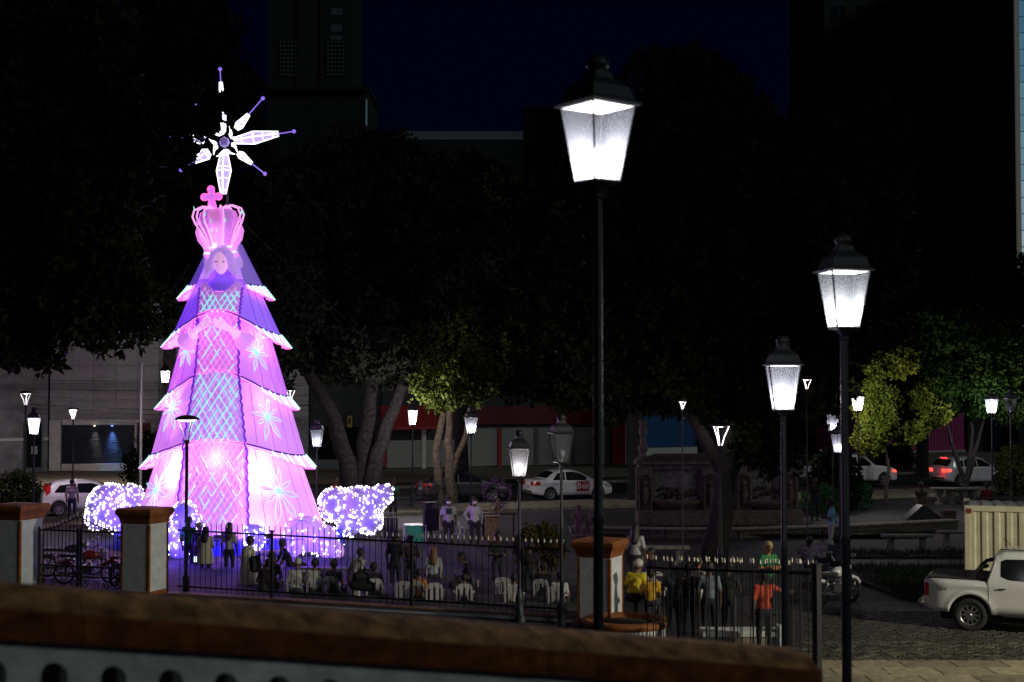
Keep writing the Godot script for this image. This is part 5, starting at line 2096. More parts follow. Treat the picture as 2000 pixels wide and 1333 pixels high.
	shutter_on(t, 1.6, w - 0.3, 0.75, 3.2, blue)
	block_on(t, "base", Vector3(w * 0.6, 0.35, 0.05), Vector3(w * 0.78, 0.7, 0.12), sign_white)
	block_on(t, "sign", Vector3(0.8, 3.2, 0.3), Vector3(0.75, 0.8, 0.1), mat("sign_pale", Color.WHITE))
	block_on(t, "sign", Vector3(w * 0.8, 3.25, 0.3), Vector3(0.9, 0.6, 0.1), mat("sign_pale", Color.WHITE))
	t = building("magenta_wall", "magenta painted ribbed front behind the right hand trees", Vector2(28.68, 115.70), Vector2(37.95, 119.36), 5.5, mat("magenta", lin(0.45, 0.045, 0.2), 0.75), 7.0)
	w = t.get_meta("w")
	for k in 34:
		block_on(t, "rib", Vector3((k + 0.5) * w / 34, 1.6, 0.03), Vector3(0.05, 2.8, 0.05), mats["magenta"], 0.0)
	block_on(t, "base", Vector3(w * 0.5, 0.15, 0.06), Vector3(w, 0.3, 0.14), mat("base_pale", lin(0.4, 0.42, 0.36), 0.8))
	t = building("dark_blue_house", "dark house with a blue panel beyond the white car", Vector2(38.16, 119.36), Vector2(46.19, 121.29), 9.0, mat("night_wall", lin(0.015, 0.018, 0.02), 0.85), 9.0)
	block_on(t, "blue_panel", Vector3(2.8, 1.8, 0.04), Vector3(0.9, 3.2, 0.1), blue)
	# tower blocks against the sky
	towers()
	# cables strung across the pale front
	var cable := mat("cable_black", lin(0.01, 0.01, 0.012), 0.7)
	for c in [[790, 791, 0.035, 0.3, "thick black cable"], [798, 800, 0.018, 0.35, "thin cable just under the thick black cable"], [806, 812, 0.015, 0.6, "sagging thin cable lowest of the wires"], [742, 733, 0.013, 0.2, "high thin cable"], [760, 752, 0.012, 0.2, "thin cable above the thick one"], [774, 772, 0.014, 0.25, "thin cable nearest above the thick one"]]:
		var st := sf()
		var a := [Vector2(-27.72, 4.52), Vector2(-11.50, 4.52)]
		var ya: float = 5.4 - (c[0] - 760) / 2777.8 * 82.0
		var yb: float = 5.4 - (c[1] - 760) / 2777.8 * 82.0
		var pts := []
		for i in 17:
			var f := i / 16.0
			pts.append(P(lerpf(a[0].x, a[1].x, f), 82.0, lerpf(ya, yb, f) - c[3] * 4.0 * f * (1.0 - f)))
		tube(st, pts, [c[2]], 5)
		tag(obj("overhead_cable", st, cable), c[4] + " across the pale shop front", "cable", "overhead cables")


func towers() -> void:
	var dark := rough_mat("tower_wall", lin(0.02, 0.026, 0.03), 0.85, 0.2, 0.8, 0.2)
	var t := building("church_tower", "dim square tower with louvred openings against the night sky", Vector2(-26.12, 150), Vector2(-15.33, 150), 37.02, dark, 11.0)
	var w: float = t.get_meta("w")
	block_on(t, "cornice", Vector3(w * 0.5, 37.02 + 0.2, -5.2), Vector3(w + 0.5, 0.4, 12.0), dark)
	block_on(t, "upper_stage", Vector3(w * 0.5 - 0.8, 43.48, -5.4), Vector3(w - 1.8, 22.0, 9.6), dark)
	block_on(t, "lit_edge", Vector3(w - 0.12, 34.72, 0.06), Vector3(0.14, 2.8, 0.1), mat("edge_lamp_strip", lin(0.4, 0.5, 0.52), 0.6, 0.0, Color(0.6, 0.9, 0.95), 0.06))
	var lou := mat("louvre", lin(0.12, 0.15, 0.16), 0.6)
	for x0 in [1.25, 6.3]:
		var fr := block_on(t, "belfry_opening", Vector3(x0 + 1.0, 40.63, -0.55), Vector3(2.0, 4.0, 0.1), mat("opening_dark", lin(0.006, 0.007, 0.008), 0.9))
		for k in 9:
			for e in 5:
				var st := sf()
				box(st, Vector3(x0 + 0.2 + e * 0.4, 40.63 - 1.75 + k * 0.44, -0.46), Vector3(0.26, 0.2, 0.08), 0.0)
				obj("louvre", st, lou, fr)
	for x in [3.4, 5.9]:
		block_on(t, "pilaster", Vector3(x, 43.48, -0.5), Vector3(0.5, 22.0, 0.3), dark)
	for y in [45.68, 43.92, 42.71]:
		block_on(t, "panel", Vector3(7.35, y, -0.56), Vector3(1.2, 0.8, 0.08), mat("panel_grey", lin(0.1, 0.13, 0.15), 0.7))
	# the long roof edge behind the trees
	t = building("lit_parapet_block", "low block whose white parapet shows between the tree crowns", Vector2(-12.41, 150), Vector2(1.19, 150), 31.77, dark, 10.0)
	w = t.get_meta("w")
	block_on(t, "parapet", Vector3(w * 0.5, 32.26, 0.06), Vector3(w, 0.9, 0.14), mat("parapet_white", lin(0.22, 0.27, 0.28), 0.8))
	t = building("narrow_block", "narrow dark block rising behind the nearest lantern", Vector2(1.31, 152), Vector2(6.02, 152), 35.44, dark, 9.0)
	block_on(t, "coping", Vector3(2.2, 35.44 + 0.1, -4.0), Vector3(4.6, 0.2, 9.0), dark)
	# the tall slab at the right, with rows of unlit windows
	t = building("tall_slab_block", "tall unlit tower block filling the upper right sky", Vector2(29.16, 132), Vector2(46.92, 132), 52.0, rough_mat("slab_wall", lin(0.03, 0.04, 0.05), 0.8, 0.15, 0.8, 0.2), 16.0)
	w = t.get_meta("w")
	var pane := mat("night_pane", lin(0.02, 0.026, 0.035), 0.12)
	var frame := mat("window_frame", lin(0.06, 0.07, 0.08), 0.6)
	for r in 13:
		for k in 7:
			var fr := block_on(t, "window", Vector3((k + 0.6) * w / 7.2, 6.5 + r * 3.1, 0.02), Vector3(1.5, 1.6, 0.08), frame)
			block_on(t, "pane", Vector3((k + 0.6) * w / 7.2 - 0.36, 6.5 + r * 3.1, 0.07), Vector3(0.62, 1.42, 0.02), pane, 0.0)
			block_on(t, "pane", Vector3((k + 0.6) * w / 7.2 + 0.36, 6.5 + r * 3.1, 0.07), Vector3(0.62, 1.42, 0.02), pane, 0.0)
	for k in 14:
		block_on(t, "floor_band", Vector3(w * 0.5, 4.9 + k * 3.1, 0.05), Vector3(w, 0.22, 0.12), mat("band", lin(0.04, 0.05, 0.06), 0.8))
	# the lit glass front at the frame's edge
	t = building("glass_front", "tall lit glass front with pale frame at the right edge", Vector2(41.99, 118), Vector2(48.40, 118), 46.0, mat("night_wall", Color.BLACK), 12.0)
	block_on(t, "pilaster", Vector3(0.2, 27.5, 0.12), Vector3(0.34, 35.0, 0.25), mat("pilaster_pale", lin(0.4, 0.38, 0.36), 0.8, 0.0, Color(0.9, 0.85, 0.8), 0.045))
	for r in 25:
		for k in 4:
			var y := 11.0 + r * 1.38
			var c := Color(0.9, 0.97, 0.95).lerp(Color(0.25, 0.62, 0.85), clampf(r / 22.0 + rng.randf_range(-0.06, 0.06), 0.0, 1.0))
			block_on(t, "lit_pane", Vector3(1.2 + k * 1.55, y, 0.1), Vector3(1.5, 1.3, 0.1), mat("lit_window_%d" % (r / 3), lin(0.3, 0.3, 0.3), 0.3, 0.0, c, lerpf(0.42, 0.13, r / 24.0)), 0.0)


func trees() -> void:
	var bark := rough_mat("bark", lin(0.055, 0.045, 0.045), 0.95, 0.9, 0.12, 4.0)
	var pale := rough_mat("bark_pale", lin(0.17, 0.125, 0.085), 0.95, 1.2, 0.35, 3.0)
	var bark_dark := rough_mat("bark_dark", lin(0.03, 0.026, 0.022), 0.95, 1.4, 0.3, 3.0)
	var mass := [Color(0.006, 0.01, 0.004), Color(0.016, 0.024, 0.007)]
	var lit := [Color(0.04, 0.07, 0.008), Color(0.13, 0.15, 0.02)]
	# the big tree in front of the left-hand houses: its boughs hang into the picture from the left
	tree("shade_tree", "huge dark tree whose hanging boughs fill the upper left", P(-16.55, 40), [[[Vector3(0, 0, 0), Vector3(0.2, 4, 0), Vector3(0.9, 8, 0)], [0.5, 0.42, 0.3]], [[Vector3(0.3, 5, 0), Vector3(2.5, 8, 0.5), Vector3(5.0, 11.5, 0.3), Vector3(7.8, 13.3, 0.3)], [0.28, 0.2, 0.08, 0.02]], [[Vector3(0.2, 4.5, 0), Vector3(1.2, 7, -0.5), Vector3(2.5, 9, -0.5)], [0.25, 0.18, 0.08]]],
		[[Vector3(1.6, 9.6, 0), Vector3(3.4, 2.6, 2.5), 3200], [Vector3(3.4, 11.8, 0), Vector3(3.0, 3.0, 2.5), 2700], [Vector3(4.3, 8.6, 0.6), Vector3(2.2, 1.5, 1.6), 1300], [Vector3(5.6, 8.0, 0.6), Vector3(1.3, 1.2, 1.2), 460], [Vector3(1.6, 7.2, 0.4), Vector3(1.9, 1.1, 1.4), 1000], [Vector3(3.0, 6.75, 0.4), Vector3(1.3, 0.45, 0.9), 240], [Vector3(0.0, 13.5, 0), Vector3(3.6, 3, 2.5), 2300], [Vector3(2.6, 15, 0), Vector3(3.6, 2.6, 2.5), 2200], [Vector3(0.4, 5.9, 0.3), Vector3(0.9, 0.7, 0.9), 260], [Vector3(7.9, 13.2, 0.3), Vector3(1.0, 0.75, 0.5), 130], [Vector3(6.4, 12.7, 0.2), Vector3(1.3, 0.8, 0.9), 260]], 0.32, mass, bark, "", 0.5)
	# a bough hanging before the star
	# the forked tree right of the statue
	tree("forked_tree", "forked grey trunk tree right of the statue, lit violet", P(-7.30, 67.83), [[[Vector3(-0.35, 0, 0.2), Vector3(-0.55, 2.0, 0.2), Vector3(-1.2, 4.0, 0.1), Vector3(-2.6, 6.6, 0), Vector3(-3.8, 9.0, 0)], [0.52, 0.42, 0.36, 0.28, 0.14]], [[Vector3(0.15, 0, 0), Vector3(0.2, 2.2, -0.1), Vector3(0.55, 5.0, -0.2), Vector3(0.9, 9.5, -0.2)], [0.48, 0.4, 0.33, 0.14]], [[Vector3(0.5, 0, 0.25), Vector3(0.95, 2.4, 0.3), Vector3(1.6, 4.3, 0.3), Vector3(2.6, 6.5, 0.2), Vector3(4.0, 9.0, 0)], [0.42, 0.36, 0.3, 0.24, 0.12]]],
		[[Vector3(-1.5, 12, 0), Vector3(4.6, 5, 3.5), 5200], [Vector3(3.6, 11.5, 0), Vector3(4.6, 5, 3.5), 5000], [Vector3(1.0, 7.4, -0.6), Vector3(4.4, 1.6, 2.5), 1500], [Vector3(-4.0, 8.0, 1.0), Vector3(1.6, 2.2, 1.5), 900], [Vector3(-2.6, 10.2, 5.0), Vector3(1.5, 2.8, 1.2), 700], [Vector3(0.6, 15.2, 0), Vector3(3.4, 2.6, 2.5), 1600]], 0.36, [Color(0.008, 0.012, 0.006), Color(0.024, 0.03, 0.018)], bark, "", 0.6)
	# the smaller tree beside it, its leaves caught by the lantern
	tree("twin_stem_tree", "brown twin stemmed tree behind the two masked men", P(-3.11, 67.5), [[[Vector3(-0.25, 0, 0), Vector3(-0.5, 2.0, 0), Vector3(-0.2, 4.2, 0), Vector3(-0.5, 6.0, 0)], [0.26, 0.2, 0.16, 0.1]], [[Vector3(0.3, 0, 0), Vector3(0.15, 1.8, 0.1), Vector3(0.1, 4.0, 0.1), Vector3(0.5, 6.5, 0)], [0.3, 0.22, 0.17, 0.1]], [[Vector3(0.25, 1.2, 0), Vector3(0.9, 3.2, 0.1), Vector3(1.3, 5.4, 0)], [0.16, 0.14, 0.08]]],
		[[Vector3(0.5, 5.7, 1.6), Vector3(1.9, 1.1, 1.4), 900], [Vector3(1.6, 8.0, 0), Vector3(4.0, 2.0, 2.6), 2200], [Vector3(0.8, 12.0, -1.0), Vector3(5, 4, 3), 3600]], 0.26, [Color(0.014, 0.024, 0.005), Color(0.08, 0.1, 0.02)], pale, "", 0.5)
	# the dark tree in the middle of the square, in front of the fountain
	tree("dark_square_tree", "dark leaning trunk tree standing before the fountain", P(6.36, 44.61), [[[Vector3(-0.05, 0, 0), Vector3(0.15, 1.6, 0), Vector3(0.45, 3.4, 0), Vector3(0.2, 6.5, 0)], [0.44, 0.36, 0.34, 0.26]], [[Vector3(0.3, 2.4, 0), Vector3(1.2, 4.2, 0.2), Vector3(2.2, 6.5, 0)], [0.2, 0.16, 0.08]], [[Vector3(0.2, 2.9, 0), Vector3(-1.0, 5.0, 0.2), Vector3(-2.0, 7.5, 0)], [0.22, 0.17, 0.08]]],
		[[Vector3(-0.6, 10.2, 0), Vector3(4.0, 4.4, 3), 5600], [Vector3(3.0, 10.0, 0), Vector3(3.0, 4.2, 2.6), 3600], [Vector3(1.0, 5.9, 0.2), Vector3(3.0, 1.5, 2), 1500], [Vector3(-1.0, 14.6, 0), Vector3(2.2, 1.5, 2), 900], [Vector3(1.4, 4.0, 0.2), Vector3(1.4, 0.9, 1.0), 420], [Vector3(-3.4, 7.4, 0), Vector3(1.6, 2.0, 1.6), 500]], 0.3, mass, bark_dark, "", 0.4)
	# dark crowns that close the sky between the towers
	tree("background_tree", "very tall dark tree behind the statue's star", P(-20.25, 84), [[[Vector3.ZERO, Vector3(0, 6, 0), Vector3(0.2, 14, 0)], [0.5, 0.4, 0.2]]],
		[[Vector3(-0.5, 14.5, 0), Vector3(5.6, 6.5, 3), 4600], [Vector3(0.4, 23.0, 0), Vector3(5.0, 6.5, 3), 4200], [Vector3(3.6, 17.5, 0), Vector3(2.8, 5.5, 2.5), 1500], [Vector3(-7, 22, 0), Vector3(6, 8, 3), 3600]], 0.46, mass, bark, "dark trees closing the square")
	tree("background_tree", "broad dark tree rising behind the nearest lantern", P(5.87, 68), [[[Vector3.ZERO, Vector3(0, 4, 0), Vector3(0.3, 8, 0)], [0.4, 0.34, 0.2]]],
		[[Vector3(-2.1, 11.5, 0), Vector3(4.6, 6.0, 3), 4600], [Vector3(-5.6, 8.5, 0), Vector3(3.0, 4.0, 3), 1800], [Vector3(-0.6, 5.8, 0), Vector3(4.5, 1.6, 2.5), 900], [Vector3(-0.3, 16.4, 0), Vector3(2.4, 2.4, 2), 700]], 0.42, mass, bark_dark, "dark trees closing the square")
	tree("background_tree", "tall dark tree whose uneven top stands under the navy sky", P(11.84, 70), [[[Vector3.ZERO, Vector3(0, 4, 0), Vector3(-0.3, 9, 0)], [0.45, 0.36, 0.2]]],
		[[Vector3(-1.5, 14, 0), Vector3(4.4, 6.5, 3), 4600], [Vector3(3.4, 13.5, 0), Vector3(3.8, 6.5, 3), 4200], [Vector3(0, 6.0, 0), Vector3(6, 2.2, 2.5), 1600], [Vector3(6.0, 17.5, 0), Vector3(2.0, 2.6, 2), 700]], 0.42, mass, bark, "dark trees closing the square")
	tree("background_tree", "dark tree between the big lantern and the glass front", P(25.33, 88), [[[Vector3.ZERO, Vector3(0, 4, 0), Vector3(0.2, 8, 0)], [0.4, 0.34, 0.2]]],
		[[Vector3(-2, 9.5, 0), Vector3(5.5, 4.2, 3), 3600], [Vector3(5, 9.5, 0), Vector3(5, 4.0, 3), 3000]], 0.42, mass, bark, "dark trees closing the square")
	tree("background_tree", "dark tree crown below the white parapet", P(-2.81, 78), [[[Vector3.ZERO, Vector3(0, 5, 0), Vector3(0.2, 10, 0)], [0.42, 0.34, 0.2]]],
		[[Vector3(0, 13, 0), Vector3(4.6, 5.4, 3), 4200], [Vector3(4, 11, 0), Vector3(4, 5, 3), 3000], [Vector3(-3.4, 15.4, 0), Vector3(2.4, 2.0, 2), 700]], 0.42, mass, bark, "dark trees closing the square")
	# the bright young trees at the right
	tree("young_tree", "yellow green leafy tree lit by the lantern beside it", P(18.02, 68.6), [[[Vector3.ZERO, Vector3(0.05, 1.6, 0), Vector3(-0.1, 3.4, 0)], [0.09, 0.075, 0.05]]],
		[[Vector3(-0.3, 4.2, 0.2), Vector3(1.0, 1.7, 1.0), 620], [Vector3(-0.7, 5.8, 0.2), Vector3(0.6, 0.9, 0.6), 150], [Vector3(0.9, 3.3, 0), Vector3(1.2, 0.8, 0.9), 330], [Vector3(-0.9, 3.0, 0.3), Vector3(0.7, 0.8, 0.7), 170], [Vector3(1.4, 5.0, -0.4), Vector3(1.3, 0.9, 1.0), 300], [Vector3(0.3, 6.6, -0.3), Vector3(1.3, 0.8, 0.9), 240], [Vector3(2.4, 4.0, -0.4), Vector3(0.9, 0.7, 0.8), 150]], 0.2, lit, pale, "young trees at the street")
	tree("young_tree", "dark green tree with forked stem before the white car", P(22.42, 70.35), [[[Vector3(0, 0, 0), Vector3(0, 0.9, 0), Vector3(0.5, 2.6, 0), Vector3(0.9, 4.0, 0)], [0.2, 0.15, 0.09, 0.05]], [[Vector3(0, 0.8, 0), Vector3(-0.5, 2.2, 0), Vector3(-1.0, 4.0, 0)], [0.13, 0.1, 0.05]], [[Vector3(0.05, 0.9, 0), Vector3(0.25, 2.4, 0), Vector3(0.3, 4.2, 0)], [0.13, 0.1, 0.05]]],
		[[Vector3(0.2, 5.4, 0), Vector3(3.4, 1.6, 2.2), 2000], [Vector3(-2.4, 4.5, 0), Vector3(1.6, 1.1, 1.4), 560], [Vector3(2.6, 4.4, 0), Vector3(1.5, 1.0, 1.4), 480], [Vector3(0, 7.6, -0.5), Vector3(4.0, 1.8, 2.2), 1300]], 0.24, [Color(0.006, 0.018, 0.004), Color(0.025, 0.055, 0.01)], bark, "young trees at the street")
	# shrubs
	for s in [["shrub", "round clipped green shrub behind the pool", 15.36, 64.08, 0.62, 0.62, 420, 0.12, [Color(0.01, 0.04, 0.02), Color(0.04, 0.13, 0.06)]], ["shrub", "low glossy shrub beside the fountain's end", 13.64, 62.75, 0.75, 0.5, 360, 0.13, [Color(0.01, 0.05, 0.02), Color(0.05, 0.16, 0.06)]], ["shrub", "bushy shrub against the pale shop beside the flag pole", -18.64, 74, 1.7, 1.9, 900, 0.22, mass], ["shrub", "spiky shrub in front of the first white pickup car", 24.93, 93, 1.6, 1.0, 700, 0.22, mass], ["shrub", "potted shrub at the far left wall", -21.42, 62, 0.9, 0.9, 420, 0.18, mass], ["shrub", "leafy bush at the right edge beside the lamp posts", 25.59, 72.38, 1.1, 1.4, 500, 0.2, [Color(0.02, 0.03, 0.006), Color(0.06, 0.075, 0.015)]], ["shrub", "dark bush hiding the white car's bonnet beside the post", 14.55, 64, 1.15, 1.5, 800, 0.2, mass]]:
		var t := tree(s[0], s[1], P(s[2], s[3]), [[[Vector3.ZERO, Vector3(0, s[5] * 0.6, 0), Vector3(0, s[5], 0)], [0.05, 0.04, 0.03]]], [[Vector3(0, s[5] * 0.95, 0), Vector3(s[4], s[5] * 0.9, s[4]), s[6]]], s[7], s[8], bark, "")
		t.set_meta("category", "shrub")


func foreground() -> void:
	# the parapet of the church steps: a white wall with arched openings under a tiled ochre coping, going down to the right
	var a := Vector3(-2.75, 4.66, -5.75)
	var b := Vector3(1.72, 3.9, -8.1)
	var t := thing("stair_parapet", "sloping white parapet with a tiled ochre coping in the foreground", "wall", a)
	var d := b - a
	var run := Vector2(d.x, d.z).length()
	var yaw := atan2(-d.z, d.x)
	t.rotation.y = yaw
	var slope := d.y / run
	var shear := func(p: Vector3) -> Vector3: return Vector3(p.x, p.y + p.x * slope, p.z)
	var plaster := rough_mat("parapet_plaster", lin(0.86, 0.88, 0.83), 0.85, 0.9, 0.72, 0.5)
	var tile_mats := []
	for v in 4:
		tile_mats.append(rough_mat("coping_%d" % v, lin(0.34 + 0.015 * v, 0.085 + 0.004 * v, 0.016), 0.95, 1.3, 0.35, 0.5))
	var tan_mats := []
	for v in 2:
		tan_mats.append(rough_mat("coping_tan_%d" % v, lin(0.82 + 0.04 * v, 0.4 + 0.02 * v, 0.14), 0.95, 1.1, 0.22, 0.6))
	# the wall, one bay for each arched opening
	var bay := 0.252
	var n := int(run / bay)
	for k in n:
		var st := sf()
		var x0 := k * bay
		var x1 := minf((k + 1) * bay, run)
		var c := (x0 + x1) * 0.5
		var r := 0.056
		var poly := PackedVector2Array([Vector2(x0, -5.0), Vector2(x0, -0.2), Vector2(x1, -0.2), Vector2(x1, -5.0), Vector2(c + r, -1.1)])
		for i in 9:
			var q := PI * i / 8.0
			poly.append(Vector2(c + cos(q) * r, -0.36 + sin(q) * r))
		poly.append(Vector2(c - r, -1.1))
		for i in poly.size():
			poly[i] = Vector2(poly[i].x, poly[i].y + poly[i].x * slope)
		prism(st, poly, -0.2, 0.0)
		obj("arched_bay", st, plaster, t)
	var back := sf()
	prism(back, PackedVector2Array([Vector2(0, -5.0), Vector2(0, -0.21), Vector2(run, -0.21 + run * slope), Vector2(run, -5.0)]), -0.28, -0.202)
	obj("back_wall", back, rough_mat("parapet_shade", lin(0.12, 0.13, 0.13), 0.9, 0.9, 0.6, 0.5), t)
	# coping: tiles with an upright face and a rounded back, each with its own joint
	var widths := [0.52, 0.47, 0.5, 0.55, 0.46, 0.5, 0.28, 0.24, 0.5, 0.45, 0.5, 0.48, 0.6]
	var x := 0.0
	var k := 0
	while x < run - 0.05:
		var wd: float = minf(widths[k % widths.size()], run - x)
		var prof := []
		for p in [[0.055, -0.215], [0.06, -0.205], [0.06, -0.1], [0.05, -0.085], [0.02, -0.068], [-0.02, -0.045], [-0.07, -0.018], [-0.15, -0.003], [-0.24, 0.0], [-0.33, -0.02], [-0.38, -0.06], [-0.38, -0.215]]:
			prof.append(Vector2(p[0] + rng.randf_range(-0.001, 0.001), p[1] + rng.randf_range(-0.0015, 0.0015)))
		var st := sf()
		var face := sf()
		st.set_smooth_group(1)
		var xs := [x + 0.002, x + wd * 0.25, x + wd * 0.5, x + wd * 0.75, x + wd - 0.002]
		for i in 4:
			for j in prof.size() - 1:
				var to := face if j < 3 else st
				to.set_smooth_group(-1 if j < 3 else 1)
				var q := []
				for e in [[i, j], [i + 1, j], [i + 1, j + 1], [i, j + 1]]:
					var pr: Vector2 = prof[e[1]]
					q.append(shear.call(Vector3(xs[e[0]], pr.y, pr.x)))
				var mid: Vector3 = (q[0] + q[2]) * 0.5
				quad(to, q[0], q[1], q[2], q[3], Vector3(0, mid.y - (shear.call(Vector3(mid.x, -0.13, 0)).y), mid.z + 0.16))
		st.set_smooth_group(-1)
		for e in [0, 4]:
			for j in range(1, prof.size() - 1):
				tri(st, shear.call(Vector3(xs[e], prof[0].y, prof[0].x)), shear.call(Vector3(xs[e], prof[j].y, prof[j].x)), shear.call(Vector3(xs[e], prof[j + 1].y, prof[j + 1].x)), Vector3(-1 if e == 0 else 1, 0, 0))
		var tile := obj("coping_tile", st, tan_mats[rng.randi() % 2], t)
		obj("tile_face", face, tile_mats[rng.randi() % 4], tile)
		x += wd
		k += 1
	var core := sf()
	prism(core, PackedVector2Array([Vector2(0, -0.21), Vector2(0, -0.1), Vector2(run, -0.1 + run * slope), Vector2(run, -0.21 + run * slope)]), -0.35, 0.04)
	obj("mortar", core, mat("mortar_dark", lin(0.025, 0.014, 0.008), 0.95), t)


func lamps() -> void:
	lantern("nearest and largest lit lantern on a tall dark post", 0.72, 11.9, 7.14, 0.62, 3.4, Color(1, 0.97, 0.98), 0.043)
	lantern("second largest lit lantern, high beside the right edge", 3.79, 16.2, 6.10, 0.16, 3.0, Color(1, 0.98, 0.96), 0.05)
	lantern("third largest lit lantern, just left of the second largest", 3.93, 20.6, 5.10, -0.06, 3.0, Color(1, 0.96, 0.98), 0.045)
	lantern("unlit lantern in the middle, before the white lettered car", 1.11, 32.00, 3.76, 0.25, 0.0)
	lantern("lit lantern just left of the unlit one", 0.17, 33.19, 3.37, 0.1, 1.3, Color(1, 0.93, 0.9))
	lantern("lit lantern over the man in the white shirt and mask", -1.64, 57, 3.62, 0.3, 2.6)
	lantern("lit lantern before the red awning", -4.47, 64, 3.79, 0.1, 20.0)
	lantern("lit lantern between the statue and the forked tree", -7.40, 54, 3.21, 0.0, 1.6, Color(1, 0.98, 1.0))
	lantern("lit lantern at the far left above the white hatchback", -19.32, 57.5, 3.58, 0.2, 18.0, Color(1, 0.92, 1.0))
	lantern("bright lit lantern high against the pale shop front left of the statue", -19.03, 78, 5.74, 0.0, 16.0, Color(1, 0.88, 0.9))
	lantern("lower lit lantern of the pair behind the second largest post", 11.51, 50, 3.17, 0.3, 1.6, Color(1, 0.95, 1.0))
	lantern("upper lit lantern of the pair behind the second largest post", 12.84, 57, 3.72, 0.0, 1.6, Color(1, 0.95, 1.0))
	lantern("lit lantern beside the yellow green young tree", 16.05, 66, 4.40, 0.2, 16.0, Color(1, 0.96, 0.96))
	lantern("lit lantern above the white car with red tail lights", 22.59, 67, 4.27, 0.2, 13.0, Color(0.98, 0.95, 1.0))
	lantern("unlit lantern beside the rightmost lit one", 22.78, 65, 4.33, 0.1, 0.0)
	# the church's floodlight on its post, just out of the frame: it lights the pillars, the pickup and the container
	var fp := thing("floodlight_post", "floodlight on a post at the church steps beyond the pickup", "floodlight", P(21.0, 21.5), 0.0)
	var fs := sf()
	tube(fs, [Vector3.ZERO, Vector3(0, 3, 0), Vector3(0, 6.5, 0)], [0.08, 0.07, 0.05], 10)
	obj("post", fs, mat("lamp_iron", Color.BLACK), fp)
	var aim := Vector3(-15.5, -5.2, -11.5).normalized()
	var turn := Basis.looking_at(aim)
	fs = sf()
	box(fs, Vector3(0, 6.65, 0) - aim * 0.13, Vector3(0.5, 0.36, 0.2), 0.03, turn)
	obj("housing", fs, mat("lamp_iron", Color.BLACK), fp)
	fs = sf()
	box(fs, Vector3(0, 6.65, 0) - aim * 0.015, Vector3(0.44, 0.3, 0.02), 0.005, turn)
	obj("lens", fs, led("flood_white", Color(1.0, 0.97, 0.86), 6.0), fp)
	var spot := SpotLight3D.new()
	spot.name = "lamp_light"
	spot.light_color = Color(1.0, 0.97, 0.86)
	spot.light_energy = 250.0
	spot.spot_angle = 25.0
	spot.spot_angle_attenuation = 0.6
	spot.spot_range = 60.0
	spot.light_size = 0.2
	spot.shadow_enabled = true
	spot.position = Vector3(0, 6.65, 0) + aim * 0.02
	spot.basis = turn
	fp.add_child(spot, true)
	lid_lamp("lid lamp in front of the statue with its lid lit from below", -8.51, 37.26, 4.60, 0.56, true, 0.5)
	lid_lamp("lid lamp with two bright struts before the fountain tree", 6.37, 43.58, 4.28, 0.64, false, 0.4, 3.0)
	lid_lamp("small lid lamp just right of the third largest lantern", 8.60, 41.5, 5.70, 0.32, false, 0.2, 2.2)
	lid_lamp("smallest lid lamp, above the fountain left of its tree", 5.03, 42, 5.05, 0.26, false, 0.4, 2.2)
	lid_lamp("lid lamp in front of the pale shop's dark shutter", -24.67, 80, 4.25, 0.56, false, 14.0, 1.2)
	lid_lamp("lid lamp peeping out behind the statue's right frill", -11.84, 76, 5.35, 0.6, false, 0.5, 2.0)
	lid_lamp("lid lamp at the far left under the dark boughs", -23.93, 70, 5.20, 0.62, false, 0.7, 1.0)
	# the plain pole left of the statue
	var t := thing("flag_pole", "tall plain steel pole without a lamp left of the statue", "pole", P(-16.69, 64))
	var st := sf()
	tube(st, [Vector3.ZERO, Vector3(0, 4.2, 0), Vector3(0, 6.60, 0)], [0.075, 0.07, 0.06], 10)
	obj("pole", st, mat("pole_steel", lin(0.3, 0.29, 0.3), 0.4, 0.6), t)
	st = sf()
	lathe(st, [Vector2(0.1, 6.46), Vector2(0.1, 6.48 + 0.02), Vector2(0.03, 6.64), Vector2(0, 6.69)], 10)
	obj("finial", st, mats["pole_steel"], t)
	# recessed light in the ground near the table
	t = thing("ground_light", "small yellow ground light behind the loudspeaker", "light", P(-4.89, 57.72))
	st = sf()
	lathe(st, [Vector2(0.16, 0), Vector2(0.16, 0.05), Vector2(0.12, 0.06), Vector2(0, 0.06)], 14)
	obj("housing", st, mat("lamp_iron", Color.BLACK), t)
	st = sf()
	lathe(st, [Vector2(0.11, 0.062), Vector2(0.1, 0.075), Vector2(0, 0.08)], 14)
	obj("lens", st, led("yellow", Color(1.0, 0.75, 0.2), 0.9), t)


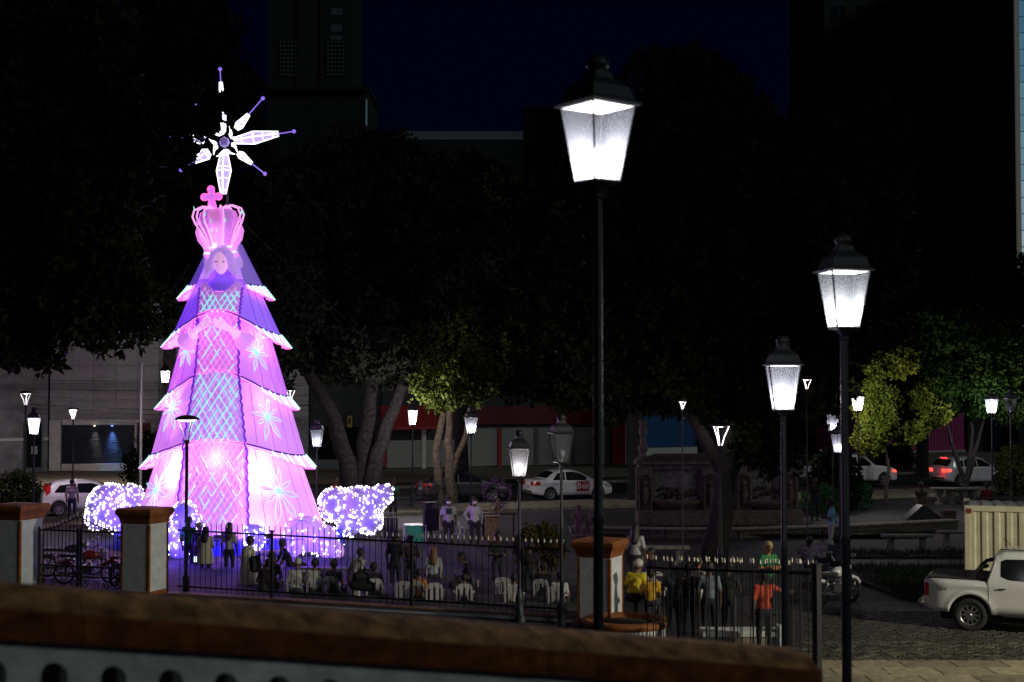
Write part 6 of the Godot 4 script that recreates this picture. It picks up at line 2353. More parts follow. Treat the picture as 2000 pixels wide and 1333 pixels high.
func clouds() -> void:
	light_cloud("big round light cloud left of the statue beyond the gate", P(-14.21, 51.61), [[Vector3(-0.35, 1.15, 0), 0.78], [Vector3(0.35, 1.4, -0.1), 0.52], [Vector3(0.1, 0.65, 0.15), 0.5], [Vector3(-0.75, 0.75, 0.1), 0.42], [Vector3(0.75, 0.85, -0.2), 0.4]], 430, 0.34, 1.2)
	light_cloud("low light cloud between the left big cloud and the robe", P(-12.88, 51.5), [[Vector3(-0.5, 0.7, 0), 0.5], [Vector3(0.2, 0.75, 0), 0.46], [Vector3(0.75, 0.55, 0.1), 0.42]], 120, 0.3, 1.2)
	light_cloud("upright light cloud behind the person in green", P(-10.72, 46.0), [[Vector3(0.15, 1.45, 0), 0.32], [Vector3(-0.05, 1.0, 0.05), 0.3], [Vector3(-0.28, 0.6, 0.1), 0.34], [Vector3(0.5, 1.05, 0), 0.27], [Vector3(0.0, 0.15, 0.1), 0.28]], 110, 0.16)
	light_cloud("small light cloud at the middle of the plinth", P(-8.29, 45.8), [[Vector3(0, 0.55, 0), 0.28], [Vector3(0.12, 0.8, 0), 0.24], [Vector3(-0.12, 0.86, 0), 0.2]], 60, 0.22)
	light_cloud("pink arched light cloud on the robe's right foot", P(-6.46, 46.3), [[Vector3(-0.3, 0.7, 0), 0.6], [Vector3(0.3, 0.52, 0.05), 0.5], [Vector3(-0.7, 0.2, 0.1), 0.3], [Vector3(0.65, 0.15, 0.1), 0.36]], 70, 0.62, 5.0, Color(0.72, 0.28, 0.95))
	light_cloud("big lumpy light cloud before the forked tree", P(-5.56, 50.5, 0.3), [[Vector3(-0.7, 1.0, 0), 0.58], [Vector3(0.05, 0.95, 0), 0.66], [Vector3(0.6, 1.15, 0), 0.48], [Vector3(1.0, 1.38, 0.05), 0.34], [Vector3(0.5, 0.45, 0.05), 0.45], [Vector3(-0.2, 0.3, 0.0), 0.4]], 420, 0.3, 1.2)


func square() -> void:
	var stone := rough_mat("fountain_stone", lin(0.2, 0.15, 0.11), 0.85, 0.8, 0.5, 0.8)
	var cream := rough_mat("fountain_cream", lin(0.24, 0.21, 0.2), 0.8, 0.6, 0.6, 0.5)
	var dark := rough_mat("fountain_relief", lin(0.12, 0.08, 0.055), 0.9, 1.4, 0.4, 1.5)
	# the wall fountain: two shell basins between niched pilasters
	var t := thing("wall_fountain", "ornate stone wall fountain with shell basins and corner urns", "fountain", P(8.03, 55.5), 0.03)
	block_on(t, "wall", Vector3(0, 1.3, -0.3), Vector3(6.0, 2.2, 0.6), cream, 0.03)
	block_on(t, "step", Vector3(0, 0.42, 0.1), Vector3(6.4, 0.6, 1.1), stone, 0.04)
	block_on(t, "cornice", Vector3(0, 2.52, -0.2), Vector3(6.5, 0.12, 1.0), stone, 0.03)
	block_on(t, "frieze", Vector3(0, 2.36, -0.25), Vector3(6.2, 0.2, 0.76), cream, 0.02)
	for k in 48:
		block_on(t, "dentil", Vector3(-2.98 + k * 0.127, 2.37, 0.155), Vector3(0.07, 0.17, 0.06), cream, 0.0)
	var rf := sf()
	prism(rf, PackedVector2Array([Vector2(-3.1, 2.58), Vector2(3.1, 2.58), Vector2(2.4, 2.86), Vector2(-2.4, 2.86)]), -0.6, 0.1)
	obj("roof", rf, dark, t)
	for x in [-2.9, -0.35, 0.95, 2.75]:
		var pl := block_on(t, "pilaster", Vector3(x, 1.5, 0.14), Vector3(0.66, 1.72, 0.3), stone, 0.02)
		var st := sf()
		var poly := PackedVector2Array([Vector2(-0.2, -0.75), Vector2(0.2, -0.75), Vector2(0.2, 0.35)])
		for i in 9:
			poly.append(Vector2(0, 0.35) + Vector2(cos(PI * i / 8.0), sin(PI * i / 8.0)) * 0.2)
		prism(st, poly, 0.15, 0.158, Transform3D(Basis(), Vector3(x, 1.5, 0.14)))
		obj("niche", st, dark, t)
		st = sf()
		for i in 11:
			var q := PI * i / 10.0
			ball(st, Vector3(x + cos(q) * 0.24, 1.86 + sin(q) * 0.24, 0.31), Vector3.ONE * 0.04, 6, 4)
		for s in [-1.0, 1.0]:
			bar(st, Vector3(x + s * 0.24, 0.75, 0.31), Vector3(x + s * 0.24, 1.86, 0.31), 0.035)
		ball(st, Vector3(x, 1.75, 0.3), Vector3(0.1, 0.13, 0.08), 8, 6)
		tube(st, [Vector3(x, 1.62, 0.32), Vector3(x + 0.05, 1.35, 0.34), Vector3(x - 0.02, 0.95, 0.32)], [0.06, 0.12, 0.05], 8)
		obj("niche_carving", st, stone, t)
	for x in [-1.65, 1.85]:
		var st := sf()
		lathe(st, [Vector2(0.12, 0.35), Vector2(0.2, 0.55), Vector2(0.45, 0.72), Vector2(0.9, 0.92), Vector2(0.98, 1.0), Vector2(1.0, 1.06), Vector2(0.92, 1.08), Vector2(0.6, 0.98), Vector2(0, 0.95)], 22, Transform3D(Basis(), Vector3(x, 0, 0.02)), 1, PI, 0.0, 0.95, 0.75)
		obj("shell_basin", st, stone, t)
		st = sf()
		for i in 34:   # the carved relief over the basin
			ball(st, Vector3(x + rng.randf_range(-0.7, 0.7), rng.randf_range(1.15, 1.55), 0.02), Vector3(rng.randf_range(0.05, 0.14), rng.randf_range(0.04, 0.1), 0.09), 6, 4)
		obj("relief", st, dark, t)
	for x in [-2.9, 2.75]:
		var st := sf()
		lathe(st, [Vector2(0.34, 2.58), Vector2(0.34, 2.66), Vector2(0.22, 2.72), Vector2(0.12, 2.85), Vector2(0.2, 3.0), Vector2(0.22, 3.12), Vector2(0.1, 3.24), Vector2(0.13, 3.34), Vector2(0.1, 3.5), Vector2(0.17, 3.72), Vector2(0.12, 3.95), Vector2(0.16, 4.1), Vector2(0.2, 4.14), Vector2(0, 4.2)] if x < 0 else [Vector2(0.45, 2.58), Vector2(0.4, 2.7), Vector2(0.25, 2.8), Vector2(0.14, 2.95), Vector2(0.2, 3.1), Vector2(0.1, 3.3), Vector2(0, 3.45)], 14, Transform3D(Basis(), Vector3(x, 0, -0.25)))
		obj("urn", st, stone, t)
	# the pool's rim
	t = thing("pool_rim", "long low stone rim of the fountain pool", "pool rim", P(8.84, 51.2))
	var marks := [Vector2(2.21, 52.32), Vector2(5.55, 51.61), Vector2(8.14, 51.61), Vector2(12.09, 52.69), Vector2(17.08, 54.99)]
	for i in marks.size() - 1:
		var p: Vector2 = marks[i]
		var q: Vector2 = marks[i + 1]
		var mid := P((p.x + q.x) * 0.5, (p.y + q.y) * 0.5) - t.position
		var yaw := atan2(q.y - p.y, q.x - p.x)
		var st := sf()
		box(st, mid + Vector3(0, 0.15, 0), Vector3(p.distance_to(q), 0.3, 0.35), 0.01, Basis(Vector3.UP, yaw))
		obj("wall", st, stone, t)
		st = sf()
		box(st, mid + Vector3(0, 0.34, 0), Vector3(p.distance_to(q) + 0.1, 0.08, 0.5), 0.02, Basis(Vector3.UP, yaw))
		obj("coping", st, rough_mat("rim_cream", lin(0.42, 0.36, 0.26), 0.8, 0.7, 0.6, 0.4), t)
	tag(obj("pool_water", sheet([Vector2(3.0, 51.5), Vector2(14.8, 51.6), Vector2(14.0, 55.0), Vector2(3.2, 54.8)], 0.14), mat("water", lin(0.004, 0.006, 0.01), 0.08)), "dark still water inside the fountain's rim", "water", "", "structure")
	# a carved group of figures before the pool
	t = thing("carved_figures", "small carved group of figures on a plinth in front of the car door", "statue", P(2.53, 51))
	var b := []
	for s in [[-0.16, 1.0], [0.2, 0.9]]:
		var x: float = s[0]
		var k: float = s[1]
		b.append_array([[Vector3(x, 1.15 * k, 0), Vector3(x, 1.16 * k, 0), 0.1, 0.1, 0], [Vector3(x, 0.95 * k, 0), Vector3(x + 0.02, 0.7 * k, 0.02), 0.13, 0.11, 0], [Vector3(x + 0.05, 0.62 * k, 0), Vector3(x + 0.09, 0.35, 0.05), 0.075, 0.055, 0], [Vector3(x - 0.05, 0.62 * k, 0), Vector3(x - 0.12, 0.34, 0.0), 0.075, 0.055, 0], [Vector3(x + 0.09, 0.35, 0.05), Vector3(x + 0.05, 0.12, 0), 0.055, 0.05, 0], [Vector3(x - 0.12, 0.34, 0), Vector3(x - 0.08, 0.12, 0.05), 0.055, 0.05, 0]])
		b.append([Vector3(x - 0.12, 0.98 * k, 0), Vector3(x - 0.27, 0.82 * k, 0.1), 0.05, 0.04, 0])
		b.append([Vector3(x - 0.27, 0.82 * k, 0.1), Vector3(x - 0.33, 1.02 * k, 0.12), 0.04, 0.035, 0])
		b.append([Vector3(x + 0.12, 0.98 * k, 0), Vector3(x + 0.24, 0.72 * k, 0.12), 0.05, 0.04, 0])
	obj("figures", mesh_of(nets(b, 0.026, 0.03)), rough_mat("carved_pink", lin(0.3, 0.2, 0.18), 0.7, 1.2, 0.4, 0.8), t)
	block_on(t, "plinth", Vector3(0, 0.08, 0), Vector3(0.8, 0.2, 0.5), stone, 0.02)
	# benches
	stone_bench("stone bench with a person leaning back on it", -7.42, 46.61, 0.05, 2.0)
	stone_bench("long dark stone bench beside the statue's right cloud", -5.34, 43, -0.1, 2.3)
	stone_bench("stone bench on the dark lawn nearest the container", 13.28, 48.01, 0.03, 1.7)
	stone_bench("stone bench half hidden by the container", 15.54, 49.26, 0.0, 1.7)
	stone_bench("stone bench behind the yellow shirted man", 4.64, 44.5, 0.0, 1.8)
	# stone table with urn legs near the street
	t = thing("stone_table", "stone table on urn shaped legs near the street", "table", P(20.80, 66.92))
	block_on(t, "top", Vector3(0, 0.72, 0), Vector3(2.2, 0.1, 0.6), mats["bench_stone"], 0.02)
	for x in [-0.75, -0.2, 0.4, 0.85]:
		var st := sf()
		lathe(st, [Vector2(0.2, 0), Vector2(0.2, 0.05), Vector2(0.09, 0.12), Vector2(0.12, 0.3), Vector2(0.22, 0.52), Vector2(0.2, 0.62), Vector2(0.24, 0.67)], 14, Transform3D(Basis(), Vector3(x, 0, 0)))
		obj("leg", st, mats["bench_stone"], t)
	# pedestal with a worn bust
	t = thing("bust_on_pedestal", "weathered brown bust on a stepped pedestal", "statue", P(18.01, 62.75))
	var st := sf()
	lathe(st, [Vector2(0.5, 0), Vector2(0.5, 0.2), Vector2(0.36, 0.24), Vector2(0.3, 0.3), Vector2(0.26, 0.7), Vector2(0.32, 0.76)], 4, Transform3D(Basis(Vector3.UP, PI / 4), Vector3.ZERO), -1)
	obj("pedestal", st, rough_mat("brown_stone", lin(0.16, 0.09, 0.05), 0.85, 1.0, 0.5, 0.6), t)
	obj("bust", mesh_of(nets([[Vector3(0, 0.86, 0), Vector3(0, 1.0, 0), 0.2, 0.1, 0], [Vector3(0, 1.16, 0.02), Vector3(0, 1.2, 0.02), 0.11, 0.11, 0], [Vector3(0, 1.15, 0.1), Vector3(0, 1.18, 0.1), 0.04, 0.03, 0], [Vector3(-0.2, 0.82, 0), Vector3(0.2, 0.82, 0), 0.1, 0.1, 0]], 0.03, 0.04)), mats["brown_stone"], t)
	# slanted plaque
	t = thing("slanted_plaque", "dark slanted panel with a bright edge on a brown block", "plaque", P(16.50, 57.50))
	st = sf()
	prism(st, PackedVector2Array([Vector2(-0.75, 0.1), Vector2(0.7, 0.1), Vector2(0.7, 0.25), Vector2(0.05, 0.72), Vector2(-0.02, 0.72)]), -0.5, 0.3)
	obj("panel", st, mat("plaque_dark", lin(0.05, 0.055, 0.06), 0.3), t)
	st = sf()
	box(st, Vector3(0.37, 0.5, 0.31), Vector3(0.8, 0.04, 0.04), 0.01, Basis(Vector3(0, 0, 1), -0.625))
	obj("edge", st, mat("brass", lin(0.6, 0.5, 0.32), 0.3, 0.7), t)
	block_on(t, "block", Vector3(1.1, 0.2, 0), Vector3(0.5, 0.65, 0.5), mats["brown_stone"], 0.02)
	# loudspeakers, table, pulpit
	loudspeaker("black loudspeaker beside the white barrier under the light cloud", -4.40, 51.80, 0.0, 0.9, 0.1)
	loudspeaker("black loudspeaker left of the man in the printed shirt", -2.90, 51, 0.55, 1.0, 0.15)
	t = thing("speaker_stand", "black stand under the second loudspeaker", "stand", S(-2.90, 51))
	st = sf()
	for k in 3:
		var a := TAU * k / 3
		bar(st, Vector3(cos(a) * 0.35, 0.02, sin(a) * 0.35), Vector3(0, 0.4, 0), 0.015)
	bar(st, Vector3(0, 0.35, 0), Vector3(0, 0.55, 0), 0.025)
	obj("tripod", st, mats["speaker_black"], t)
	t = thing("plastic_table", "white plastic table with a green cloth in front of the statue", "table", S(-3.44, 51.06))
	var wp := mat("white_plastic", lin(0.72, 0.72, 0.7), 0.38)
	block_on(t, "top", Vector3(0, 0.73, 0), Vector3(0.86, 0.04, 0.8), wp, 0.015)
	for sx in [-1.0, 1.0]:
		for sz in [-1.0, 1.0]:
			st = sf()
			tube(st, [Vector3(0.4 * sx, 0, 0.37 * sz), Vector3(0.38 * sx, 0.71, 0.35 * sz)], [0.03, 0.04], 6)
			obj("leg", st, wp, t)
	st = sf()
	st.set_smooth_group(1)
	for i in 12:
		var q := []
		for e in [[i, 0.72], [i + 1, 0.72], [i + 1, 0.14], [i, 0.14]]:
			q.append(Vector3(-0.3 + 0.05 * e[0], e[1], 0.41 + 0.02 * sin(e[0] * 1.9) * (0.9 - e[1])))
		quad(st, q[0], q[1], q[2], q[3], Vector3(0, 0, 1))
		quad(st, q[0] - Vector3(0, 0, 0.01), q[1] - Vector3(0, 0, 0.01), q[2] - Vector3(0, 0, 0.01), q[3] - Vector3(0, 0, 0.01), Vector3(0, 0, -1))
	tag(obj("green_cloth", st, mat("green_cloth", lin(0.03, 0.36, 0.14), 0.8), self, t.position + Vector3(0, 0.03, 0.02)), "bright green cloth hanging from the white plastic table", "cloth")
	t = thing("wooden_pulpit", "tan wooden reading desk right of the masked man", "desk", S(-0.71, 51.06))
	block_on(t, "cabinet", Vector3(0, 0.5, 0), Vector3(0.42, 1.0, 0.4), rough_mat("tan_wood", lin(0.3, 0.2, 0.08), 0.6, 1.2, 0.6, 0.3), 0.02)
	block_on(t, "top", Vector3(0, 1.04, 0), Vector3(0.5, 0.06, 0.46), mats["tan_wood"], 0.02)
	st = sf()
	bar(st, Vector3(0.15, 1.05, 0.1), Vector3(0.45, 1.4, 0.2), 0.012)
	ball(st, Vector3(0.47, 1.43, 0.2), Vector3.ONE * 0.03, 8, 6)
	obj("microphone", st, mat("mic_grey", lin(0.4, 0.4, 0.4), 0.4), t)
	t = tree("flower_vase", "lilac flowers in a vase above the reading desk", P(-0.49, 52, 0.9), [[[Vector3(0, 0, 0), Vector3(0, 0.25, 0), Vector3(0, 0.5, 0)], [0.1, 0.12, 0.05]]], [[Vector3(0, 0.7, 0), Vector3(0.3, 0.34, 0.28), 80]], 0.1, [Color(0.06, 0.03, 0.06), Color(0.2, 0.12, 0.2)], mats["tan_wood"])
	t.set_meta("category", "flowers")
	t = thing("flower_stand", "low table under the lilac flowers", "table", P(-0.49, 52))
	block_on(t, "top", Vector3(0, 0.86, 0), Vector3(1.3, 0.06, 0.6), mat("dark_wood", lin(0.03, 0.02, 0.02), 0.5), 0.015)
	for sx in [-1.0, 1.0]:
		block_on(t, "leg", Vector3(0.55 * sx, 0.42, 0), Vector3(0.07, 0.83, 0.5), mats["dark_wood"], 0.01)
	# the clipped hedge box
	t = tree("clipped_hedge", "square clipped brown hedge behind the lantern pair", P(0.78, 41.5), [[[Vector3(0, 0, 0), Vector3(0, 0.3, 0), Vector3(0, 0.7, 0)], [0.05, 0.04, 0.03]]], [[Vector3(-0.3, 0.75, 0), Vector3(0.42, 0.72, 0.3), 420], [Vector3(0.3, 0.75, 0), Vector3(0.42, 0.72, 0.3), 420]], 0.11, [Color(0.03, 0.025, 0.008), Color(0.1, 0.07, 0.025)], mats["bark"])
	t.set_meta("category", "hedge")
	# low planters
	t = thing("round_planter", "round planter with an ochre rim beside the right pillar", "planter", P(2.5, 31.5))
	ring_wall(t, "wall", 0.78, 0.92, 0.0, 0.2, rough_mat("pillar_white", Color.WHITE))
	st = sf()
	lathe(st, [Vector2(0.93, 0.19), Vector2(0.97, 0.22), Vector2(0.98, 0.3), Vector2(0.95, 0.34), Vector2(0.78, 0.35), Vector2(0.76, 0.2)], 36)
	obj("rim", st, rough_mat("ochre", Color.WHITE), t)
	for k in 30:
		var a := PI * 0.05 + PI * 0.9 * k / 29.0
		var stv := sf()
		box(stv, Vector3(cos(a) * 0.925, 0.1, sin(a) * 0.925), Vector3(0.02, 0.18, 0.03), 0.0, Basis(Vector3.UP, -a))
		obj("moulding", stv, mat("moulding_shade", lin(0.3, 0.31, 0.3), 0.8), t)
	st = sf()
	lathe(st, [Vector2(0.77, 0.24), Vector2(0, 0.27)], 20)
	obj("soil", st, mat("soil", lin(0.02, 0.014, 0.01), 0.95), t)
	t = thing("low_white_wall", "low white seat wall behind the right railing", "wall", P(4.71, 29.4))
	block_on(t, "body", Vector3(0, 0.17, 0), Vector3(1.62, 0.34, 0.55), rough_mat("seat_tan", lin(0.3, 0.24, 0.18), 0.85, 0.6, 0.7, 0.4), 0.01)
	block_on(t, "seat_top", Vector3(0, 0.4, 0), Vector3(1.68, 0.12, 0.62), mats["pillar_white"], 0.02)
	block_on(t, "end_block", Vector3(0.78, 0.3, 0.2), Vector3(0.18, 0.56, 0.3), mats["pillar_white"], 0.02)
	# barriers round the statue
	for s in [["grey crowd barrier beside the big right light cloud", -5.15, 51.5, -0.06, 1.9], ["crowd barrier in front of the statue's middle", -8.42, 45.0, 0.0, 3.0], ["crowd barrier in front of the arched light cloud", -5.99, 45.0, 0.04, 2.2]]:
		t = thing("crowd_barrier", s[0], "barrier", S(s[1], s[2]), s[3], "metal crowd barriers")
		var bm := mat("barrier_steel", lin(0.32, 0.33, 0.36), 0.4, 0.5)
		st = sf()
		var hw: float = s[4] * 0.5
		tube(st, [Vector3(-hw, 0, 0), Vector3(-hw, 1.1, 0), Vector3(hw, 1.1, 0), Vector3(hw, 0, 0)], [0.02], 6)
		bar(st, Vector3(-hw, 0.15, 0), Vector3(hw, 0.15, 0), 0.015)
		for sx in [-1.0, 1.0]:
			bar(st, Vector3(hw * 0.8 * sx, 0.03, -0.3), Vector3(hw * 0.8 * sx, 0.03, 0.3), 0.018)
		obj("frame", st, bm, t)
		var n := int(s[4] / 0.13)
		for k in n:
			var o := obj("bar", spear_bar(0.94, 0.009), bm, t, Vector3(-hw + (k + 0.5) * s[4] / n, 0.15, 0))
	# the shipping container behind the pickup
	var cream_paint := rough_mat("container_paint", lin(0.46, 0.43, 0.3), 0.5, 0.5, 0.8, 0.1)
	t = thing("shipping_container", "cream corrugated shipping container behind the pickup", "container", P(10.92, 34.4), -0.3)
	var cw := 6.06
	st = sf()
	var poly := PackedVector2Array()
	poly.append(Vector2(0.12, 0.0))
	var x := 0.12
	while x < cw - 0.3:
		poly.append(Vector2(x, -0.03)); poly.append(Vector2(x + 0.1, -0.03)); poly.append(Vector2(x + 0.14, -0.066)); poly.append(Vector2(x + 0.24, -0.066))
		x += 0.28
	poly.append(Vector2(x, -0.03))
	poly.append(Vector2(cw - 0.1, -0.03))
	poly.append(Vector2(cw - 0.1, -0.2))
	poly.append(Vector2(0.12, -0.2))
	prism(st, poly, 0.14, 2.46, Transform3D(Basis(Vector3(1, 0, 0), Vector3(0, 0, 1), Vector3(0, 1, 0)), Vector3.ZERO))
	obj("corrugated_side", st, cream_paint, t)
	st = sf()
	box(st, Vector3(cw * 0.5, 1.3, -1.3), Vector3(cw - 0.1, 2.3, 2.3), 0.0)
	obj("box", st, cream_paint, t)
	for xx in [0.06, cw - 0.06]:
		for z in [-0.08, -2.36]:
			block_on(t, "corner_post", Vector3(xx, 1.3, z), Vector3(0.14, 2.58, 0.16), cream_paint, 0.012)
	for y in [0.08, 2.52]:
		block_on(t, "rail", Vector3(cw * 0.5, y, -0.06), Vector3(cw - 0.24, 0.14, 0.12), cream_paint, 0.01)
	st = sf()
	for k in 20:
		box(st, Vector3(0.2 + k * 0.3, 2.535, -1.22), Vector3(0.16, 0.03, 2.3), 0.01)
	box(st, Vector3(cw * 0.5, 2.51, -1.22), Vector3(cw - 0.15, 0.04, 2.36), 0.0)
	obj("roof", st, rough_mat("container_roof", lin(0.36, 0.37, 0.38), 0.6, 0.6, 0.7, 0.2), t)
	block_on(t, "mark", Vector3(0.1, 2.46, 0.012), Vector3(0.11, 0.12, 0.01), mat("mark_red", lin(0.12, 0.015, 0.01), 0.7), 0.0)


func cars() -> void:
	var white := paint("white", lin(0.6, 0.6, 0.6))
	var red_dull := mat("tail_red", lin(0.35, 0.01, 0.008), 0.25)
	var red_lit := mat("brake_lamp_lit", lin(0.5, 0.02, 0.02), 0.3, 0.0, lin(1.0, 0.06, 0.04), 2.6)
	var clear := mat("head_lamp", lin(0.5, 0.5, 0.52), 0.1, 0.5)
	var yaw := atan(0.4179)
	# white hatchback at the left
	var c := Car.new()
	c.length = 3.95
	c.half = 0.84
	c.belt = 0.93
	c.top = [Vector2(0, 0.62), Vector2(0.02, 0.82), Vector2(0.1, 0.98), Vector2(0.42, 1.36), Vector2(0.62, 1.44), Vector2(1.2, 1.475), Vector2(1.9, 1.46), Vector2(2.3, 1.38), Vector2(3.05, 0.99), Vector2(3.5, 0.9), Vector2(3.85, 0.74), Vector2(3.95, 0.56)]
	c.bottom = [Vector2(0, 0.38), Vector2(0.3, 0.26), Vector2(3.6, 0.24), Vector2(3.95, 0.32)]
	c.wheels = [0.68, 3.15]
	c.r = 0.3
	c.arch = 0.36
	var t := car("white hatchback parked at the far left beyond the gate pillar", "car", c, P(-18.23, 60.9) + Vector3(-1.9, 0, 0), yaw, white, {
		"windows": [[0.5, 1.36, [Vector2(0.5, 1.0), Vector2(1.4, 0.97)], [Vector2(0.5, 1.05), Vector2(0.7, 1.3), Vector2(1.36, 1.37)]], [1.42, 2.75, [Vector2(1.4, 0.97), Vector2(2.75, 0.95)], [Vector2(1.4, 1.37), Vector2(2.0, 1.37), Vector2(2.3, 1.28), Vector2(2.75, 1.03)]]],
		"glass": [[0.14, 0.4], [2.36, 3.0]], "seams": [1.0, 1.4, 2.7], "handles": [1.12, 2.05], "mirrors": [2.6], "spokes": 9,
		"lamps": [["tail_light", 0.13, 0.34, 0.86, 1.22, red_dull, 0.16, 0.12], ["headlight", 3.5, 3.85, 0.66, 0.8, clear, -0.04, -0.1]]})
	# white saloon with the red door sign
	c = Car.new()
	c.length = 4.25
	c.half = 0.84
	c.belt = 0.92
	c.top = [Vector2(0, 0.6), Vector2(0.02, 0.82), Vector2(0.12, 0.98), Vector2(0.62, 1.02), Vector2(1.15, 1.38), Vector2(1.6, 1.46), Vector2(2.1, 1.45), Vector2(2.45, 1.36), Vector2(3.2, 0.98), Vector2(3.8, 0.86), Vector2(4.15, 0.7), Vector2(4.25, 0.52)]
	c.bottom = [Vector2(0, 0.38), Vector2(0.35, 0.26), Vector2(3.9, 0.22), Vector2(4.25, 0.28)]
	c.wheels = [0.85, 3.4]
	c.r = 0.3
	c.arch = 0.36
	var side_win := [[0.98, 1.62, [Vector2(0.98, 0.98), Vector2(1.62, 0.96)], [Vector2(0.98, 1.02), Vector2(1.25, 1.3), Vector2(1.62, 1.37)]], [1.68, 2.9, [Vector2(1.6, 0.96), Vector2(2.9, 0.94)], [Vector2(1.6, 1.37), Vector2(2.1, 1.36), Vector2(2.45, 1.27), Vector2(2.9, 1.03)]]]
	t = car("white saloon with a red lettered sign on its door", "car", c, P(2.77, 70.1) + Vector3(-2.0, 0, 0.8), yaw, white, {
		"windows": side_win, "glass": [[0.68, 1.1], [2.5, 3.15]], "seams": [0.98, 1.65, 2.85], "handles": [1.15, 2.2], "mirrors": [2.8], "spokes": 6,
		"lamps": [["tail_light", 0.01, 0.3, 0.72, 0.93, red_dull, 0.03, 0.0], ["headlight", 3.75, 4.1, 0.62, 0.78, clear, -0.04, -0.1]]})
	var sg := sf()
	car_patch(sg, c, 2.22, 2.9, [Vector2(0, 0.42), Vector2(9, 0.42)], [Vector2(0, 0.9), Vector2(9, 0.9)], 0.012, 1.0, 4, 3)
	var sign := obj("door_sign", sg, mat("sign_red", lin(0.28, 0.008, 0.015), 0.6), t)
	text_on(sign, "Doz", 0.36, Vector3(2.56, 0.66, car_half(c, 2.5, 0.66) + 0.02), Vector3.ZERO, mat("letter_white", lin(0.6, 0.6, 0.58), 0.6))
	# dark saloon behind the twin-stemmed tree
	t = car("dark grey saloon behind the twin stemmed tree", "car", c, P(-2.37, 68.6) + Vector3(-2.0, 0, 0.8), yaw, paint("dark", lin(0.018, 0.018, 0.022)), {
		"windows": side_win, "glass": [[0.68, 1.1], [2.5, 3.15]], "seams": [0.98, 1.65, 2.85], "handles": [1.15, 2.2], "mirrors": [2.8], "spokes": 10,
		"lamps": [["tail_light", 0.01, 0.3, 0.72, 0.93, red_dull, 0.03, 0.0], ["headlight", 3.75, 4.1, 0.62, 0.78, clear, -0.04, -0.1]]})
	# white compact off-roader braking at the right
	c = Car.new()
	c.length = 4.3
	c.half = 0.9
	c.belt = 1.06
	c.top = [Vector2(0, 0.72), Vector2(0.02, 0.96), Vector2(0.12, 1.1), Vector2(0.5, 1.52), Vector2(0.62, 1.6), Vector2(1.4, 1.665), Vector2(2.1, 1.63), Vector2(2.5, 1.53), Vector2(3.1, 1.14), Vector2(3.8, 1.0), Vector2(4.2, 0.82), Vector2(4.3, 0.6)]
	c.bottom = [Vector2(0, 0.42), Vector2(0.35, 0.3), Vector2(3.9, 0.28), Vector2(4.3, 0.34)]
	c.wheels = [0.85, 3.45]
	c.r = 0.345
	c.arch = 0.41
	t = car("white off roader with glowing red tail lights", "car", c, P(25.58, 79.6) + Vector3(-2.05, 0, 0.8), yaw, white, {"name": "moving_car",
		"windows": [[1.15, 2.0, [Vector2(1.1, 1.12), Vector2(2.0, 1.1)], [Vector2(1.1, 1.4), Vector2(1.35, 1.53), Vector2(2.0, 1.55)]], [2.05, 3.0, [Vector2(2.0, 1.1), Vector2(3.0, 1.1)], [Vector2(2.0, 1.55), Vector2(2.4, 1.47), Vector2(3.0, 1.15)]], [0.72, 1.08, [Vector2(0.7, 1.14), Vector2(1.1, 1.12)], [Vector2(0.7, 1.36), Vector2(1.1, 1.5)]]],
		"glass": [[0.16, 0.46], [2.58, 3.06]], "seams": [1.15, 2.02, 3.0], "handles": [1.35, 2.3], "mirrors": [2.85], "spokes": 5,
		"lamps": [["brake_lamp", 0.01, 0.26, 0.82, 1.0, red_lit, 0.03, 0.0], ["headlight", 3.8, 4.15, 0.74, 0.92, clear, -0.04, -0.1]]})
	var bl := sf()
	box(bl, Vector3(0.44, 1.585, 0), Vector3(0.06, 0.04, 0.5), 0.01)
	obj("high_brake_lamp", bl, red_lit, t)
	omni(t, Vector3(-0.25, 0.9, 0.55), Color(1.0, 0.15, 0.1), 0.12, 0.1, 8.0)
	# white pickup in front of it, only its bonnet clear of the bushes
	c = pickup_shape()
	t = car("white pickup with red lamps half hidden by the dark bush", "pickup", c, P(18.82, 78.3) + Vector3(-2.6, 0, 0.9), yaw, white, pickup_spec(mat("front_lamp_lit", lin(0.5, 0.05, 0.04), 0.3, 0.0, lin(1.0, 0.1, 0.06), 1.6), clear, false))
	# the white pickup standing on the cobbles
	t = car("white pickup truck parked on cobbles at the right edge", "pickup", c, P(9.62, 33.0), -0.42, white, pickup_spec(mat("headlight_clear", lin(0.5, 0.5, 0.52), 0.1, 0.5), red_dull, true))
	var bed := sf()
	box(bed, Vector3(0.74, 1.195, 0), Vector3(1.3, 0.03, 1.62), 0.01)
	obj("bed_cover", bed, mat("bed_black", lin(0.008, 0.008, 0.008), 0.95), t)
	for s in [-1.0, 1.0]:
		var hoop := sf()
		prism(hoop, PackedVector2Array([Vector2(0.98, 1.17), Vector2(1.1, 1.36), Vector2(1.25, 1.5), Vector2(1.44, 1.55), Vector2(1.44, 1.47), Vector2(1.3, 1.43), Vector2(1.2, 1.34), Vector2(1.16, 1.17)]), s * 0.7 - 0.05, s * 0.7 + 0.05)
		obj("sports_bar", hoop, mat("bed_black", Color.BLACK), t)
	var aer := sf()
	bar(aer, Vector3(2.0, 1.85, 0.3), Vector3(1.72, 2.12, 0.3), 0.008, 5)
	obj("aerial", aer, mat("bed_black", Color.BLACK), t)
	var rail := sf()
	box(rail, Vector3(2.35, 1.88, 0.62), Vector3(1.3, 0.035, 0.04), 0.012)
	obj("roof_rail", rail, mat("chrome", Color.WHITE), t)
	var step := sf()
	box(step, Vector3(2.6, 0.4, 0.9), Vector3(1.7, 0.06, 0.14), 0.02)
	obj("side_step", step, mat("bed_black", Color.BLACK), t)
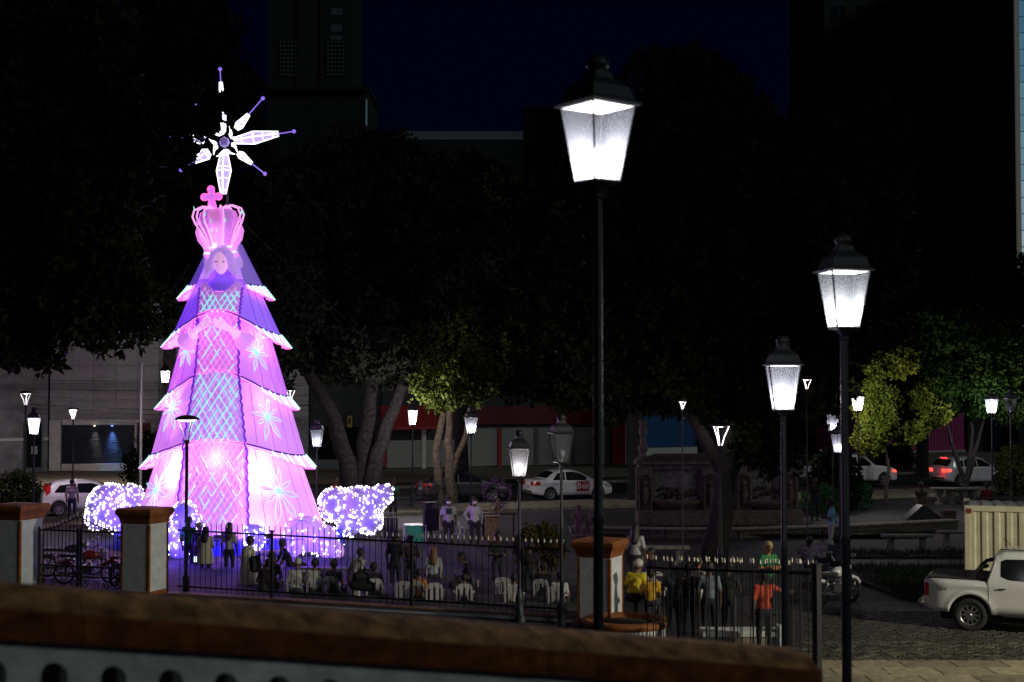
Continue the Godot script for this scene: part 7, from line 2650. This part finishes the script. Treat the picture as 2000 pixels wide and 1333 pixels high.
	var bump := sf()
	box(bump, Vector3(-0.06, 0.62, 0), Vector3(0.16, 0.16, 1.7), 0.05)
	obj("rear_bumper", bump, mat("chrome", Color.WHITE), t)
	text_on(t, "4X4", 0.13, Vector3(0.42, 0.97, car_half(c, 0.42, 0.97) + 0.004), Vector3.ZERO, mat("decal_grey", lin(0.1, 0.1, 0.1), 0.5), true, "decal")
	t.scale = Vector3.ONE * 0.97
	motorcycle("dark red motorcycle in the middle behind the left gate", P(-12.39, 39.5), 0.1, lin(0.2, 0.01, 0.01), true)
	motorcycle("black motorcycle nearest the left edge pillar behind the gate", P(-13.35, 41.0), 0.25, lin(0.02, 0.02, 0.03), true)
	motorcycle("dark motorcycle partly behind the second gate pillar", P(-10.83, 39.0), 1.3, lin(0.03, 0.01, 0.01), false)
	motorcycle("white fairing motorcycle beside the second largest lamp post", P(7.69, 35.5), 0.7, lin(0.5, 0.5, 0.5), false)


func pickup_shape() -> Car:
	var c := Car.new()
	c.length = 5.2
	c.half = 0.92
	c.belt = 1.14
	c.tumble = 0.2
	c.top = [Vector2(0, 0.72), Vector2(0.01, 1.12), Vector2(0.05, 1.17), Vector2(1.42, 1.16), Vector2(1.43, 1.2), Vector2(1.52, 1.5), Vector2(1.6, 1.76), Vector2(1.78, 1.82), Vector2(2.6, 1.84), Vector2(3.0, 1.76), Vector2(3.6, 1.24), Vector2(4.6, 1.12), Vector2(5.1, 0.94), Vector2(5.2, 0.62)]
	c.bottom = [Vector2(0, 0.52), Vector2(0.3, 0.44), Vector2(1.5, 0.42), Vector2(4.9, 0.38), Vector2(5.2, 0.42)]
	c.wheels = [1.04, 4.2]
	c.r = 0.38
	c.arch = 0.47
	return c


func pickup_spec(front_lamp: Material, rear_lamp: Material, near: bool) -> Dictionary:
	return {"name": "pickup_truck", "windows": [[1.72, 2.42, [Vector2(1.7, 1.3), Vector2(1.9, 1.22), Vector2(2.4, 1.2)], [Vector2(1.7, 1.62), Vector2(1.82, 1.68), Vector2(2.4, 1.7)]], [2.5, 3.4, [Vector2(2.5, 1.2), Vector2(3.4, 1.2)], [Vector2(2.5, 1.7), Vector2(2.9, 1.66), Vector2(3.4, 1.27)]]],
		"glass": [[3.08, 3.56]], "seams": [1.45, 2.46, 3.4], "handles": [1.75, 2.72], "mirrors": [3.25], "spokes": 10 if near else 6, "rim": 0.62,
		"handle_mat": mat("chrome", lin(0.4, 0.4, 0.4), 0.2, 0.9),
		"lamps": [["tail_light", 0.005, 0.12, 0.76, 1.07, rear_lamp, 0.0, 0.0], ["headlight", 4.7, 5.1, 0.84, 1.0, front_lamp, -0.05, -0.1]]}


func railings() -> void:
	var a := P(-9.0, 37.0)
	var b := P(1.62, 33.1)
	# kerb walls under the railings
	var cap := rough_mat("kerb_wall_cap", lin(0.34, 0.2, 0.13), 0.8, 0.7, 0.6, 0.4)
	var t := thing("railing_kerb", "low kerb wall under the long black railing", "wall", a)
	var d := b - a
	var yaw := atan2(-d.z, d.x)
	t.rotation.y = yaw
	block_on(t, "wall", Vector3(d.length() * 0.5, 0.02, 0), Vector3(d.length() - 0.3, 0.14, 0.26), rough_mat("pillar_white", Color.WHITE), 0.01)
	block_on(t, "cap", Vector3(d.length() * 0.5, 0.12, 0), Vector3(d.length() - 0.28, 0.06, 0.34), cap, 0.015)
	railing("long_railing", "long black spear topped railing between the two pillars", "railing", a + Vector3(0.3, 0, -0.1), b - Vector3(0.35, 0, 0.12), 1.86, 1.78, 68)
	for f in [0.28, 0.62, 0.87]:
		var p: Vector3 = a + d * f
		var o := thing("railing_post", "square black post in the long railing, " + ["first", "second", "third"][[0.28, 0.62, 0.87].find(f)] + " from the statue side", "post", p, yaw)
		block_on(o, "shaft", Vector3(0, 0.95, 0.03), Vector3(0.06, 1.7, 0.06), mats["rail_iron"], 0.006)
		block_on(o, "head", Vector3(0, 1.82, 0.03), Vector3(0.09, 0.05, 0.09), mats["rail_iron"], 0.01)
	railing("gate_leaf", "open black gate leaf with dense spear bars right of the pillar", "gate", P(2.75, 29.6), P(5.62, 26.9), 1.86, 2.08, 30, 0.12, [0.12, -0.16], 0.012, 0.3)
	railing("gate_leaf", "second black gate leaf folded close behind the first", "gate", P(3.9, 29.1), P(5.75, 27.25), 1.86, 2.06, 15, 0.12, [0.12, -0.16], 0.013, 0.5)
	t = thing("gate_post", "thick square black post ending the right gate", "post", P(5.71, 26.75), 0.5)
	block_on(t, "shaft", Vector3(0, 1.04, 0), Vector3(0.13, 2.1, 0.13), mats["rail_iron"], 0.01)
	block_on(t, "head", Vector3(0, 2.11, 0), Vector3(0.16, 0.05, 0.16), mats["rail_iron"], 0.012)
	# pillars
	gate_pillar("white gate pillar with ochre cap cut by the left edge", -13.15, 37.9, 0.98, 2.36, -0.35)
	gate_pillar("white gate pillar with dark cap left of the statue", -9.55, 37.1, 0.86, 2.33, -0.36)
	gate_pillar("white pillar with bright ochre cap behind the nearest lamp post", 2.02, 32.7, 0.8, 1.98, -0.44)
	# the double gate on the left
	for leaf in [[-12.52, 37.72, -11.32, 37.3, "left gate leaf with scrolls beside the left edge pillar"], [-11.28, 37.28, -10.05, 36.9, "right gate leaf with scrolls next to the dark capped pillar"]]:
		var p := P(leaf[0], leaf[1])
		var q := P(leaf[2], leaf[3])
		var g := thing("iron_gate", leaf[4], "gate", p, atan2(p.z - q.z, q.x - p.x), "leaves of the left gate")
		var w := p.distance_to(q)
		var iron: Material = mats["rail_iron"]
		for s in [0.03, w - 0.03]:
			block_on(g, "stile", Vector3(s, 0.9, 0), Vector3(0.07, 1.72, 0.05), iron, 0.006)
		for y in [0.1, 0.5, 0.76, 1.68]:
			block_on(g, "rail", Vector3(w * 0.5, y, 0), Vector3(w, 0.045, 0.035), iron, 0.005)
		var n := 11
		for k in n:
			var x := (k + 0.5) * w / n
			var f := x / w if leaf[0] < -12 else 1.0 - x / w
			var top := 1.68 + 0.42 * pow(f, 1.6)
			var o := obj("bar", spear_bar(snappedf(top - 0.5, 0.04), 0.011), iron, g, Vector3(x, 0.5, 0))
			obj("spear_tip", spear_tip(), mats["spear_tip"], o, Vector3(0, snappedf(top - 0.5, 0.04), 0))
		var st := sf()
		var pts := []
		for k in 13:
			var f := k / 12.0
			var e: float = f if leaf[0] < -12 else 1.0 - f
			pts.append(Vector3(f * w, 1.68 + 0.38 * pow(e, 1.6), 0.03))
		tube(st, pts, [0.018], 5)
		obj("arched_rail", st, iron, g)
		for k in 4:   # scrolls between the lower rails
			for s in [1.0, -1.0]:
				var sc := sf()
				var run := []
				for i in 20:
					var q2 := i / 19.0 * TAU * 1.5
					var r := 0.12 * (1.0 - i / 24.0)
					run.append(Vector3((k + 0.5) * w / 4 + s * (0.02 + cos(q2) * r * 0.8), 0.3 + sin(q2) * r, 0.0))
				tube(sc, run, [0.01], 4)
				obj("scroll", sc, iron, g)
		for k in 8:
			var rg := sf()
			var run := []
			for i in 13:
				run.append(Vector3((k + 0.5) * w / 8 + cos(TAU * i / 12.0) * 0.045, 0.63 + sin(TAU * i / 12.0) * 0.085, 0))
			tube(rg, run, [0.009], 4, false)
			obj("ring", rg, iron, g)


func people() -> void:
	var pink := Color(0.3, 0.17, 0.12)
	var tan := Color(0.2, 0.11, 0.07)
	var deep := Color(0.11, 0.06, 0.04)
	var black := Color(0.01, 0.01, 0.012)
	var walkers := "people standing and walking in the square"
	var seated := "audience seated on the plastic chairs"
	# chairs first: one is built, the rest are copies
	var proto := plastic_chair()
	var spots := [
		[-0.20, 38.05, 2.95, "empty white plastic chair with slotted back, right of centre"],
		[-5.80, 38.40, 3.1, "white plastic chair under the person in the white cap"],
		[-5.31, 38.40, 3.3, "white plastic chair right of the white capped person's chair"],
		[-4.76, 38.23, 2.9, "white plastic chair under the dark haired person left of the bag carrier"],
		[-3.66, 37.87, 3.3, "white plastic chair with curved back right of the bag carrier"],
		[-2.78, 37.36, 3.0, "white plastic chair left of the orange shirt"],
		[-2.43, 37.36, 2.9, "white plastic chair under the person in orange"],
		[-2.01, 37.03, 3.2, "white plastic chair right of the orange shirt"],
		[-2.28, 41.28, 3.3, "white plastic chair of the blond haired woman"],
		[-1.20, 39.32, 1.9, "white plastic chair turned sideways under a person in black"],
		[-1.24, 36.86, 3.2, "white plastic chair low by the kerb under the dark haired child"],
		[0.05, 36.54, 3.0, "white plastic chair under the cream shirted child"],
		[0.84, 37.70, 2.8, "white plastic chair under the person in black beside the unlit lantern"],
		[1.17, 36.37, 2.9, "white plastic chair between the unlit lantern and the pillar"],
		[3.32, 35.43, 3.1, "white plastic chair between the two yellow shirts"],
		[3.70, 36.63, 1.6, "white plastic chair turned sideways behind the right railing"],
		[-1.99, 50.82, 0.3, "white plastic chair facing the viewer beside the man in the printed shirt"],
	]
	for i in spots.size():
		var s: Array = spots[i]
		if i == 0:
			proto.position = S(s[0], s[1])
			proto.rotation.y = s[2]
			proto.set_meta("label", s[3])
		else:
			dup(proto, "plastic_chair", s[3], S(s[0], s[1]), s[2])
	# standing figures, left to right
	person("person in a pale shirt and jeans standing by the white hatchback", -17.78, 57.6, PI, "stand", {"shirt": Color(0.45, 0.42, 0.42), "legs": Color(0.03, 0.05, 0.1), "skin": tan}, walkers)
	person("person in a bright green shirt behind the lid lamp's post", -10.07, 44.48, 2.9, "stand", {"shirt": Color(0.02, 0.42, 0.1), "skin": deep, "scale": 1.06}, walkers)
	person("person in dark clothes and a tan cap next to the green shirt", -9.67, 44.12, 2.6, "stand", {"shirt": black, "skin": tan, "hair": Color(0.2, 0.13, 0.06), "hair_kind": "cap", "scale": 0.98}, walkers)
	var w := person("woman with long black hair in a beige dress, back turned", -9.29, 43.23, PI, "phone", {"shirt": Color(0.42, 0.38, 0.28), "legs": black, "short": true, "skin": Color(0.25, 0.12, 0.07), "hair_kind": "long", "scale": 0.97}, walkers)
	skirt_on(w, "dress", [Vector2(0.27, 0.62), Vector2(0.26, 0.75), Vector2(0.235, 0.95), Vector2(0.2, 1.15), Vector2(0.215, 1.3), Vector2(0.2, 1.42), Vector2(0.1, 1.49)], Color(0.42, 0.38, 0.28))
	person("woman in a striped white top and dark shorts", -8.61, 43.46, 2.9, "stand", {"shirt": Color(0.4, 0.37, 0.32), "legs": Color(0.012, 0.016, 0.03), "short": true, "skin": deep, "hair_kind": "long", "scale": 1.02}, walkers)
	w = person("person in a long cream robe walking by the railing", -7.37, 39.89, 2.2, "walk", {"shirt": Color(0.6, 0.56, 0.42), "legs": Color(0.6, 0.56, 0.42), "long": true, "skin": deep}, walkers)
	skirt_on(w, "robe", [Vector2(0.34, 0.1), Vector2(0.31, 0.4), Vector2(0.27, 0.8), Vector2(0.23, 1.1), Vector2(0.23, 1.35), Vector2(0.1, 1.5)], Color(0.6, 0.56, 0.42), 1.0, 0.85)
	var st := sf()
	box(st, Vector3(0, 0, 0), Vector3(0.3, 0.42, 0.17), 0.06)
	for s in [-1.0, 1.0]:
		tube(st, [Vector3(0.09 * s, 0.2, 0.06), Vector3(0.1 * s, 0.3, 0.12), Vector3(0.1 * s, 0.1, 0.2)], [0.015], 5)
	tag(obj("backpack", st, mat("bag_black", lin(0.008, 0.008, 0.009), 0.7), self, P(-6.53, 36.3, 0.95), Vector3(0, 0.4, 0.1)), "black bag carried beside the cream robed person", "bag")
	person("person in black leaning back on the stone bench", -6.80, 43.75, 2.0, "sit_back", {"shirt": black, "skin": deep}, seated)
	# the seated audience near the railing, backs to the viewer
	for s in [
		["person in black with long hair seated left of the white cap", -6.58, 39.13, 3.0, "sit", {"shirt": black, "skin": deep, "hair_kind": "long", "scale": 1.05}],
		["person in dark clothes right beside the cream robe", -6.74, 38.58, 2.7, "sit_fwd", {"shirt": Color(0.02, 0.01, 0.012), "skin": deep}],
		["person in a white cap and white shirt seated in the front row", -5.77, 38.23, 3.1, "sit_phone", {"shirt": Color(0.5, 0.5, 0.46), "hair": Color(0.55, 0.52, 0.36), "hair_kind": "cap", "skin": tan}],
		["person in a pale shirt seated right of the white cap", -5.28, 38.23, 3.3, "sit", {"shirt": Color(0.4, 0.4, 0.38), "skin": tan}],
		["person with black hair seated left of the bag carrier", -4.74, 38.05, 2.9, "sit", {"shirt": Color(0.05, 0.05, 0.06), "skin": deep, "hair_kind": "bun"}],
		["person in black seated on the curved back chair", -3.64, 37.70, 3.3, "sit_fwd", {"shirt": black, "skin": deep}],
		["person in an orange shirt seated in the front row", -2.42, 37.19, 2.9, "sit", {"shirt": Color(0.42, 0.13, 0.02), "skin": tan, "scale": 0.9}],
		["woman with light brown hair seated one row back", -2.27, 41.08, 3.3, "sit", {"shirt": Color(0.3, 0.36, 0.36), "skin": pink, "hair": Color(0.2, 0.1, 0.04), "hair_kind": "long"}],
		["child with dark hair seated low by the kerb", -1.23, 36.70, 3.2, "sit", {"shirt": Color(0.05, 0.02, 0.015), "skin": Color(0.26, 0.1, 0.05), "scale": 0.85}],
		["person in black seated sideways on a white chair", -1.19, 39.13, -1.3, "sit_phone", {"shirt": black, "skin": deep, "scale": 1.08}],
		["child in a cream shirt seated right of the empty chair", 0.05, 36.37, 3.0, "sit", {"shirt": Color(0.5, 0.47, 0.36), "skin": tan, "scale": 0.88}],
		["person in black seated behind the unlit lantern", 0.83, 37.53, 2.8, "sit", {"shirt": black, "skin": deep, "long": true}],
		["person in white seated between the unlit lantern and the pillar", 1.17, 36.22, 2.9, "sit_fwd", {"shirt": Color(0.45, 0.45, 0.45), "skin": tan, "scale": 0.95}],
		["person in a bright yellow shirt and pale cap beside the pillar", 2.82, 33.41, 2.6, "sit_fwd", {"shirt": Color(0.62, 0.5, 0.02), "skin": tan, "hair": Color(0.5, 0.48, 0.4), "hair_kind": "cap", "scale": 1.08}],
		["child in an amber shirt beside the round planter", 3.22, 33.11, 2.9, "sit", {"shirt": Color(0.6, 0.33, 0.02), "skin": tan, "scale": 0.92}],
		["person in black seated sideways behind the right railing", 3.55, 36.45, -1.2, "sit", {"shirt": black, "skin": deep, "long": true}],
	]:
		person(s[0], s[1], s[2], s[3], s[4], s[5], seated)
	person("person in a white shirt carrying a large black bag", -4.14, 37.53, 2.5, "lean", {"shirt": Color(0.5, 0.48, 0.44), "legs": Color(0.5, 0.48, 0.42), "skin": tan, "scale": 0.97}, walkers)
	var sack := nets([[Vector3(-0.2, -0.16, 0), Vector3(0.2, -0.18, 0.02), 0.12, 0.13, 0], [Vector3(-0.12, 0.06, 0.02), Vector3(0.1, 0.05, 0), 0.12, 0.11, 0], [Vector3(0.0, 0.16, 0.0), Vector3(0.08, 0.24, 0.0), 0.07, 0.03, 0], [Vector3(0.08, 0.24, 0), Vector3(-0.08, 0.5, 0.04), 0.02, 0.02, 0]], 0.03, 0.05)
	tag(obj("shoulder_bag", mesh_of(sack), mats["bag_black"], self, P(-3.70, 35.2, 0.72)), "large black bag at the white shirted person's side", "bag")
	for s in [
		["tall person in black standing between the chairs and the table", -3.26, 39.89, 2.8, "stand", {"shirt": black, "skin": deep, "scale": 1.08}, 1.0],
		["person in dark clothes standing left of the light brown haired woman", -2.88, 40.28, 3.3, "fold", {"shirt": Color(0.03, 0.012, 0.012), "skin": deep}, 1.0],
		["person in black standing behind the empty chair, paper in hand", -0.41, 40.57, 0.3, "phone", {"shirt": black, "skin": deep, "scale": 1.05}, 1.0],
		["person in black standing right of the empty chair", 0.49, 38.23, 2.9, "stand", {"shirt": Color(0.012, 0.012, 0.012), "skin": deep, "scale": 1.03}, 1.0],
		["masked man in a printed pale shirt and black trousers", -2.22, 49.87, 0.15, "stand", {"shirt": Color(0.4, 0.42, 0.45), "skin": deep, "mask": true, "build": 1.16, "scale": 1.06}, 1.0],
		["masked man in a white long sleeved shirt, hand on hip", -1.30, 49.87, 0.0, "akimbo", {"shirt": Color(0.58, 0.58, 0.6), "long": true, "skin": deep, "mask": true, "build": 1.1, "scale": 1.06}, 1.0],
		["person in an orange top behind the right light cloud", -7.23, 58.39, 0.3, "stand", {"shirt": Color(0.3, 0.07, 0.01), "skin": deep}, 1.0],
		["person in a teal shirt near the barrier", -4.84, 57.94, 0.4, "phone", {"shirt": Color(0.01, 0.12, 0.07), "skin": deep, "scale": 1.0}, 1.0],
		["singer in black behind the second loudspeaker", -3.19, 54, 0.2, "phone", {"shirt": black, "skin": deep, "scale": 1.04}, 1.0],
		["dark figure standing beside the fountain's right end", 12.40, 58.39, 0.2, "stand", {"shirt": black, "skin": deep}, 1.0],
		["dark haired person in white behind the right pillar", 3.27, 37.72, 2.7, "stand", {"shirt": Color(0.4, 0.4, 0.4), "skin": deep, "hair_kind": "long", "scale": 1.04}, 1.0],
		["large person in a grey shirt and black trousers right of the planter", 3.47, 30.70, 2.9, "stand", {"shirt": Color(0.07, 0.075, 0.085), "skin": deep, "build": 1.2, "scale": 0.98}, 1.0],
		["person in black with a red bag standing in the right group", 3.78, 30.58, 3.2, "stand", {"shirt": Color(0.02, 0.006, 0.006), "skin": deep, "scale": 0.95}, 1.0],
		["woman in a white top and white trousers in the right group", 4.10, 31.47, 2.5, "fold", {"shirt": Color(0.5, 0.48, 0.45), "legs": Color(0.5, 0.48, 0.42), "skin": Color(0.28, 0.1, 0.06), "hair_kind": "bun", "scale": 0.97}, 1.0],
		["person in a blue grey patterned shirt in the right group", 4.19, 30.34, 3.0, "stand", {"shirt": Color(0.14, 0.17, 0.22), "skin": deep, "build": 1.1, "scale": 0.98}, 1.0],
		["person in black with a pale sleeve right of the patterned shirt", 4.62, 30.46, 2.7, "phone", {"shirt": Color(0.03, 0.03, 0.035), "skin": deep, "scale": 0.98}, 1.0],
		["person in a green shirt and tan cap behind the right railing", 6.10, 33.93, 0.4, "fold", {"shirt": Color(0.01, 0.16, 0.05), "skin": Color(0.3, 0.15, 0.06), "hair": Color(0.3, 0.22, 0.1), "hair_kind": "cap"}, 1.0],
		["man in an orange shirt reaching out behind the right railing", 5.07, 28.73, 3.4, "reach", {"shirt": Color(0.4, 0.045, 0.012), "legs": black, "skin": deep, "build": 1.05, "scale": 1.0}, 1.0],
		["man in a light blue shirt and white trousers by the pool", 10.49, 46.82, -1.9, "phone", {"shirt": Color(0.16, 0.4, 0.5), "legs": Color(0.5, 0.5, 0.46), "skin": deep, "build": 1.08, "scale": 1.03}, 1.0],
	]:
		var who := person(s[0], s[1], s[2], s[3], s[4], s[5], walkers)
		if "printed" in s[0]:
			var pr := sf()
			for i in 6:
				var a0 := -0.75 + i * 0.25
				var q := []
				for e in [[a0, 1.2], [a0 + 0.25, 1.2], [a0 + 0.25, 1.4], [a0, 1.4]]:
					q.append(Vector3(sin(e[0]) * 0.15, e[1], 0.006 + cos(e[0]) * 0.142))
				quad(pr, q[0], q[1], q[2], q[3], Vector3(0, 0, 1))
			obj("shirt_print", pr, mat("print_dark", lin(0.02, 0.05, 0.06), 0.85), who)
	# people resting by the motorcycle on the right
	for s in [
		["dark haired person in white seated below the light blue shirt", 8.93, 40.99, 2.6, "sit", {"shirt": Color(0.38, 0.38, 0.36), "skin": deep, "scale": 1.0}],
		["person in a dark striped shirt seated against the lamp post", 9.11, 40.12, 2.9, "sit_fwd", {"shirt": Color(0.06, 0.05, 0.06), "skin": deep}],
		["person in a pale lilac top seated on the motorcycle's far side", 8.32, 39.91, 2.9, "sit", {"shirt": Color(0.3, 0.27, 0.32), "skin": deep, "scale": 0.95}],
		["person in a dark red shirt seated near the street", 20.55, 61.73, 2.9, "sit", {"shirt": Color(0.16, 0.01, 0.012), "skin": deep, "scale": 1.0}],
	]:
		var p := person(s[0], s[1], s[2], s[3], s[4], s[5], "people sitting on low walls")
		var o := thing("seat_block", "low stone block under the " + s[0].split(" seated")[0], "seat", P(s[1], s[2]), s[3])
		block_on(o, "block", Vector3(0, 0.2, -0.02), Vector3(0.46, 0.4, 0.4), rough_mat("bench_stone", Color.WHITE), 0.02)
	# the phone in the woman's hand, its screen alight
	var ph := thing("phone", "small lit phone in the beige dressed woman's hand", "phone", P(-8.74, 39.4, 0.70), 0.2)
	block_on(ph, "case", Vector3.ZERO, Vector3(0.085, 0.17, 0.012), mat("bag_black", Color.BLACK), 0.004)
	block_on(ph, "screen", Vector3(0, 0, 0.008), Vector3(0.075, 0.155, 0.004), led("screen", Color(0.75, 0.9, 1.0), 1.6), 0.0)
